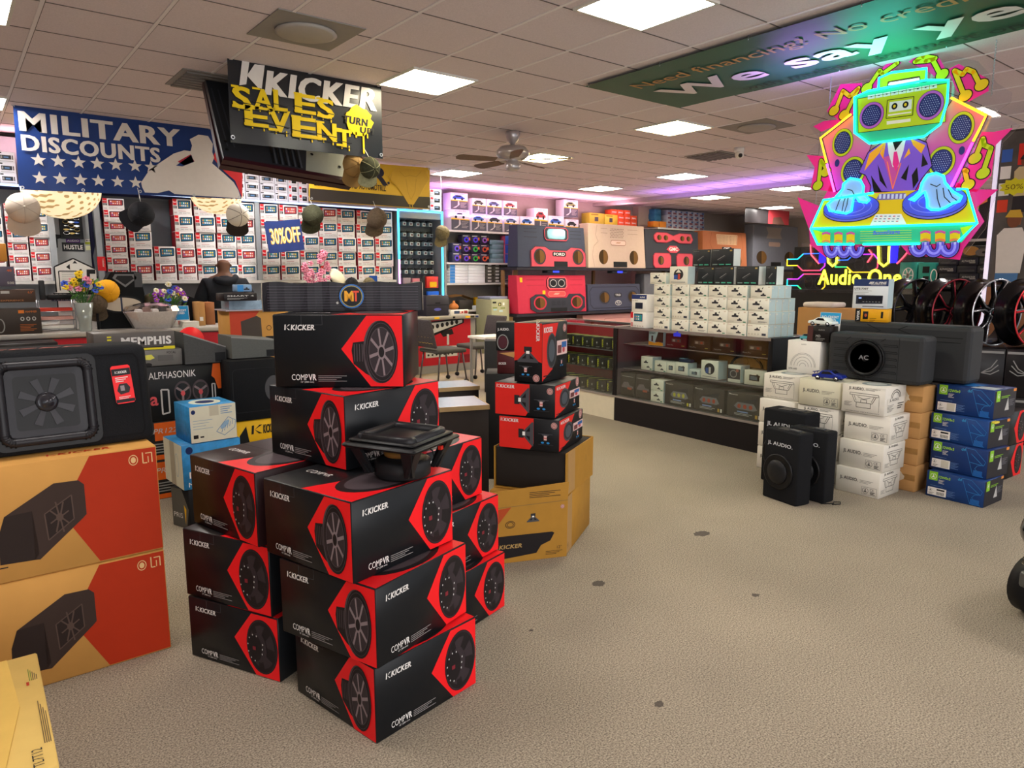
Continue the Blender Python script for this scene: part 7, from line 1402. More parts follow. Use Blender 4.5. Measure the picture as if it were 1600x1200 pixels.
# flowers
def blossom(c,r,m,n,mc):
 b=MB()
 for k in range(n):
  a=2*PI*k/n;b.ell((r*.62*math.cos(a),r*.62*math.sin(a),0),(r*.5,r*.34,r*.18),m,7,5,Matrix.Rotation(0,4,'Z'))
 b.ell((0,0,r*.15),(r*.28,r*.28,r*.2),mc,7,5);return b.mesh('blossom')
BM_=[blossom(0,.032,mat(c,.6),n,mat(k,.6))for c,n,k in(('#f0cf2a',6,'#b8801a'),('#3f5fd0',6,'#1c2a78'),('#e88fb0',5,'#c04a78'),('#ece7d2',7,'#d8c25a'),('#a04ac0',5,'#e8c23a'),('#e08fa8',5,'#b84a72'))]
def bouquet(loc,label,R,Hh,kinds,n,seed,vase=True,up=.28):
 t=thing('flower_arrangement',label,'flowers',loc,0,'flower arrangements on the counters');rr=random.Random(seed)
 b=MB()
 if vase:b.lathe([(.05,0),(.055,.01),(.06,.1),(.085,up),(.08,up),(.055,.1),(.05,.015)],mat('#b9c2c0',.08,.2,alpha=.55),20,cap=False)
 else:b.lathe([(.07,0),(.08,.01),(.07,.08),(.06,.1)],mat('#3d5b46',.4),16)
 b.build('vase',t);b=MB();P=[]
 for k in range(n):
  a=rr.uniform(0,2*PI);q=R*math.sqrt(rr.random());z=up+.05+(Hh)*(1-(q/R)**2*.6)*rr.uniform(.55,1);P.append((q*math.cos(a),q*math.sin(a)*.3,z));b.tube([(.01*math.cos(a),.01*math.sin(a),.03),(q*.3*math.cos(a),q*.3*math.sin(a),up),P[-1]],.0035,mat('#3f6b33',.7),5)
 for k in range(14):a=rr.uniform(0,2*PI);q=R*rr.uniform(.3,.9);z=up+Hh*rr.uniform(.1,.7);b.add([(q*math.cos(a),q*math.sin(a)*.3,z),(q*math.cos(a)+.03,q*math.sin(a)*.3-.02,z+.02),(q*math.cos(a)+.05,q*math.sin(a)*.3,z+.06),(q*math.cos(a)+.01,q*math.sin(a)*.3+.01,z+.03)],[(0,1,2,3)],mat('#4d7a3c',.7))
 b.build('stems',t)
 for p_ in P:
  o=bpy.data.objects.new('blossom',BM_[rr.choice(kinds)]);sc.collection.objects.link(o);o.parent=t;o.location=p_;o.rotation_euler=(rr.uniform(.7,1.5),rr.uniform(-.4,.4),rr.uniform(-.6,.6))
bouquet(cpt(134,515,8.09),'glass vase of yellow, blue and pink flowers on the counter',.17,.26,(0,1,2,1,0),26,3)
bouquet(cpt(262,485,8.40),'low bouquet of white, blue and purple flowers behind the wrapped basket',.2,.24,(0,1,3,4,4),30,5,False,.17)
# wrapped basket
p=cpt(240,516,8.14);t=thing('wrapped_basket','white gift basket in clear wrap on the counter','basket',p);b=MB();WV=mat('#efeae8',.6,noise=.2,scale=60)
b.lathe([(.17,0),(.25,.17),(.26,.175),(.24,.175),(.16,.012)],WV,24,Matrix.Diagonal((1,.5,1,1)),cap=True);b.build('basket',t)
b=MB()
for k in range(5):b.bevbox((-.16+.075*k,-.07,.1),(-.1+.075*k,.05,.2+.02*(k%2)),.01,[WHT,mat('#9a7a70',.5),WHT,DGREY,mat('#c9b9b0',.5)][k],1)
b.build('contents',t);b=MB();b.lathe([(.19,.002),(.275,.18),(.25,.23),(.12,.26),(.05,.27)],WRAP,14,Matrix.Diagonal((1,.5,1,1)),smooth=False,cap=False);b.build('clear_wrap',t)
p=cpt(282,510,8.24);t=thing('blue_card','bright blue and white financing card on the counter','card',p);b=MB();fr=Fr((-.09,0,0),(1,0,0),(0,.15,1));b.prism([(0,0),(.19,0),(.19,.22),(0,.22)],.004,WHT,fr,0);b.build('card',t);b=MB();b.rect(fr,.004,.07,.182,.146,mat('#1f8fd0',.5),1);b.text(fr,'NO CREDIT',.015,.16,.022,WHT,w=.15,bold=.03);b.text(fr,'NEEDED',.025,.13,.022,WHT,w=.12,bold=.03);b.rect(fr,.07,.02,.03,.04,mat('#c0746a',.5),1);b.build('card_print',t)
p=cpt(297,512,8.12);t=thing('paper_stack','stack of pale papers beside the blue card','papers',p);b=MB()
for k in range(5):b.box((-.09+.004*k,-.06,.012*k),(.08,.1,.012*k+.01),PAPER)
b.build('papers',t)
for k,(a,c,m,lab)in enumerate(((309,321,CARTON,'narrow brown carton with a pale label on the counter'),(322,336,mat('#9a6540',.7),'reddish brown carton behind the narrow brown one'))):cbox(a,475+2*k,c,512,8.22+.1*k,.2,m,lab,(lambda b,fr,w,h:b.rect(fr,w*.25,h*.2,w*.45,h*.17,WHT,1))if k==0 else None,None)
t=thing('black_wedge_box','black wedge shaped box behind the bouquet on the counter','box',cpt(284,500,8.48));b=MB();b.prism([(0,.05),(.35,0),(.33,.22),(.05,.33)],.1,CARPETB,Fr((0,0,0),(1,0,0),(0,0,1)),0);b.build('shell',t)
# carton in front of the counter, lettered box
cbox(-30,519,90,545,7.6,.35,mat('#211e20',.45),'long black carton with part of a word showing before the counter',lambda b,fr,w,h:(b.text(fr,'ADVANCED',w*.55,h*.15,h*.4,PRNW,w=w*.4,bold=.02,shear=.1),b.rect(fr,w*.3,h*.02,w*.2,h*.4,WHT,2)),None,.72)
t=thing('tan_carton','plain tan carton under the long black one before the counter','box',(at(-30,540,Y=7.6).x,7.61,0));b=MB();b.bevbox((0,0,0),(.75,.34,.718),.005,KRAFT,1);b.build('carton',t)
# person
p=at(353,470,F=8.75);t=thing('person','bald person in a black hooded jacket seen from behind at the counter','person',(p.x,p.y,0),math.radians(-12))
SKIN=mat('#5a3c2c',.5);HOOD=mat('#1e2026',.85,noise=.25,scale=14);TROU=mat('#23242a',.85)
def skin_obj(name,verts,edges,radii,m,sub=2):
 me=bpy.data.meshes.new(name);me.from_pydata(verts,edges,[]);o=bpy.data.objects.new(name,me);sc.collection.objects.link(o);me.materials.append(m)
 md=o.modifiers.new('skin','SKIN');md.use_smooth_shade=True
 for v,r in zip(me.skin_vertices[0].data,radii):v.radius=r if isinstance(r,tuple)else(r,r)
 me.skin_vertices[0].data[0].use_root=True
 o.modifiers.new('sub','SUBSURF').levels=sub;o.modifiers['sub'].render_levels=sub;o.parent=t;return o
def chain(V,E,R,start,pts):
 last=start
 for q,r in pts:V.append(q);R.append(r);E.append((last,len(V)-1));last=len(V)-1
 return last
V,E,R=[(0,0,.93)],[],[(.15,.11)]
c=chain(V,E,R,0,[((0,.0,1.12),(.16,.11)),((0,.01,1.32),(.18,.12)),((0,.02,1.43),(.09,.08)),((0,.03,1.50),(.055,.06)),((0,.05,1.565),(.072,.085)),((0,.05,1.625),(.07,.085)),((0,.045,1.655),(.05,.06))])
hd=c-1
chain(V,E,R,hd-1,[((0,.15,1.56),.014),((0,.16,1.555),.010)])
for s in(-1,1):
 chain(V,E,R,hd-1,[((s*.078,.04,1.58),.016),((s*.092,.03,1.59),(.012,.02))])
 a=chain(V,E,R,3,[((s*.19,.02,1.38),.062),((s*.27,.0,1.14),.046),((s*.2,.2,1.03),.036),((s*.15,.27,1.02),(.038,.02))])
 for k in range(4):chain(V,E,R,a,[((s*(.185-.024*k),.31,1.02),.009),((s*(.185-.024*k),.345-.006*abs(k-1.5),1.01),.009),((s*(.185-.024*k),.365,.995),.007)])
 chain(V,E,R,a-1 if False else a,[((s*.1,.27,1.03),.010),((s*.085,.30,1.03),.008)])
 chain(V,E,R,0,[((s*.1,0,.86),.09),((s*.11,.01,.48),.058),((s*.115,-.01,.1),.042),((s*.12,.05,.05),(.04,.035)),((s*.125,.14,.035),(.04,.025))])
skin_obj('body',V,E,R,SKIN)
V,E,R=[(0,0,.78)],[],[(.23,.17)]
c=chain(V,E,R,0,[((0,0,1.0),(.225,.165)),((0,.0,1.2),(.225,.16)),((0,.005,1.33),(.2,.135)),((0,.01,1.425),(.12,.10)),((0,.015,1.47),(.085,.085))])
for s in(-1,1):chain(V,E,R,3,[((s*.21,.01,1.36),.09),((s*.3,-.01,1.14),.082),((s*.24,.14,1.05),.066),((s*.185,.22,1.03),.052)])
skin_obj('hooded_jacket',V,E,R,HOOD)
V,E,R=[(-.13,-.05,1.43)],[],[.045]
chain(V,E,R,0,[((-.08,-.1,1.40),.05),((0,-.125,1.385),.055),((.08,-.1,1.40),.05),((.13,-.05,1.43),.045),((.12,.03,1.46),.03)]);skin_obj('folded_hood',V,E,R,HOOD)
V,E,R=[(0,0,.86)],[],[(.16,.13)]
for s in(-1,1):chain(V,E,R,0,[((s*.1,0,.78),.105),((s*.11,.01,.48),.08),((s*.115,-.01,.1),.065)])
skin_obj('trousers',V,E,R,TROU)
for s in(-1,1):b=MB();b.ell((s*.122,.06,.05),(.05,.14,.048),BLKG,14,8);b.build('shoe',t)
# ================================================================ desk, chairs
DZ=.86;DY=9.08;dx0,dx1=at(600,497,Y=DY).x,at(747,495,Y=DY).x
t=thing('reception_desk','desk with a red car front printed on its panel, behind the chairs','desk',(dx0,DY,0));w=dx1-dx0
b=MB();b.bevbox((0,-.03,DZ-.05),(w,.40,DZ),.005,mat('#9b968f',.4),1);b.build('worktop',t);b=MB();b.box((.03,.03,.0),(w-.03,.38,DZ-.051),mat('#8d8a88',.6));b.build('body',t)
fr=Fr((.03,.028,0),(1,0,0),(0,0,1));b=MB();W2=w-.06;b.rect(fr,0,.12,W2*.94,DZ-.18,mat('#b0202c',.4),1);b.poly(fr,[(W2*.42,.6),(W2*.45,.78),(W2*.86,.82),(W2*.86,.74),(W2*.5,.56)],BLK,2);b.poly(fr,[(W2*.45,.63),(W2*.47,.76),(W2*.84,.79),(W2*.84,.75),(W2*.5,.6)],LGREY,3)
for k in range(6):b.disc(fr,W2*(.5+.055*k),.7+.012*k,.03,.035,INK,4,10)
b.poly(fr,[(W2*.58,.62),(W2*.72,.66),(W2*.74,.58),(W2*.62,.54)],INK,2);b.rect(fr,W2*.66,.42,.04,.16,LGREY,3);b.rect(fr,W2*.42,.24,W2*.36,.16,LGREY,2)
for r in range(2):
 for k in range(7):b.disc(fr,W2*(.45+.045*k),.28+.07*r,.02,.016,INK,3,8)
b.rect(fr,W2*.8,.13,W2*.14,.12,mat('#7a1a24',.4),2);b.build('printed_panel',t)
b=MB();fr=Fr((0,-.031,DZ-.05),(1,0,0),(0,0,1))
for k,(x,ww,m)in enumerate(((.50,.06,YEL),(.7,.03,BLK),(.84,.06,YEL),(.9,.05,mat('#3a3420',.5)),(.955,.04,NAVY))):b.rect(fr,w*x,.01,w*ww*.9,.03,m,1)
b.build('edge_sticker',t)
def dbox(nm,a,p0,c,p1,lab,m,cat,Y=DY+.06,d=.25,art=None):return small_box(nm,a,p0,c,p1,Y,d,m,lab,art,None,DZ+.001,cat)
dbox('receipt_printer',666,462,701,494,'dark grey receipt printer on the red fronted desk',mat('#34323c',.45),'printer',art=lambda b,fr,w,h:(b.rect(fr,w*.02,h*.52,w*.96,h*.03,BLK,1),b.disc(fr,w*.5,h*.32,w*.16,h*.07,mat('#5a5fb8',.4),1,16),b.rect(fr,w*.4,h*.6,w*.22,h*.06,BLK,1)))
dbox('desk_sign',704,488,732,497,'small multicoloured sign standing on the desk edge',WHT,'sign',DY-.01,.03,lambda b,fr,w,h:(b.rect(fr,w*.2,h*.3,w*.3,h*.5,mat('#3a4a6c',.5),1),b.text(fr,'LM',w*.52,h*.3,h*.5,WRED,w=w*.18,bold=.04),b.rect(fr,w*.75,h*.3,w*.2,h*.5,mat('#a03a3a',.5),1)))
# caps and orchids on a rack above the desk
rx0,rx1=at(462,447,Y=8.75).x,at(624,447,Y=8.75).x;RZ=at(540,450,Y=8.75).z
t=thing('display_rack','tall black display rack holding caps and pink orchids','rack',(rx0,8.72,0));b=MB();b.box((0,0,RZ-.07),(rx1-rx0,.2,RZ),mat('#1d1d22',.5));b.build('top_shelf',t)
for x in(0,rx1-rx0-.04):b=MB();b.box((x,.08,0),(x+.04,.12,RZ-.071),BLK);b.build('post',t)
b=MB()
for k in range(14):b.box((rx1-rx0-.55+.04*k,-.003,RZ-.045),(rx1-rx0-.535+.04*k,-.001,RZ-.03),LGREY)
b.build('perforation',t)
for i,(px,hh2,n,lab)in enumerate(((482,.25,16,'shorter spray of pink orchids on the display rack'),(506,.4,22,'taller spray of pink orchids on the display rack'))):
 p=at(px,449,Y=8.8);t=thing('orchid_spray',lab,'flowers',(p.x,8.8,RZ),0,'pink orchids on the display rack');rr=random.Random(i);b=MB();b.lathe([(.04,0),(.055,.03),(.05,.07)],BLK,14);b.build('pot',t);b=MB();b.tube([(0,0,.06),(.01,0,hh2*.6),(.03,0,hh2*1.05)],.004,mat('#4a6a3a',.6),5);b.build('stem',t)
 for k in range(n):o=bpy.data.objects.new('blossom',BM_[5]);sc.collection.objects.link(o);o.parent=t;q=.06+hh2*k/n;o.location=(rr.uniform(-.085,.085)*(1.1-.5*k/n),rr.uniform(-.05,.0),q+.02);o.scale=(1.15,1.15,1.15);o.rotation_euler=(rr.uniform(1,1.5),rr.uniform(-.4,.4),0)
p=at(530,436,Y=8.72);t=thing('sailor_cap','round white sailor cap tilted on the display rack','cap',(p.x+.02,8.80,RZ+.012));b=MB();M=Matrix.Translation((0,0,.13))@Matrix.Rotation(1.0,4,'X')@Matrix.Rotation(.4,4,'Y');b.lathe([(.0,.03),(.09,.028),(.13,.0),(.12,-.03),(.085,-.045),(.085,-.07)],mat('#d8d2b8',.7),28,M);b.build('crown',t);b=MB();b.lathe([(.088,-.045),(.09,-.07),(.08,-.072)],BLK,28,M,cap=False);b.build('band',t);b=MB();b.tube([(.0,.05,0),(.0,.02,.1)],.01,BLK,8);b.build('peg',t)
p=at(552,440,Y=8.75);cap((p.x,8.8,RZ+.035),-PI/2,mat('#17181c',.8),mat('#17181c',.8),'black cap with a white patch on the display rack')
p=at(572,440,Y=8.75);cap((p.x+.07,8.8,RZ+.035),-PI/2-.2,CAMO,CAMO,'tan camouflage cap at the end of the display rack')
p=at(583,425,Y=8.9);t=thing('blue_tag','small blue card clipped behind the tan camouflage cap','tag',(p.x,8.9,RZ));b=MB();b.box((-.06,0,0),(.06,.006,.16),mat('#1f4fa8',.5));b.build('card',t)
FAB=mat('#4a4548',.9,noise=.35,scale=55)
def chair(loc,rz,label):
 t=thing('guest_chair',label,'chair',loc,rz,'patterned guest chairs at the red fronted desk')
 b=MB();b.bevbox((-.24,-.24,.42),(.24,.24,.48),.025,mat('#4d4c4a',.9,noise=.2,scale=40),3);b.build('seat',t)
 b=MB();bm=bmesh.new();bmesh.ops.create_cube(bm,size=1)
 for v in bm.verts:v.co=Vector((-.25-(.09 if v.co.z>0 else 0)+v.co.x*.05,v.co.y*.46,.69+v.co.z*.38))
 bmesh.ops.bevel(bm,geom=bm.edges[:],offset=.02,segments=3,profile=.5,affect='EDGES');b.bm(bm,FAB,True);bk=b.build('backrest',t);b=MB()
 for k in range(4):b.tube([(-.276-.018*k-.012,-.2+.04*q,.56+.085*k+.012*(q%2))for q in range(11)],.005,mat('#a08a4a',.8),5)
 b.build('woven_pattern',bk)
 for x,y in((-.2,-.22),(-.2,.22),(.2,-.22),(.2,.22)):
  b=MB();b.tube([(x*.9,y*.95,.43),(x*1.15,y*1.05,.06)],.012,mat('#6a6769',.3,.7),8);lg=b.build('leg',t);b=MB();b.lathe([(.0,-.02),(.028,-.018),(.028,.018),(0,.02)],BLK,14,Matrix.Translation((x*1.15,y*1.05,.029))@Matrix.Rotation(PI/2,4,'X'));b.build('caster',lg)
chair((6.05,8.45,0),PI,'patterned guest chair with its back to the pale green cabinet')
chair((5.3,8.25,0),.0,'patterned guest chair half hidden by the front carton stack')
# stack of small things behind the red cartons
def stk(name,a,p0,c,p1,F_,z0,d,m,lab,art=None,cat='box'):
 q0,q1=at(a,(p0+p1)/2,F=F_),at(c,(p0+p1)/2,F=F_);zt_=at(a,p0,F=F_).z;w=(q1-q0).xy.length;h=zt_-z0;rz_=math.atan2(q1.y-q0.y,q1.x-q0.x)
 t=thing(name,lab,cat,(q0.x,q0.y,z0),rz_);b=MB();b.bevbox((0,0,0),(w,d,h),.004,m,1);b.build('carton',t)
 if art:b=MB();art(b,faces(w,d,h)['front'],w,h);b.build('printed_art',t)
 return z0+h+.001
zq=stk('black_stand_box',759,584,806,620,5.0,0,.3,mat('#1a1a1b',.6),'tall black box on the carpet behind the red driver cartons')
zq=stk('torn_driver_carton',777,548,806,584,5.0,zq,.2,mat('#4a1c20',.5),'torn dark red driver carton behind the upright red one',lambda b,fr,w,h:(b.text(fr,'KICKER',w*.08,h*.4,h*.1,PRNW,w=w*.4,bold=.03),b.poly(fr,[(w*.1,h*.9),(w*.9,h*.7),(w*.95,h*.95)],CARTON,2)))
zq=stk('small_speaker_box',775,504,805,548,5.0,zq,.2,mat('#17181a',.6),'small black boxed speaker with dark red cone behind the upright red carton',lambda b,fr,w,h:(jl_logo(b,fr,w*.08,h*.72,h*.09,PRNW,w*.6),b.ring(fr,w*.35,h*.3,w*.3,h*.28,w*.05,GREY,2),b.disc(fr,w*.35,h*.3,w*.24,h*.22,mat('#4a2028',.4),2)),'speaker')
stk('black_bin',757,533,777,570,8.9,0,.3,mat('#25272b',.6),'dark bin between the guest chair and the boxed speaker',None,'bin')
p=at(758,529,F=9.3);t=thing('side_table','small white side table beyond the guest chair','table',(p.x,p.y,0));b=MB();b.box((0,0,.63),(.45,.4,.66),WHT);b.build('tabletop',t)
for x,y in((.02,.02),(.4,.02),(.02,.35),(.4,.35)):b=MB();b.box((x,y,0),(x+.03,y+.03,.629),GREY);b.build('leg',t)
# ================================================================ hanging banners
UX,UZ=Vector((1,0,0)),Vector((0,0,1))
class Pl:
 """a hanging sheet on the plane Y: places photo positions into its frame"""
 def __init__(s,Y,px,py):s.Y=Y;s.o=at(px,py,Y=Y)
 def q(s,px,py):p=at(px,py,Y=s.Y);return(p.x-s.o.x,p.z-s.o.z)
 def Q(s,P,ox=0,oy=0,k=1):return[s.q(ox+x/k,oy+y/k)for x,y in P]
def sheet(t,P,m,fr,name='sheet',wob=.006,n=26):
 (x0,z0),(x1,z1),(x2,z2),(x3,z3)=P;b=MB();V=[]
 for j in range(9):
  for i in range(n+1):
   u,v=i/n,j/8;x=(x0+(x1-x0)*u)*(1-v)+(x3+(x2-x3)*u)*v;z=(z0+(z1-z0)*u)*(1-v)+(z3+(z2-z3)*u)*v
   V.append(fr.p(x,z,0)-fr.n*(.006+wob*(1+math.sin(u*19+v*2.2))*(.3+.7*(1-v))))
 b.add(V,[(j*(n+1)+i,j*(n+1)+i+1,(j+1)*(n+1)+i+1,(j+1)*(n+1)+i)for j in range(8)for i in range(n)],m,True);return b.build(name,t)
def grommets(t,fr,pts):
 b=MB()
 for x,z in pts:b.ring(fr,x,z,.016,.016,.008,STEEL,3,14)
 b.build('grommet',t)
def star(fr,b,x,y,r,m):b.poly(fr,[(x+(r if k%2==0 else r*.42)*math.sin(PI*k/5),y+(r if k%2==0 else r*.42)*math.cos(PI*k/5))for k in range(10)],m,2)
VIN=dict(rough=.28)
# military banner
P_=Pl(8.42,20,160);t=thing('discount_banner','navy vinyl banner with white discount lettering, stars and saluting figure','banner',P_.o);fr=Fr((0,0,0),UX,UZ,.0012)
sheet(t,P_.Q([(30,296),(378,311),(376,198),(20,160)]),mat('#1f3a78',.3,noise=.12,scale=4),fr)
WB_=mat('#ddd6cf',.35);b=MB()
def btext(b,P_,s,a,c,pyt,pyb,m,bold=.05,shear=0,l=2):
 x0,x1=P_.q(a,(pyt+pyb)/2)[0],P_.q(c,(pyt+pyb)/2)[0];z1,z0=P_.q((a),pyt)[1],P_.q((a),pyb)[1];b.text(fr,s,x0,z0,z1-z0,m,w=x1-x0,bold=bold,shear=shear,l=l)
btext(b,P_,'MILITARY',30,279,172,203,WB_,.055);btext(b,P_,'DISCOUNTS',34,248,209,234,WB_,.05);b.build('lettering',t)
b=MB()
for k,px in enumerate((60,91,123,152,181,211,236)):star(fr,b,*P_.q(px,250+k*1.9),.066,WB_)
for k,px in enumerate((62,94,126,154,184,212)):star(fr,b,*P_.q(px,278+k*1.5),.064,WB_)
b.build('star',t)
b=MB();b.poly(fr,P_.Q([(1365,900),(1330,985),(1390,1060),(1470,1130),(1515,1240),(1515,1040)],0,0,4),mat('#cf2f35',.35),1);b.poly(fr,P_.Q([(1190,965),(1110,1010),(1150,1035),(1215,1010)],0,0,4),mat('#b32c45',.35),3);b.build('red_field',t)
b=MB();b.poly(fr,P_.Q([(905,1203),(888,1170),(882,1140),(935,1060),(1040,990),(1085,960),(1150,940),(1190,945),(1200,910),(1186,870),(1240,842),(1300,850),(1330,900),(1326,950),(1338,985),(1325,1020),(1400,1085),(1460,1140),(1490,1190),(1505,1240),(1350,1230),(1200,1221),(1090,1212),(1055,1190),(985,1207)],0,0,4),WB_,2);b.poly(fr,P_.Q([(1195,967),(1100,1035),(1140,1040),(1212,1012)],0,0,4),mat('#27407e',.35),3);b.build('saluting_figure',t)
grommets(t,fr,P_.Q([(20,163),(117,172),(210,182),(297,194),(35,293),(130,297),(219,299),(303,305),(374,308)]));b=MB();zt_=ZC-P_.o.z
for px in(24,200,370):x=P_.q(px,180)[0];b.tube([(x,.012,P_.q(px,165)[1]-.01),(x,.012,zt_-.001)],.004,STEEL,6)
b.build('ceiling_tie',t)
# hanging tailgate
YB_,YT_=5.92,6.35;bl,br=at(350,247,Y=YB_),at(548,281,Y=YB_);tl=at(320,119,Y=YT_);tr=Vector((br.x+(tl.x-bl.x),YT_,tl.z));zc0=tl.z
t=thing('truck_tailgate','dark truck tailgate hung from the ceiling behind the black banner','tailgate',bl);V=[Vector((0,0,0)),br-bl,tr-bl,tl-bl];u=V[1].normalized();v=(V[3]-V[0]).normalized();fr=Fr((0,0,0),u,(v-u*u.dot(v)).normalized(),.004);Wt,Ht=V[1].length,V[3].length
skew=V[3].dot(u)
b=MB();b.prism([(0,0),(Wt,0),(Wt+skew,Ht),(skew,Ht)],.05,mat('#2c2f36',.3,.3),fr,0);b.build('inner_panel',t)
b=MB();f2=Fr(-fr.n*.052,fr.u,fr.v);b.prism([(-.02,-.03),(Wt+.02,-.03),(Wt+skew,Ht*1.0),(skew,Ht)],.05,mat('#2e1018',.3,.2),f2,0);b.build('outer_skin',t)
b=MB();b.prism([(-.02,-.035),(Wt+.03,-.035),(Wt+.03,.0),(0,.0)],.05,mat('#35101a',.3,.2),Fr(fr.n*.02,fr.u,fr.v),0);b.build('lower_lip',t)
b=MB();b.poly(fr,[(Wt*.62,.01),(Wt*.99,.01),(Wt*.99,Ht*.55),(Wt*.7,Ht*.5)],mat('#a9aba0',.35,.4),1)
for k in range(5):b.rect(fr,Wt*(.36+.05*k),.03,.02,Ht*.4,BLKG,2);b.rect(fr,Wt*(.385+.05*k),.03,.014,Ht*.4,mat('#5b606a',.3,.5),2)
for k in range(2):b.line(fr,[(Wt*(.04+.05*k),.12),(Wt*(.02+.05*k)+skew*.7,Ht*.85)],.012,mat('#454952',.3,.4),2)
for x,y in((.03,.05),(.03,.1),(.7,.12),(.92,.07),(.82,.3)):b.disc(fr,Wt*x,Ht*y*2,.014,.014,BLKG,3,10)
b.rect(fr,Wt*.78,Ht*.3,Wt*.08,Ht*.15,BLKG,3);b.build('stamped_rib',t)
b=MB()
for x in(.15,.85):q=V[3]+(V[2]-V[3])*x;b.tube([q,q+Vector((0,0,ZC-bl.z-q.z-.001))],.006,STEEL,6)
b.build('chain',t)
# black sales banner
P_=Pl(5.67,355,80);t=thing('sales_banner','black vinyl sales event banner with white and yellow lettering','banner',P_.o);fr=Fr((0,0,0),UX,UZ,.0012)
sheet(t,P_.Q([(361,222),(599,248),(596,126),(355,80)]),mat('#181a20',.25,noise=.15,scale=5),fr,wob=.004)
b=MB()
def K(x,y):return P_.q(300+x/3.966,60+y/3.966)
for P in([(310,137),(355,147),(336,285),(293,290)],[(340,230),(388,160),(450,168),(432,312),(408,305)]):b.poly(fr,[K(*p)for p in P],WB_,1)
x0,z0=K(455,330);x1,z1=K(1140,420);hK=K(500,180)[1]-K(460,325)[1]
b.text(fr,'KICKER',x0,z0-.015,hK,WB_,w=x1-x0,bold=.06,shear=.16,l=1,rot=math.atan2((z1-z0),(x1-x0))*.12);b.build('brand_lettering',t)
YL=mat('#e6c417',.35);b=MB()
def drip(b,s,xa,ya,xb,yb,hp,l):
 x0,z0=K(xa,ya);x1,z1=K(xb,yb);h=K(xa,ya-hp)[1]-z0;b.text(fr,s,x0,z0,h,YL,w=x1-x0,bold=.04,l=l,rot=0)
 n=len(s)
 for k in range(n*2):xx=x0+(x1-x0)*(k+.6)/(n*2);b.rect(fr,xx-.004,z0-.02-.012*(k%3),.01,.03+.012*(k%3),YL,l)
 b.line(fr,[(x0-.01,z0+h*.3),(x1,z0+h*.22)],.006,BLK,l+1);b.rect(fr,x0+.005,z0-.012,(x1-x0)*.9,.007,BLK,l+1)
 for k in range(n):b.rect(fr,x0-.008,z0,(x1-x0)*.5,h*.12,YL,l);b.rect(fr,x0-.008,z0+h*.9,(x1-x0)*.42,h*.1,YL,l)
for s,xa,ya,xb,yb,hp in(('S',255,425,365,425,138),('A',385,432,500,432,130),('L',510,442,590,442,125),('E',640,455,765,455,122),('S',780,485,880,485,120),('E',330,535,472,535,128),('V',480,570,610,570,140),('E',625,605,770,605,130),('N',778,625,895,625,115),('T',900,665,990,665,110)):drip(b,s,xa,ya,xb,yb,hp,3)
b.build('event_lettering',t)
b=MB();cx,cy=K(1032,510);blob(b,fr,cx,cy,.125,.115,YL,5,26,.12,random.Random(2))
for x,y0_,y1_,w_ in((1060,590,715,.016),(1015,580,615,.013),(1085,580,620,.012),(975,565,610,.014)):p0,p1=K(x,y0_),K(x,y1_);b.rect(fr,p0[0]-w_/2,p1[1],w_,p0[1]-p1[1],YL,5)
x0,z0=K(938,520);b.text(fr,'TURN',x0,z0,.06,BLK,w=K(1085,500)[0]-x0,bold=.07,l=6,rot=-.04,shear=.1);x0,z0=K(1040,585);b.text(fr,'UP!',x0,z0,.05,BLK,w=K(1125,560)[0]-x0,bold=.07,l=6,shear=.1);b.build('paint_splat',t)
grommets(t,fr,[K(235,90),K(1160,265),K(253,612),K(1172,722)]);b=MB();zt_=ZC-P_.o.z
for p in(K(235,95),K(1150,265)):b.tube([(p[0],.012,p[1]-.01),(p[0],.012,zt_-.001)],.004,STEEL,6)
b.build('ceiling_tie',t)
# yellow security banner
P_=Pl(9.28,483,262);t=thing('security_banner','yellow and black vinyl security banner above the stereo boxes','banner',P_.o);fr=Fr((0,0,0),UX,UZ,.0015)
sheet(t,P_.Q([(483,314),(672,327),(672,262),(484,248)]),mat('#d3a92c',.35,noise=.15,scale=4),fr)
b=MB();b.poly(fr,P_.Q([(484,294),(626,306),(672,308),(672,326),(484,313)]),mat('#2f2926',.35),1);b.build('black_band',t)
b=MB();NV=mat('#1d1b33',.4);z0=P_.q(580,287)[1];h=P_.q(580,259)[1]-z0;x0=P_.q(488,275)[0];b.text(fr,'VIPER',x0,z0,h,NV,w=P_.q(605,275)[0]-x0,bold=.06,l=2);b.disc(fr,*P_.q(607,286),.02,.02,NV,2,10)
x0,z0=P_.q(491,293);x1=P_.q(603,290)[0];b.text(fr,'L\u00cdDER EN SEGURIDAD AUTOMOTRIZ',x0,z0+.03,.08,mat('#3a3020',.4),w=x1-x0,bold=.02,l=2);b.build('lettering',t)
b=MB();GD=mat('#b58f24',.4);GD2=mat('#c59c2c',.4);b.poly(fr,P_.Q([(606,276),(618,262),(640,264),(664,266),(670,280),(662,292),(655,306),(646,320),(638,319),(630,306),(622,294)]),GD2,3)
for P in([(624,268),(632,276),(640,274),(650,276),(658,268)],[(634,280),(637,300),(642,312),(648,300),(650,280)],[(612,272),(608,284),(618,290)],[(640,320),(641,327)],[(644,320),(645,327)]):b.line(fr,P_.Q(P),.012,GD,4)
b.build('snake_emblem',t);grommets(t,fr,P_.Q([(487,251),(670,264),(487,310),(670,323)]));b=MB();zt_=ZC-P_.o.z
for px in(488,580,668):p=P_.q(px,256+(px-488)*.07);b.tube([(p[0],.014,p[1]-.02),(p[0],.014,zt_-.001)],.004,STEEL,6)
b.build('ceiling_tie',t)
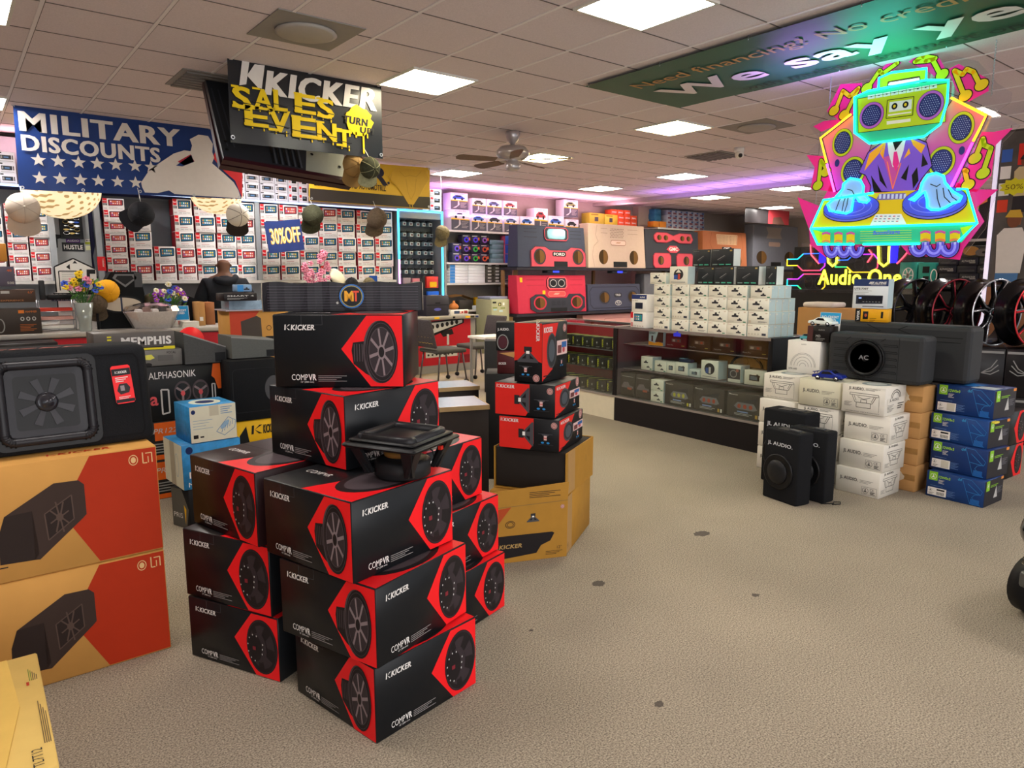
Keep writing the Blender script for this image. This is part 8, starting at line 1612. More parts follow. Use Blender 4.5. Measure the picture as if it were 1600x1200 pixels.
# tilted discount card
p=at(445,369,Y=9.25);t=thing('discount_card','tilted navy card with yellow discount lettering before the stereo boxes','sign',p);a=math.radians(7);fr=Fr((0,0,0),(math.cos(a),0,math.sin(a)),(-math.sin(a),0,math.cos(a)));b=MB();b.prism([(-.24,-.2),(.24,-.2),(.24,.2),(-.24,.2)],.008,mat('#27366b',.4,noise=.2,scale=6),fr,0);b.build('card',t);b=MB();b.text(fr,'30%OFF',-.19,-.085,.2,mat('#e8a92c',.4),w=.4,bold=.04);b.text(fr,'30%OFF',-.185,-.082,.2,mat('#f0d9a0',.4),w=.4,bold=.01,l=3);b.build('lettering',t);b=MB();b.tube([(-.05,.004,.19),(-.06,.004,ZC-p.z-.001)],.003,mat('#d8c9c4',.5),5);b.build('string',t)
# caps hung on strings
def hang(px,py,Y,m,m2,label,rz=-PI/2,s=1.0,pitch=.2,hook=None,roll=0,dy=.09):
 p=at(px,py,Y=Y);t=cap(p,rz,m,m2,label,s*1.12,0,0);R_=Matrix.Rotation(roll,3,'Y')@Matrix.Rotation(pitch,3,'X')@HANGR;t.rotation_euler=R_.to_euler();b=MB();hz=hook or .16;M=R_.inverted();b.tube([M@Vector((0,-.01,.085*s)),M@Vector((0,dy,hz+.03))],.003,PAPER,5);b.build('string',t);return t
hang(36,325,8.33,mat('#c9bcae',.8),mat('#b3a698',.8),'pale tan cap hung under the corner of the navy banner',-PI/2,1.45,.0,.18)
hang(221,334,8.33,mat('#1c1d22',.8),mat('#202127',.8),'black cap hung sideways under the navy banner',0,1.3,.5,.24,.9)
hang(371,336,8.33,mat('#ddd5c6',.8),mat('#2a211c',.8),'white cap with black visor hung at the red banner end',-PI/2,1.3,.0,.17)
hang(488,336,9.2,CAMOD,CAMOD,'dark camouflage cap hung under the yellow banner edge',-PI/2,1.45,.3,.22)
hang(588,341,9.2,CAMO2,CAMO2,'brown camouflage cap hung below the snake emblem banner',-PI/2,1.5,.25,.22)
hang(690,364,9.5,CAMO,CAMO,'tan camouflage cap hung on the lit cabinet corner',-PI/2,1.2,.0,1.05,dy=0)
hang(577,262,5.55,CAMOD,OLIVE,'dark camouflage cap hung from the black banner edge',-PI/2,.9,.2,.14)
hang(552,258,5.78,mat('#9a7a4a',.7),mat('#8a6a3c',.7),'tan cap half hidden behind the black banner',-PI/2,1.0,.0,.75,dy=0)
# lamp shades
def lamp_mat():
 m=bpy.data.materials.new('lamp_shade_glow');m.use_nodes=True;nt=m.node_tree;b=nt.nodes['Principled BSDF'];tc=nt.nodes.new('ShaderNodeTexCoord');wv=nt.nodes.new('ShaderNodeTexMagic');wv.turbulence_depth=1;wv.inputs['Scale'].default_value=3.6;wv.inputs['Distortion'].default_value=1.2
 r=nt.nodes.new('ShaderNodeValToRGB');r.color_ramp.elements[0].position=.32;r.color_ramp.elements[0].color=lin('#a98a5c');r.color_ramp.elements[1].position=.42;r.color_ramp.elements[1].color=lin('#f2dcb0')
 nt.links.new(tc.outputs['Normal'],wv.inputs['Vector']);nt.links.new(wv.outputs['Fac'],r.inputs[0]);nt.links.new(r.outputs[0],b.inputs['Base Color']);nt.links.new(r.outputs[0],b.inputs['Emission Color']);b.inputs['Emission Strength'].default_value=.75;return m
LMP=lamp_mat()
for px,py,R,lab in((96,296,.36,'round glowing patterned lamp shade behind the navy banner, by the tan cap'),(338,302,.29,'round glowing patterned lamp shade behind the red banner end')):
 p=at(px,py,Y=8.85);t=thing('pendant_lamp',lab,'lamp',p,0,'patterned pendant lamps');b=MB();b.lathe([(R*math.sin(a),-R*.82*math.cos(a))for a in[PI*.0+.02+PI*.6*k/14 for k in range(15)]],LMP,36,cap=False);b.build('lamp_shade',t)
 b=MB();b.tube([(0,0,-.05),(0,0,ZC-p.z-.001)],.008,BLK,6);b.ell((0,0,-.05),(.05,.05,.06),mat('#ffe9c0',.4,0,6));b.build('cord_and_bulb',t);b=MB();b.lathe([(.06,ZC-p.z-.03),(.06,ZC-p.z-.001)],BLK,16);b.build('canopy',t)
 b=MB();zz=-R*.82*math.cos(.02+PI*.6);b.tube([(R*.95,0,zz),(0,0,zz+.18),(-R*.95,0,zz)],.004,BLK,5);b.build('hanger',t)
 # green financing banner under the ceiling
gx0,gx1,gy0,gy1,gz=4.36,5.62,4.55,.55,ZC-.03
t=thing('financing_banner','green financing banner stretched flat under the ceiling','banner',(gx0,gy0,gz));fr=Fr((gx1-gx0,0,0),(0,-1,0),(-1,0,0),.0012);L,Wg=gy0-gy1,gx1-gx0
sheet(t,[(0,0),(L,0),(L,Wg),(0,Wg)],mat('#23583f',.45,noise=.15,scale=3),fr,wob=.003)
b=MB();OR=mat('#b98a44',.5);b.text(fr,'Need financing? No credit?',L*.07,Wg*.68,Wg*.13,OR,w=L*.66,l=2);b.build('question_lettering',t);b=MB();b.text(fr,'We say yes.',L*.07,Wg*.30,Wg*.27,WB_,w=L*.75,bold=.03,l=2);b.build('main_lettering',t);b=MB();b.text(fr,'with multiple payment options',L*.2,Wg*.08,Wg*.1,mat('#16382a',.5),w=L*.6,l=2);b.disc(fr,L*1.0,Wg*.75,L*.12,Wg*.24,mat('#3a2a30',.5),2);b.line(fr,[(L*.84,Wg*.66),(L*.87,Wg*.7)],.03,OR,2);b.build('small_print',t)
b=MB()
for k in range(6):
 for y in(.02,Wg-.02):b.tube([fr.p(L*(.01+.19*k),y,0),fr.p(L*(.01+.19*k),y,0)+Vector((0,0,ZC-gz-.001))],.004,STEEL,5)
b.build('ceiling_tie',t)
# ================================================================ neon sign of a boombox headed player
SX=5.78
so=at(1400,300,X=SX);sf=Fr((0,0,0),(0,-1,0),(0,0,1),.0014)
def nq(px,py):p=at(px,py,X=SX);return(-(p.y-so.y),p.z-so.z)
A=lambda P:[nq(1260+x/4.706,70+y/4.706)for x,y in P];Bq=lambda P:[nq(1240+x/5,270+y/5)for x,y in P]
t=thing('neon_sign','large hanging neon sign of a suited boombox headed player at a mixing desk','neon sign',so)
def grad(stops,name,e):
 m=bpy.data.materials.new(name);m.use_nodes=True;nt=m.node_tree;b_=nt.nodes['Principled BSDF'];tc=nt.nodes.new('ShaderNodeTexCoord');sp=nt.nodes.new('ShaderNodeSeparateXYZ');mr=nt.nodes.new('ShaderNodeMapRange');mr.inputs[1].default_value=-.15;mr.inputs[2].default_value=.75;r=nt.nodes.new('ShaderNodeValToRGB')
 while len(r.color_ramp.elements)<len(stops):r.color_ramp.elements.new(.5)
 for k,(q,c)in enumerate(stops):r.color_ramp.elements[k].position=q;r.color_ramp.elements[k].color=lin(c)
 nt.links.new(tc.outputs['Object'],sp.inputs[0]);nt.links.new(sp.outputs['Z'],mr.inputs[0]);nt.links.new(mr.outputs[0],r.inputs[0]);nt.links.new(r.outputs[0],b_.inputs['Base Color']);nt.links.new(r.outputs[0],b_.inputs['Emission Color']);b_.inputs['Emission Strength'].default_value=e;return m
def pm_(c,e=.22):return mat(c,.4,0,e,noise=0)
PK,YG,BK,NVD,PUR,ORG,LBU,TL,YLO=pm_('#e32a86'),pm_('#b5c41c'),pm_('#0c0a10',.0),pm_('#232a6a'),pm_('#7a4fc8'),pm_('#f0a028'),pm_('#8fb6e6'),pm_('#2fae8a'),pm_('#d9b81c')
SPK=grad([(0,'#8a3fc8'),(.45,'#c045a8'),(1,'#f29a2a')],'speaker_gradient',.22)
def out(b,P,t_=.006,m=None,l=6):b.line(sf,P,t_,m or BK,l,True)
# clear backing
b=MB();b.prism(A([(590,130),(640,60),(820,40),(1000,60),(1260,120),(1400,280),(1510,350),(1500,420),(1390,500),(1570,590),(1440,720),(1400,900),(1400,1000)])+Bq([(1600,130),(1520,320),(1500,430),(1330,640),(1200,710),(880,690),(600,660),(400,720),(200,690),(100,480),(90,300),(30,190)])+A([(20,900),(0,800),(100,700),(20,600),(130,520),(220,370),(460,240)]),.008,ACRYL,sf,-3);b.build('acrylic_backing',t)
b=MB();PKS=[A([(150,490),(250,290),(410,280),(400,400),(330,560),(260,570)]),A([(400,330),(620,110),(700,130),(560,260),(500,370)]),A([(750,125),(850,60),(980,100),(1050,230),(990,270),(900,200)]),A([(1040,180),(1120,140),(1340,250),(1340,340),(1190,420),(1100,330)]),A([(50,600),(130,560),(330,540),(110,640)]),A([(0,810),(130,820),(200,1080),(30,1060),(60,900)]),A([(1180,920),(1290,640),(1380,640),(1520,610),(1390,740),(1360,960),(1250,1082),(1080,1070)]),Bq([(130,560),(120,440),(30,190),(200,260),(330,20),(480,20),(1240,60),(1420,130),(1600,130),(1430,270),(1490,380),(1330,590),(1300,680),(900,640),(830,560),(560,580),(520,650),(250,660)])]
for P in PKS:b.poly(sf,P,PK,0)
b.build('pink_backing',t)
# speakers
L1_,R1_=A([(120,690),(345,515),(480,735),(420,900),(270,1050),(222,1082)]),A([(1080,395),(1335,525),(1240,720),(1080,1060),(900,900),(880,700)])
b=MB();b.poly(sf,L1_,SPK,1);b.poly(sf,R1_,SPK,1);out(b,L1_,.005,l=2);out(b,R1_,.005,l=2);b.build('printed_speaker',t)
def woof(b,x,y,rx,ry,kf,ringm,l=3,core=None):
 cx,cy=kf([(x,y)])[0];ax=abs(kf([(x+rx,y)])[0][0]-cx);ay=abs(kf([(x,y+ry)])[0][1]-cy)
 b.disc(sf,cx,cy,ax*1.03,ay*1.03,BK,l);b.disc(sf,cx,cy,ax,ay,ringm,l+1);b.disc(sf,cx,cy,ax*.82,ay*.82,BK,l+2);b.disc(sf,cx,cy,ax*.78,ay*.78,NVD,l+3)
 st=ax*.17
 for i in range(-5,6):
  for j in range(-6,7):
   px,py=cx+(i+j*.5%1)*st,cy+j*st
   if((px-cx)/(ax*.72))**2+((py-cy)/(ay*.72))**2<1:b.disc(sf,px,py,st*.24,st*.24,mat('#9fb0d8',.4,0,.25,noise=0),l+4,4)
b=MB();woof(b,268,720,75,100,A,YG);woof(b,345,930,90,105,A,YG);woof(b,1140,610,95,115,A,YG);woof(b,995,860,100,110,A,YG)
for x,y in((228,870),(1145,778)):b.disc(sf,*A([(x,y)])[0],.02,.03,NVD,4,14)
b.build('printed_woofer',t)
# torso
b=MB();TO=A([(460,790),(600,690),(770,670),(890,720),(930,900),(830,960),(830,1082),(500,1082),(440,960),(390,940)])+Bq([(880,160),(620,160)])
TO=A([(390,940),(460,790),(600,690),(770,670),(890,720),(930,890),(850,990),(800,1082)])+Bq([(930,150),(600,150)])+A([(480,1040),(440,960)])
b.poly(sf,TO,PUR,8);out(b,TO,.006,l=9)
for P in([(470,800),(600,700),(540,800),(430,930)],[(770,690),(880,740),(850,800),(790,740)],[(590,720),(545,800),(600,860),(570,840)],[(760,760),(720,840),(770,800)]):b.poly(sf,A(P),ORG,9)
for P in([(480,960),(560,1082),(500,1082)],[(530,880),(560,960),(600,1060),(545,1000)],[(860,800),(900,880),(850,900)],[(780,960),(820,900),(830,1000),(790,1060)],[(700,980),(760,880),(740,1000)]):b.poly(sf,A(P),BK,9)
b.poly(sf,A([(640,1070),(570,830),(700,790),(690,900)]),pm_('#c04a9a'),9);b.line(sf,A([(600,860),(640,1060),(700,870)]),.008,pm_('#f07a5a'),10)
b.poly(sf,A([(600,700),(740,680),(720,780),(680,900),(640,900),(610,800)]),pm_('#d8d4dc'),10);b.poly(sf,A([(640,710),(720,700),(660,780)]),BK,11);b.poly(sf,A([(650,790),(672,785),(690,870),(665,930),(640,880)]),PK,11);b.build('printed_suit',t)
# boombox head
BX_=A([(370,390),(470,345),(900,265),(1060,265),(1050,430),(1000,590),(880,680),(480,730),(370,650)]);FB=A([(385,400),(1045,285),(1030,570),(950,580),(390,650)])
b=MB();b.poly(sf,BX_,TL,12);b.poly(sf,FB,YG,13);HD=A([(545,330),(550,250),(640,210),(890,180),(890,275),(850,280),(840,235),(610,275),(600,315)]);b.poly(sf,HD,YG,13);out(b,HD,.005,l=14);out(b,FB,.004,l=14);b.poly(sf,A([(605,300),(620,280),(840,245),(835,285)]),pm_('#f4f0f2',.5),12);b.build('printed_boombox',t)
b=MB();woof(b,488,522,88,95,A,pm_('#b05ac0'),14);woof(b,918,448,100,105,A,pm_('#b05ac0'),14)
for k in range(9):x=460+57*k;y=375-9.5*k;b.poly(sf,A([(x,y),(x+52,y-9),(x+52,y+21),(x,y+30)]),pm_('#cfd6cf',.2),14);b.rect(sf,*A([(x+20,y+14)])[0],.012,.006,BK,15)
CS=A([(605,410),(800,383),(790,520),(595,545)]);out(b,CS,.005,l=15);b.poly(sf,A([(620,425),(785,403),(780,475),(615,500)]),pm_('#d9d9d4',.2),14)
for x,y in((657,455),(738,443)):b.disc(sf,*A([(x,y)])[0],.022,.024,BK,15,14);b.disc(sf,*A([(x,y)])[0],.010,.011,YLO,16,10)
for P in([(610,515),(780,493),(780,503),(610,527)],[(600,565),(775,545),(775,567),(600,590)]):b.poly(sf,A(P),pm_('#e8d8c8',.2),15)
b.build('printed_controls',t)
# desk
b=MB();DT=Bq([(150,440),(250,215),(640,160),(880,140),(1370,130),(1450,390),(1440,400)]);DF=Bq([(150,440),(1440,400),(1320,545),(1000,560),(205,560)]);b.poly(sf,DT,YLO,12);b.poly(sf,DF,TL,13);b.poly(sf,Bq([(160,445),(260,470),(240,540),(205,550)]),YG,14);b.poly(sf,Bq([(1430,405),(1310,430),(1340,510)]),YG,14)
for k in range(5):b.line(sf,Bq([(530,460+18*k),(930,450+18*k)]),.004,pm_('#b9c93a'),14)
for P in(Bq([(650,215),(680,165),(880,160),(900,205)]),):b.poly(sf,P,pm_('#6a62a8'),13)
for k in range(7):b.rect(sf,*Bq([(675+32*k,205)])[0],.018,.035,pm_('#c4cbe8',.2),14)
b.poly(sf,Bq([(605,410),(650,325),(850,322),(890,400)]),pm_('#d9dbe0',.25),14)
for i in range(6):
 for j in range(3):b.rect(sf,*Bq([(650+34*i-6*j,345+20*j)])[0],.018,.008,[pm_('#6a8fa8'),pm_('#c05a6a'),pm_('#8a8f98')][(i+j)%3],15)
c_=Bq([(735,480)])[0];b.text(sf,'BoomStage',c_[0],c_[1],.03,pm_('#4a5ac8',.4),w=.2,bold=.03,l=16,anchor='c');b.build('printed_desk',t)
b=MB()
for x,y,rx,ry in((455,270,225,95),(1105,225,262,118)):
 cx,cy=Bq([(x,y)])[0];ax=abs(Bq([(x+rx,y)])[0][0]-cx);ay=abs(Bq([(x,y+ry)])[0][1]-cy);b.disc(sf,cx,cy-.022,ax,ay,BK,14,40);b.disc(sf,cx,cy-.018,ax*.985,ay*.97,pm_('#6a66d0'),15,40);b.disc(sf,cx,cy,ax,ay,BK,16,40);b.disc(sf,cx,cy,ax*.98,ay*.97,pm_('#4a56d8'),17,40);b.ring(sf,cx,cy,ax*.75,ay*.75,.006,pm_('#7a84ea'),18,40);b.ring(sf,cx,cy,ax*.5,ay*.5,.006,pm_('#7a84ea'),18,40)
b.build('printed_turntable',t)
HL=Bq([(300,300),(280,250),(340,200),(400,130),(405,90),(460,45),(540,60),(565,110),(560,160),(590,190),(610,215),(590,235),(530,225),(495,180),(480,230),(470,300),(430,320),(400,315),(350,308)])
HR=Bq([(920,210),(960,190),(1000,150),(1020,80),(1060,20),(1130,5),(1190,30),(1200,80),(1260,150),(1330,190),(1310,225),(1260,240),(1200,275),(1150,290),(1090,290),(1060,270),(1060,220),(1040,150),(1000,180),(960,220)])
b=MB();b.poly(sf,HL,LBU,19);b.poly(sf,HR,LBU,19)
for P in([(340,300),(370,220),(390,180)],[(390,310),(405,230),(420,190)],[(440,190),(430,250),(410,310)],[(430,130),(470,140),(490,180)],[(1130,130),(1135,200),(1160,280)],[(1180,120),(1190,190),(1240,240)],[(1080,90),(1130,110),(1160,90)],[(1220,130),(1250,190),(1290,220)]):b.line(sf,Bq(P),.006,BK,20)
b.build('printed_hand',t)
b=MB()
for xs in((265,360,455),(1040,1155,1270)):
 w_=32 if xs[0]<600 else 40
 for k,x in enumerate(xs):
  dx=90 if xs[0]<600 else 112;sg=1 if xs[0]<600 else-1;y0_=500 if xs[0]<600 else 490
  b.poly(sf,Bq([(x-w_,y0_-20),(x+w_,y0_-20),(x+w_,y0_+40),(x-w_,y0_+40)]),YLO,15);b.line(sf,Bq([(x-w_,y0_-20),(x,y0_-34),(x+w_,y0_-20)]),.016,pm_('#c04a9a'),16);b.line(sf,Bq([(x-w_,y0_+42),(x,y0_+30),(x+w_,y0_+42)]),.016,pm_('#e07a4a'),16)
  U=[(x,y0_+50)]+[(x+sg*dx*.46-sg*dx*.46*math.cos(PI*q/9),y0_+80+62*math.sin(PI*q/9))for q in range(10)]
  for wd_,m_,l_ in((.066,BK,13.2),(.054,pm_('#8a80d8'),14.2),(.016,pm_('#b5b0ee'),15.2)):
   b.line(sf,Bq(U),wd_,m_,l_);[b.disc(sf,*p_,wd_/2,wd_/2,m_,l_,12)for p_ in Bq(U)[1:-1]]
b.build('printed_pipe',t)
# notes
def note(b,kf,heads,stem,c):
 for wd_,m_,l_ in((.042,BK,2.5),(.03,c,3.5)):b.line(sf,kf(stem),wd_,m_,l_);[b.disc(sf,*p_,wd_/2,wd_/2,m_,l_,8)for p_ in kf(stem)]
 for x,y in heads:q=kf([(x,y)])[0];b.disc(sf,q[0],q[1],.05,.042,BK,2.6,16,.5);b.disc(sf,q[0],q[1],.043,.035,c,3.6,16,.5)
b=MB();note(b,A,[(205,485),(280,515)],[(215,480),(270,340),(320,380),(385,320),(295,505)],YLO);note(b,A,[(445,320)],[(455,315),(540,190),(560,215),(670,135)],YG);note(b,A,[(1000,220)],[(990,225),(930,110),(880,120),(800,125),(860,85),(950,100)],YG);note(b,A,[(1170,375),(1290,295)],[(1160,370),(1090,190),(1150,220),(1180,180),(1230,200),(1280,300)],YLO);note(b,A,[(85,1035),(145,935)],[(90,1030),(110,850),(130,880),(150,920)],YG);note(b,A,[(1240,835),(1300,945)],[(1240,840),(1300,690),(1310,740),(1360,760),(1300,940)],YG);note(b,A,[(1190,1030)],[(1190,1030),(1165,920),(1180,930)],YLO);b.build('printed_note',t)
# neon tubes
def neon(P,c,e,r=.0085,closed=False):
 b=MB();b.tube([sf.p(x,y,26)for x,y in P],r,mat(c,.3,0,e,noise=0),8,closed);return b.build('neon_tube',t)
NE=3.2
neon(BX_,'#19f0c8',NE,closed=True);neon(A([(545,330),(550,250),(640,210),(900,180),(895,270)]),'#19f0c8',NE)
neon(Bq([(640,160),(250,215),(150,440),(205,560),(490,560)]),'#14efc0',NE);neon(Bq([(560,560),(1000,555)]),'#14efc0',NE);neon(Bq([(1300,540),(1450,395),(1370,130),(1290,130)]),'#14efc0',NE);neon(Bq([(150,437),(1445,397)]),'#14efc0',NE)
neon(HL,'#1fc8ff',NE,closed=True);neon(HR,'#1fc8ff',NE,closed=True)
neon(A([(1080,395),(1335,525),(1290,620),(1240,715)]),'#ffb01c',NE);neon(A([(1235,725),(1160,880),(1080,1045)]),'#ff3cf0',NE);neon(A([(345,515),(120,690),(165,870)]),'#ffb01c',NE);neon(A([(168,880),(222,1082)]),'#ff4ce0',NE)
ch=MB()
for(px,py),sy in(((1295,165),1),((1548,150),1)):
 y_,z_=nq(px,py);top_=ZC-so.z-.001;n=22
 for k in range(n):z0=z_+(top_-z_)*k/n;z1=z_+(top_-z_)*(k+1.15)/n;ch.tube([(.01+.004*(k%2),-y_+.004*((k+1)%2),z0),(.01-.004*(k%2),-y_-.004*((k+1)%2),z1)],.004,STEEL,5)
ch.build('chain',t)
# shop name sign beyond
AX=7.6;ao=at(1290,447,X=AX);t=thing('name_sign','yellow neon shop name sign with coloured tubes behind the boombox sign','neon sign',ao);af=Fr((0,0,0),(0,-1,0),(0,0,1),.001)
def aq(px,py):p=at(px,py,X=AX);return(-(p.y-ao.y),p.z-ao.z)
p0,p1=aq(1252,380),aq(1425,460);b=MB();b.prism([(p0[0],p1[1]),(p1[0],p1[1]),(p1[0],p0[1]),(p0[0],p0[1])],.01,ACRYL,af,-4);b.build('acrylic_backing',t)
NY=mat('#f2f03a',.3,0,3.0,noise=0);x0,z0=aq(1278,444);x1=aq(1408,444)[0];hh_=aq(1290,420)[1]-z0;b=MB();b.text(af,'Audio One',x0,z0,hh_,NY,w=x1-x0,bold=.012,l=6);b.text(af,'Audio One',x0,z0,hh_,mat('#8d8f14',.4,0,.6,noise=0),w=x1-x0,bold=.045,l=2);b.build('neon_lettering',t)
b=MB()
for a_,c_,top,bot in((1294,1309,395,416),(1373,1390,385,416)):
 P=[aq(a_,top),aq(a_+1,bot-6),aq((a_+c_)/2,bot),aq(c_-1,bot-6),aq(c_,top)];b.tube([af.p(x,y,12)for x,y in P],.012,NY,8)
b.build('yellow_tube',t)
b=MB()
for a_,c_ in((1281,1290),(1392,1402)):q0,q1=aq(a_,382),aq(c_,411);b.rect(af,q0[0],q1[1],q1[0]-q0[0],q0[1]-q1[1],mat('#2a22e8',.3,0,1.2,noise=0),3)
b.build('blue_block',t)
for P in([(1267,382),(1268,398),(1280,412)],[(1356,410),(1364,398),(1358,390)],[(1402,412),(1412,402),(1420,392)]):b=MB();b.tube([af.p(*aq(*p),10)for p in P],.007,mat('#ff4a5a',.3,0,2.5,noise=0),7);b.build('red_tube',t)
b=MB()
for px in(1270,1405):q=aq(px,384);b.tube([(0.006,-q[0],q[1]-.02),(.006,-q[0],ZC-ao.z-.001)],.004,STEEL,5)
b.build('hanging_wire',t)
# ================================================================ far display by the wheels
GX=9.2
def gbox(a,p0,c,p1,d,m,label,cat='box',name='stock_box',art=None,group=None,z0=None,X=GX):
 ym,xm=(p0+p1)/2,(a+c)/2;y0,y1=at(a,ym,X=X).y,at(c,ym,X=X).y;zt_,zb_=at(xm,p0,X=X).z,at(xm,p1,X=X).z
 if z0 is not None:zt_+=z0-zb_;zb_=z0
 w,h=y0-y1,zt_-zb_;t=thing(name,label,cat,(X,y0,zb_),-PI/2,group);b=MB();b.bevbox((0,0,0),(w,d,h),min(.005,h*.1),m,1);b.build('carton',t)
 if art:b=MB();art(b,faces(w,d,h)['front'],w,h);b.build('printed_art',t)
 return zb_+h
y0,y1=at(1236,430,X=GX+.2).y,at(1640,430,X=GX+.2).y
t=thing('speaker_display','black display wall with glowing coloured speaker pods','display',(GX+.25,y0,0),-PI/2);w=y0-y1;zt_=at(1300,384,X=GX+.2).z
b=MB();b.box((0,.0,0),(w,.06,zt_),mat('#17171a',.5));b.build('back_panel',t);zsh=at(1500,452,X=GX).z;b=MB();b.box((0,-.34,.0),(w,-.001,zsh-.03),mat('#1d1d20',.6));b.build('base_cabinet',t)
RGB=['#22d0e8','#2a6cf0','#c03af0','#f04a6a','#e8c02a','#3ae87a']
def pod(px,py,k):
 p=at(px,py,X=GX+.2);lx,lz=y0-p.y,p.z;b=MB();f_=Fr((0,-.002,0),(1,0,0),(0,0,1),.002);P=[(lx-.36,lz+.05),(lx-.2,lz+.05),(lx-.12,lz+.12),(lx+.14,lz+.12),(lx+.2,lz+.05),(lx+.2,lz-.05),(lx+.14,lz-.11),(lx-.12,lz-.11),(lx-.2,lz-.04),(lx-.36,lz-.04)]
 b.poly(f_,P,mat('#202025',.4),2)
 for q in(-.04,.12):b.disc(f_,lx+q,lz,.065,.09,BLKG,3,20);b.ring(f_,lx+q,lz,.07,.095,.012,DGREY,4,20)
 o=b.build('speaker_pod',t);b=MB();n=len(P)
 for i in range(n):b.tube([f_.p(*P[i],5),f_.p(*P[(i+1)%n],5)],.008,mat(RGB[(i//2+k)%6],.3,0,1.6,noise=0),6)
 b.build('glow_tube',o)
for k,(px,py)in enumerate(((1265,410),(1345,412),(1265,442),(1330,470),(1400,474))):pod(px,py,k)
zs=zsh+.001
zt1=gbox(1405,411,1432,452,.2,mat('#2a8f80',.5),'green speaker carton with white wheel print beside the stacked black cartons',art=lambda b,fr,w,h:(b.ring(fr,w*.5,h*.5,w*.32,h*.3,w*.05,WHT,1),b.disc(fr,w*.5,h*.5,w*.1,h*.1,WHT,1),[b.line(fr,[(w*.5,h*.5),(w*(.5+.3*math.cos(k)),h*(.5+.28*math.sin(k)))],w*.06,WHT,1)for k in range(6)]),z0=zs,group='green speaker cartons')
gbox(1434,411,1461,452,.2,mat('#2a8f80',.5),'green speaker carton with black device prints',art=lambda b,fr,w,h:(b.rect(fr,w*.25,h*.6,w*.4,h*.25,BLK,1),b.rect(fr,w*.3,h*.3,w*.35,h*.18,BLK,1),b.rect(fr,.002,h*.16,w*.7,h*.1,LGREY,1),b.ring(fr,w*.92,h*.5,w*.2,h*.25,w*.06,WHT,1)),z0=zs,group='green speaker cartons')
zr=zs
for r in range(4):
 zn=zr
 for c in range(3):
  a=1464+c*31.5+(3 if r%2 else 0);zn=gbox(a,437-r*12.6,a+30.5,449.5-r*12.6,.2,mat('#23242c',.45),'black amplifier carton, %s row up and %s along from the green cartons'%(DIGIT[r],DIGIT[c]),art=lambda b,fr,w,h:(b.text(fr,'ALPHASONIK',w*.15,h*.4,h*.28,LGREY,w=w*.7),small_print(b,fr,w*.55,h*.25,w*.3,1,GREY,1,.02,.012))if(r+c)%2==0 else b.rect(fr,w*.1,h*.2,w*.8,h*.25,DGREY,1),z0=zr,group='black amplifier cartons on the far display')
 zr=zn+.002
gbox(1500,381,1559,399,.22,mat('#3a3836',.5),'dark boxed pair of oval speakers on the black amplifier cartons',art=lambda b,fr,w,h:(b.disc(fr,w*.3,h*.55,w*.22,h*.4,mat('#a5773c',.5),1),b.disc(fr,w*.62,h*.4,w*.2,h*.34,mat('#5f5a58',.5),2),b.disc(fr,w*.65,h*.4,w*.05,h*.1,BLK,3)),z0=zr)
gbox(1244,482,1345,512,.3,CARTON,'plain tan carton behind the white toy coupe',X=6.7,z0=None)if False else None
p0,p1=at(1247,480,X=6.35),at(1345,480,X=6.35);t=thing('tan_carton','large plain tan carton behind the toy cars and financing card','box',(6.35,p0.y,0),-PI/2);w=p0.y-p1.y;b=MB();b.bevbox((0,0,0),(w,.3,p0.z),.005,CARTON,1);b.build('carton',t);b=MB();b.bevbox((.03,.02,p0.z+.001),(w*.55,.28,p0.z+.05),.02,mat('#d9cfc8',.5,noise=.2),2);b.build('crumpled_wrap',t)
# dark hanging cloth with flame lettering
p0,p1=at(1488,300,X=GX-.1),at(1562,376,X=GX-.1);t=thing('hanging_flag','dark hanging flag with orange letter fragments behind the neon sign','flag',(GX-.1,p0.y,p1.z),-PI/2);w,h=p0.y-p1.y,p0.z-p1.z;fr=Fr((0,0,0),(1,0,0),(0,0,1),.0015);sheet(t,[(0,0),(w,0),(w,h),(0,h)],mat('#26242a',.7),fr,wob=.012);b=MB();OG=pm_('#f0883a',.1);b.poly(fr,[(w*.38,h*.4),(w*.5,h*.42),(w*.56,h*.7),(w*.7,h*.76),(w*.7,h*.9),(w*.5,h*.85),(w*.44,h*.6)],OG,2);b.poly(fr,[(w*.84,h*.42),(w*.96,h*.42),(w*.99,h*.8),(w*.9,h*.8)],pm_('#f0604a',.1),2);b.rect(fr,w*.06,h*.0,w*.9,h*.05,LGREY,2);b.build('letter_fragment',t)
b=MB();b.tube([(0,.004,h),(0,.004,ZC-p1.z-.001)],.004,STEEL,5);b.tube([(w,.004,h),(w,.004,ZC-p1.z-.001)],.004,STEEL,5);b.build('hanging_wire',t)
p0,p1=at(1167,311,Y=10.0),at(1232,352,Y=10.0);t=thing('hanging_flag','black and red hanging flag above the grey truck speaker box','flag',(p0.x,10.0,p1.z));w,h=p1.x-p0.x,p0.z-p1.z;fr=Fr((0,0,0),UX,UZ,.0015);sheet(t,[(0,0),(w,0),(w,h),(0,h)],mat('#2b2829',.3),fr,wob=.02);b=MB();b.poly(fr,[(w*.5,0),(w,0),(w,h*.9),(w*.5,h*.8)],mat('#a8353c',.4),2);b.poly(fr,[(w*.6,0),(w*.62,h*.3),(w*.8,h*.35),(w*.9,0)],mat('#6a4a40',.5),3);b.build('red_field',t);b=MB();b.tube([(.02,.004,h),(.02,.004,ZC-p1.z-.001)],.004,STEEL,5);b.tube([(w-.02,.004,h),(w-.02,.004,ZC-p1.z-.001)],.004,STEEL,5);b.build('hanging_wire',t)
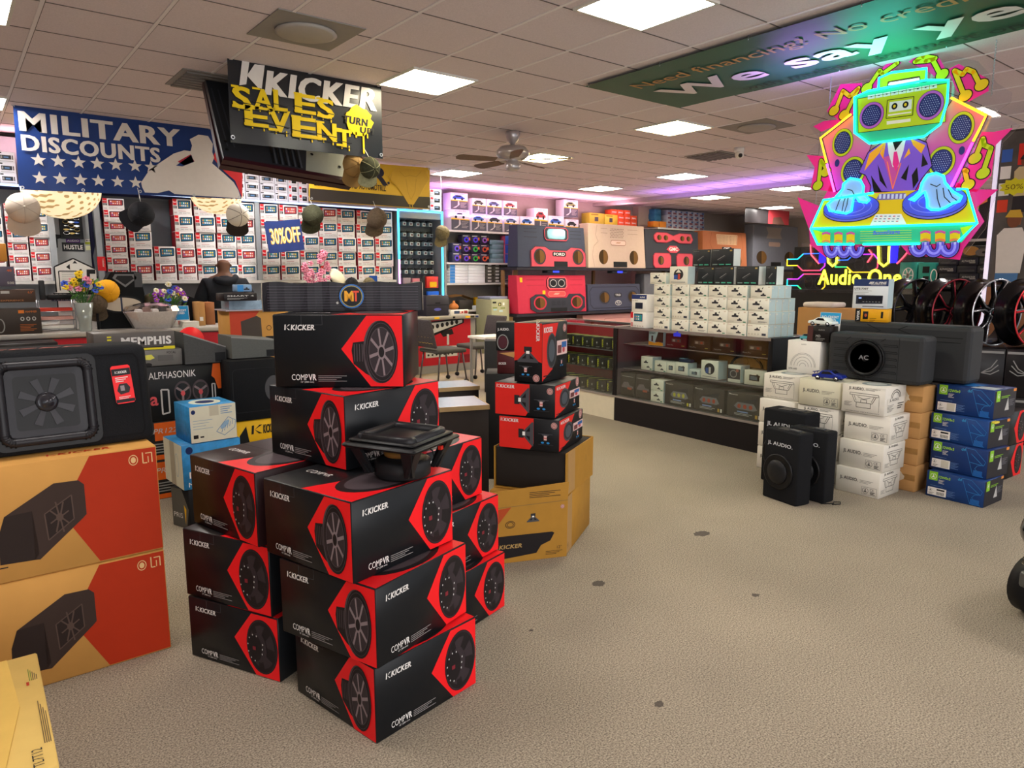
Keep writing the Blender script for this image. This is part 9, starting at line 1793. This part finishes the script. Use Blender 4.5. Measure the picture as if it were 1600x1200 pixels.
# poster pillar
PX_=8.25;p0,p1=at(1566,205,X=PX_),at(1650,205,X=PX_);t=thing('poster_pillar','tall pillar with an urban photo poster and white lit edge','pillar display',(PX_,p0.y,0),-PI/2);w,h=p0.y-p1.y,p0.z;b=MB();b.box((0,0,0),(w,.3,h),mat('#3a3634',.6));b.build('body',t);b=MB();b.box((-.035,-.02,0),(-.001,.3,h),mat('#e6dcf0',.4,0,.55));b.build('lit_edge',t)
fr=Fr((0,0,0),(1,0,0),(0,0,1),.0015);W3=.46;b=MB();b.rect(fr,.005,.6,w-.01,h-.62,mat('#57524e',.5,noise=.5,scale=6),1);b.rect(fr,.005,.6,w-.01,.75,mat('#9a6a4a',.6,noise=.3,scale=8),2);b.build('poster_print',t)
def fig(x,z,s,top,leg,hat):
 b=MB();b.poly(fr,[(x-.07*s,z),(x-.05*s,z+.42*s),(x+.1*s,z+.42*s),(x+.06*s,z),(x+.02*s,z),(x+.02*s,z+.2*s),(x-.03*s,z+.0)],mat('#8a5a40',.6),3);b.poly(fr,[(x-.09*s,z+.2*s),(x-.08*s,z+.5*s),(x+.13*s,z+.5*s),(x+.1*s,z+.2*s)],leg,4);b.poly(fr,[(x-.08*s,z+.46*s),(x-.1*s,z+.85*s),(x-.04*s,z+.92*s),(x+.12*s,z+.92*s),(x+.17*s,z+.8*s),(x+.14*s,z+.46*s)],top,5);b.disc(fr,x+.04*s,z+1.0*s,.06*s,.08*s,mat('#7a4a34',.6),5,16);b.poly(fr,[(x-.04*s,z+1.03*s),(x-.0*s,z+1.1*s),(x+.09*s,z+1.1*s),(x+.12*s,z+1.02*s)],hat,6);return b.build('poster_figure',t)
fig(.14,1.05,.95,mat('#d8d2cc',.6),mat('#4f7cae',.6),mat('#c9a23a',.6));fig(.2,1.95,.6,mat('#c9b58a',.6),mat('#2f2c30',.6),mat('#33302f',.6));b=MB();b.rect(fr,.16,h-.34,.2,.2,mat('#d8352c',.5),4)
for k in range(4):b.rect(fr,.02,h-.3-.16*k,.09,.12,[mat('#3f66b8',.5),WHT,WHT,mat('#d8452c',.5)][k],3)
b.build('poster_panel',t)
p=at(1582,291,X=PX_-.06);t=thing('sale_tag','yellow starburst percent tag on the poster pillar','tag',(PX_-.012,p.y,p.z),-PI/2);fr=Fr((0,0,0),(1,0,0),(0,0,1));b=MB();b.prism([((.13 if k%2 else .10)*math.cos(PI*k/10),(.085 if k%2 else .065)*math.sin(PI*k/10))for k in range(20)],.004,mat('#d8d02a',.5),fr,0);b.build('card',t);b=MB();b.text(fr,'50%',-.075,-.025,.05,mat('#7a6a1a',.5),w=.15,l=2);b.build('lettering',t)
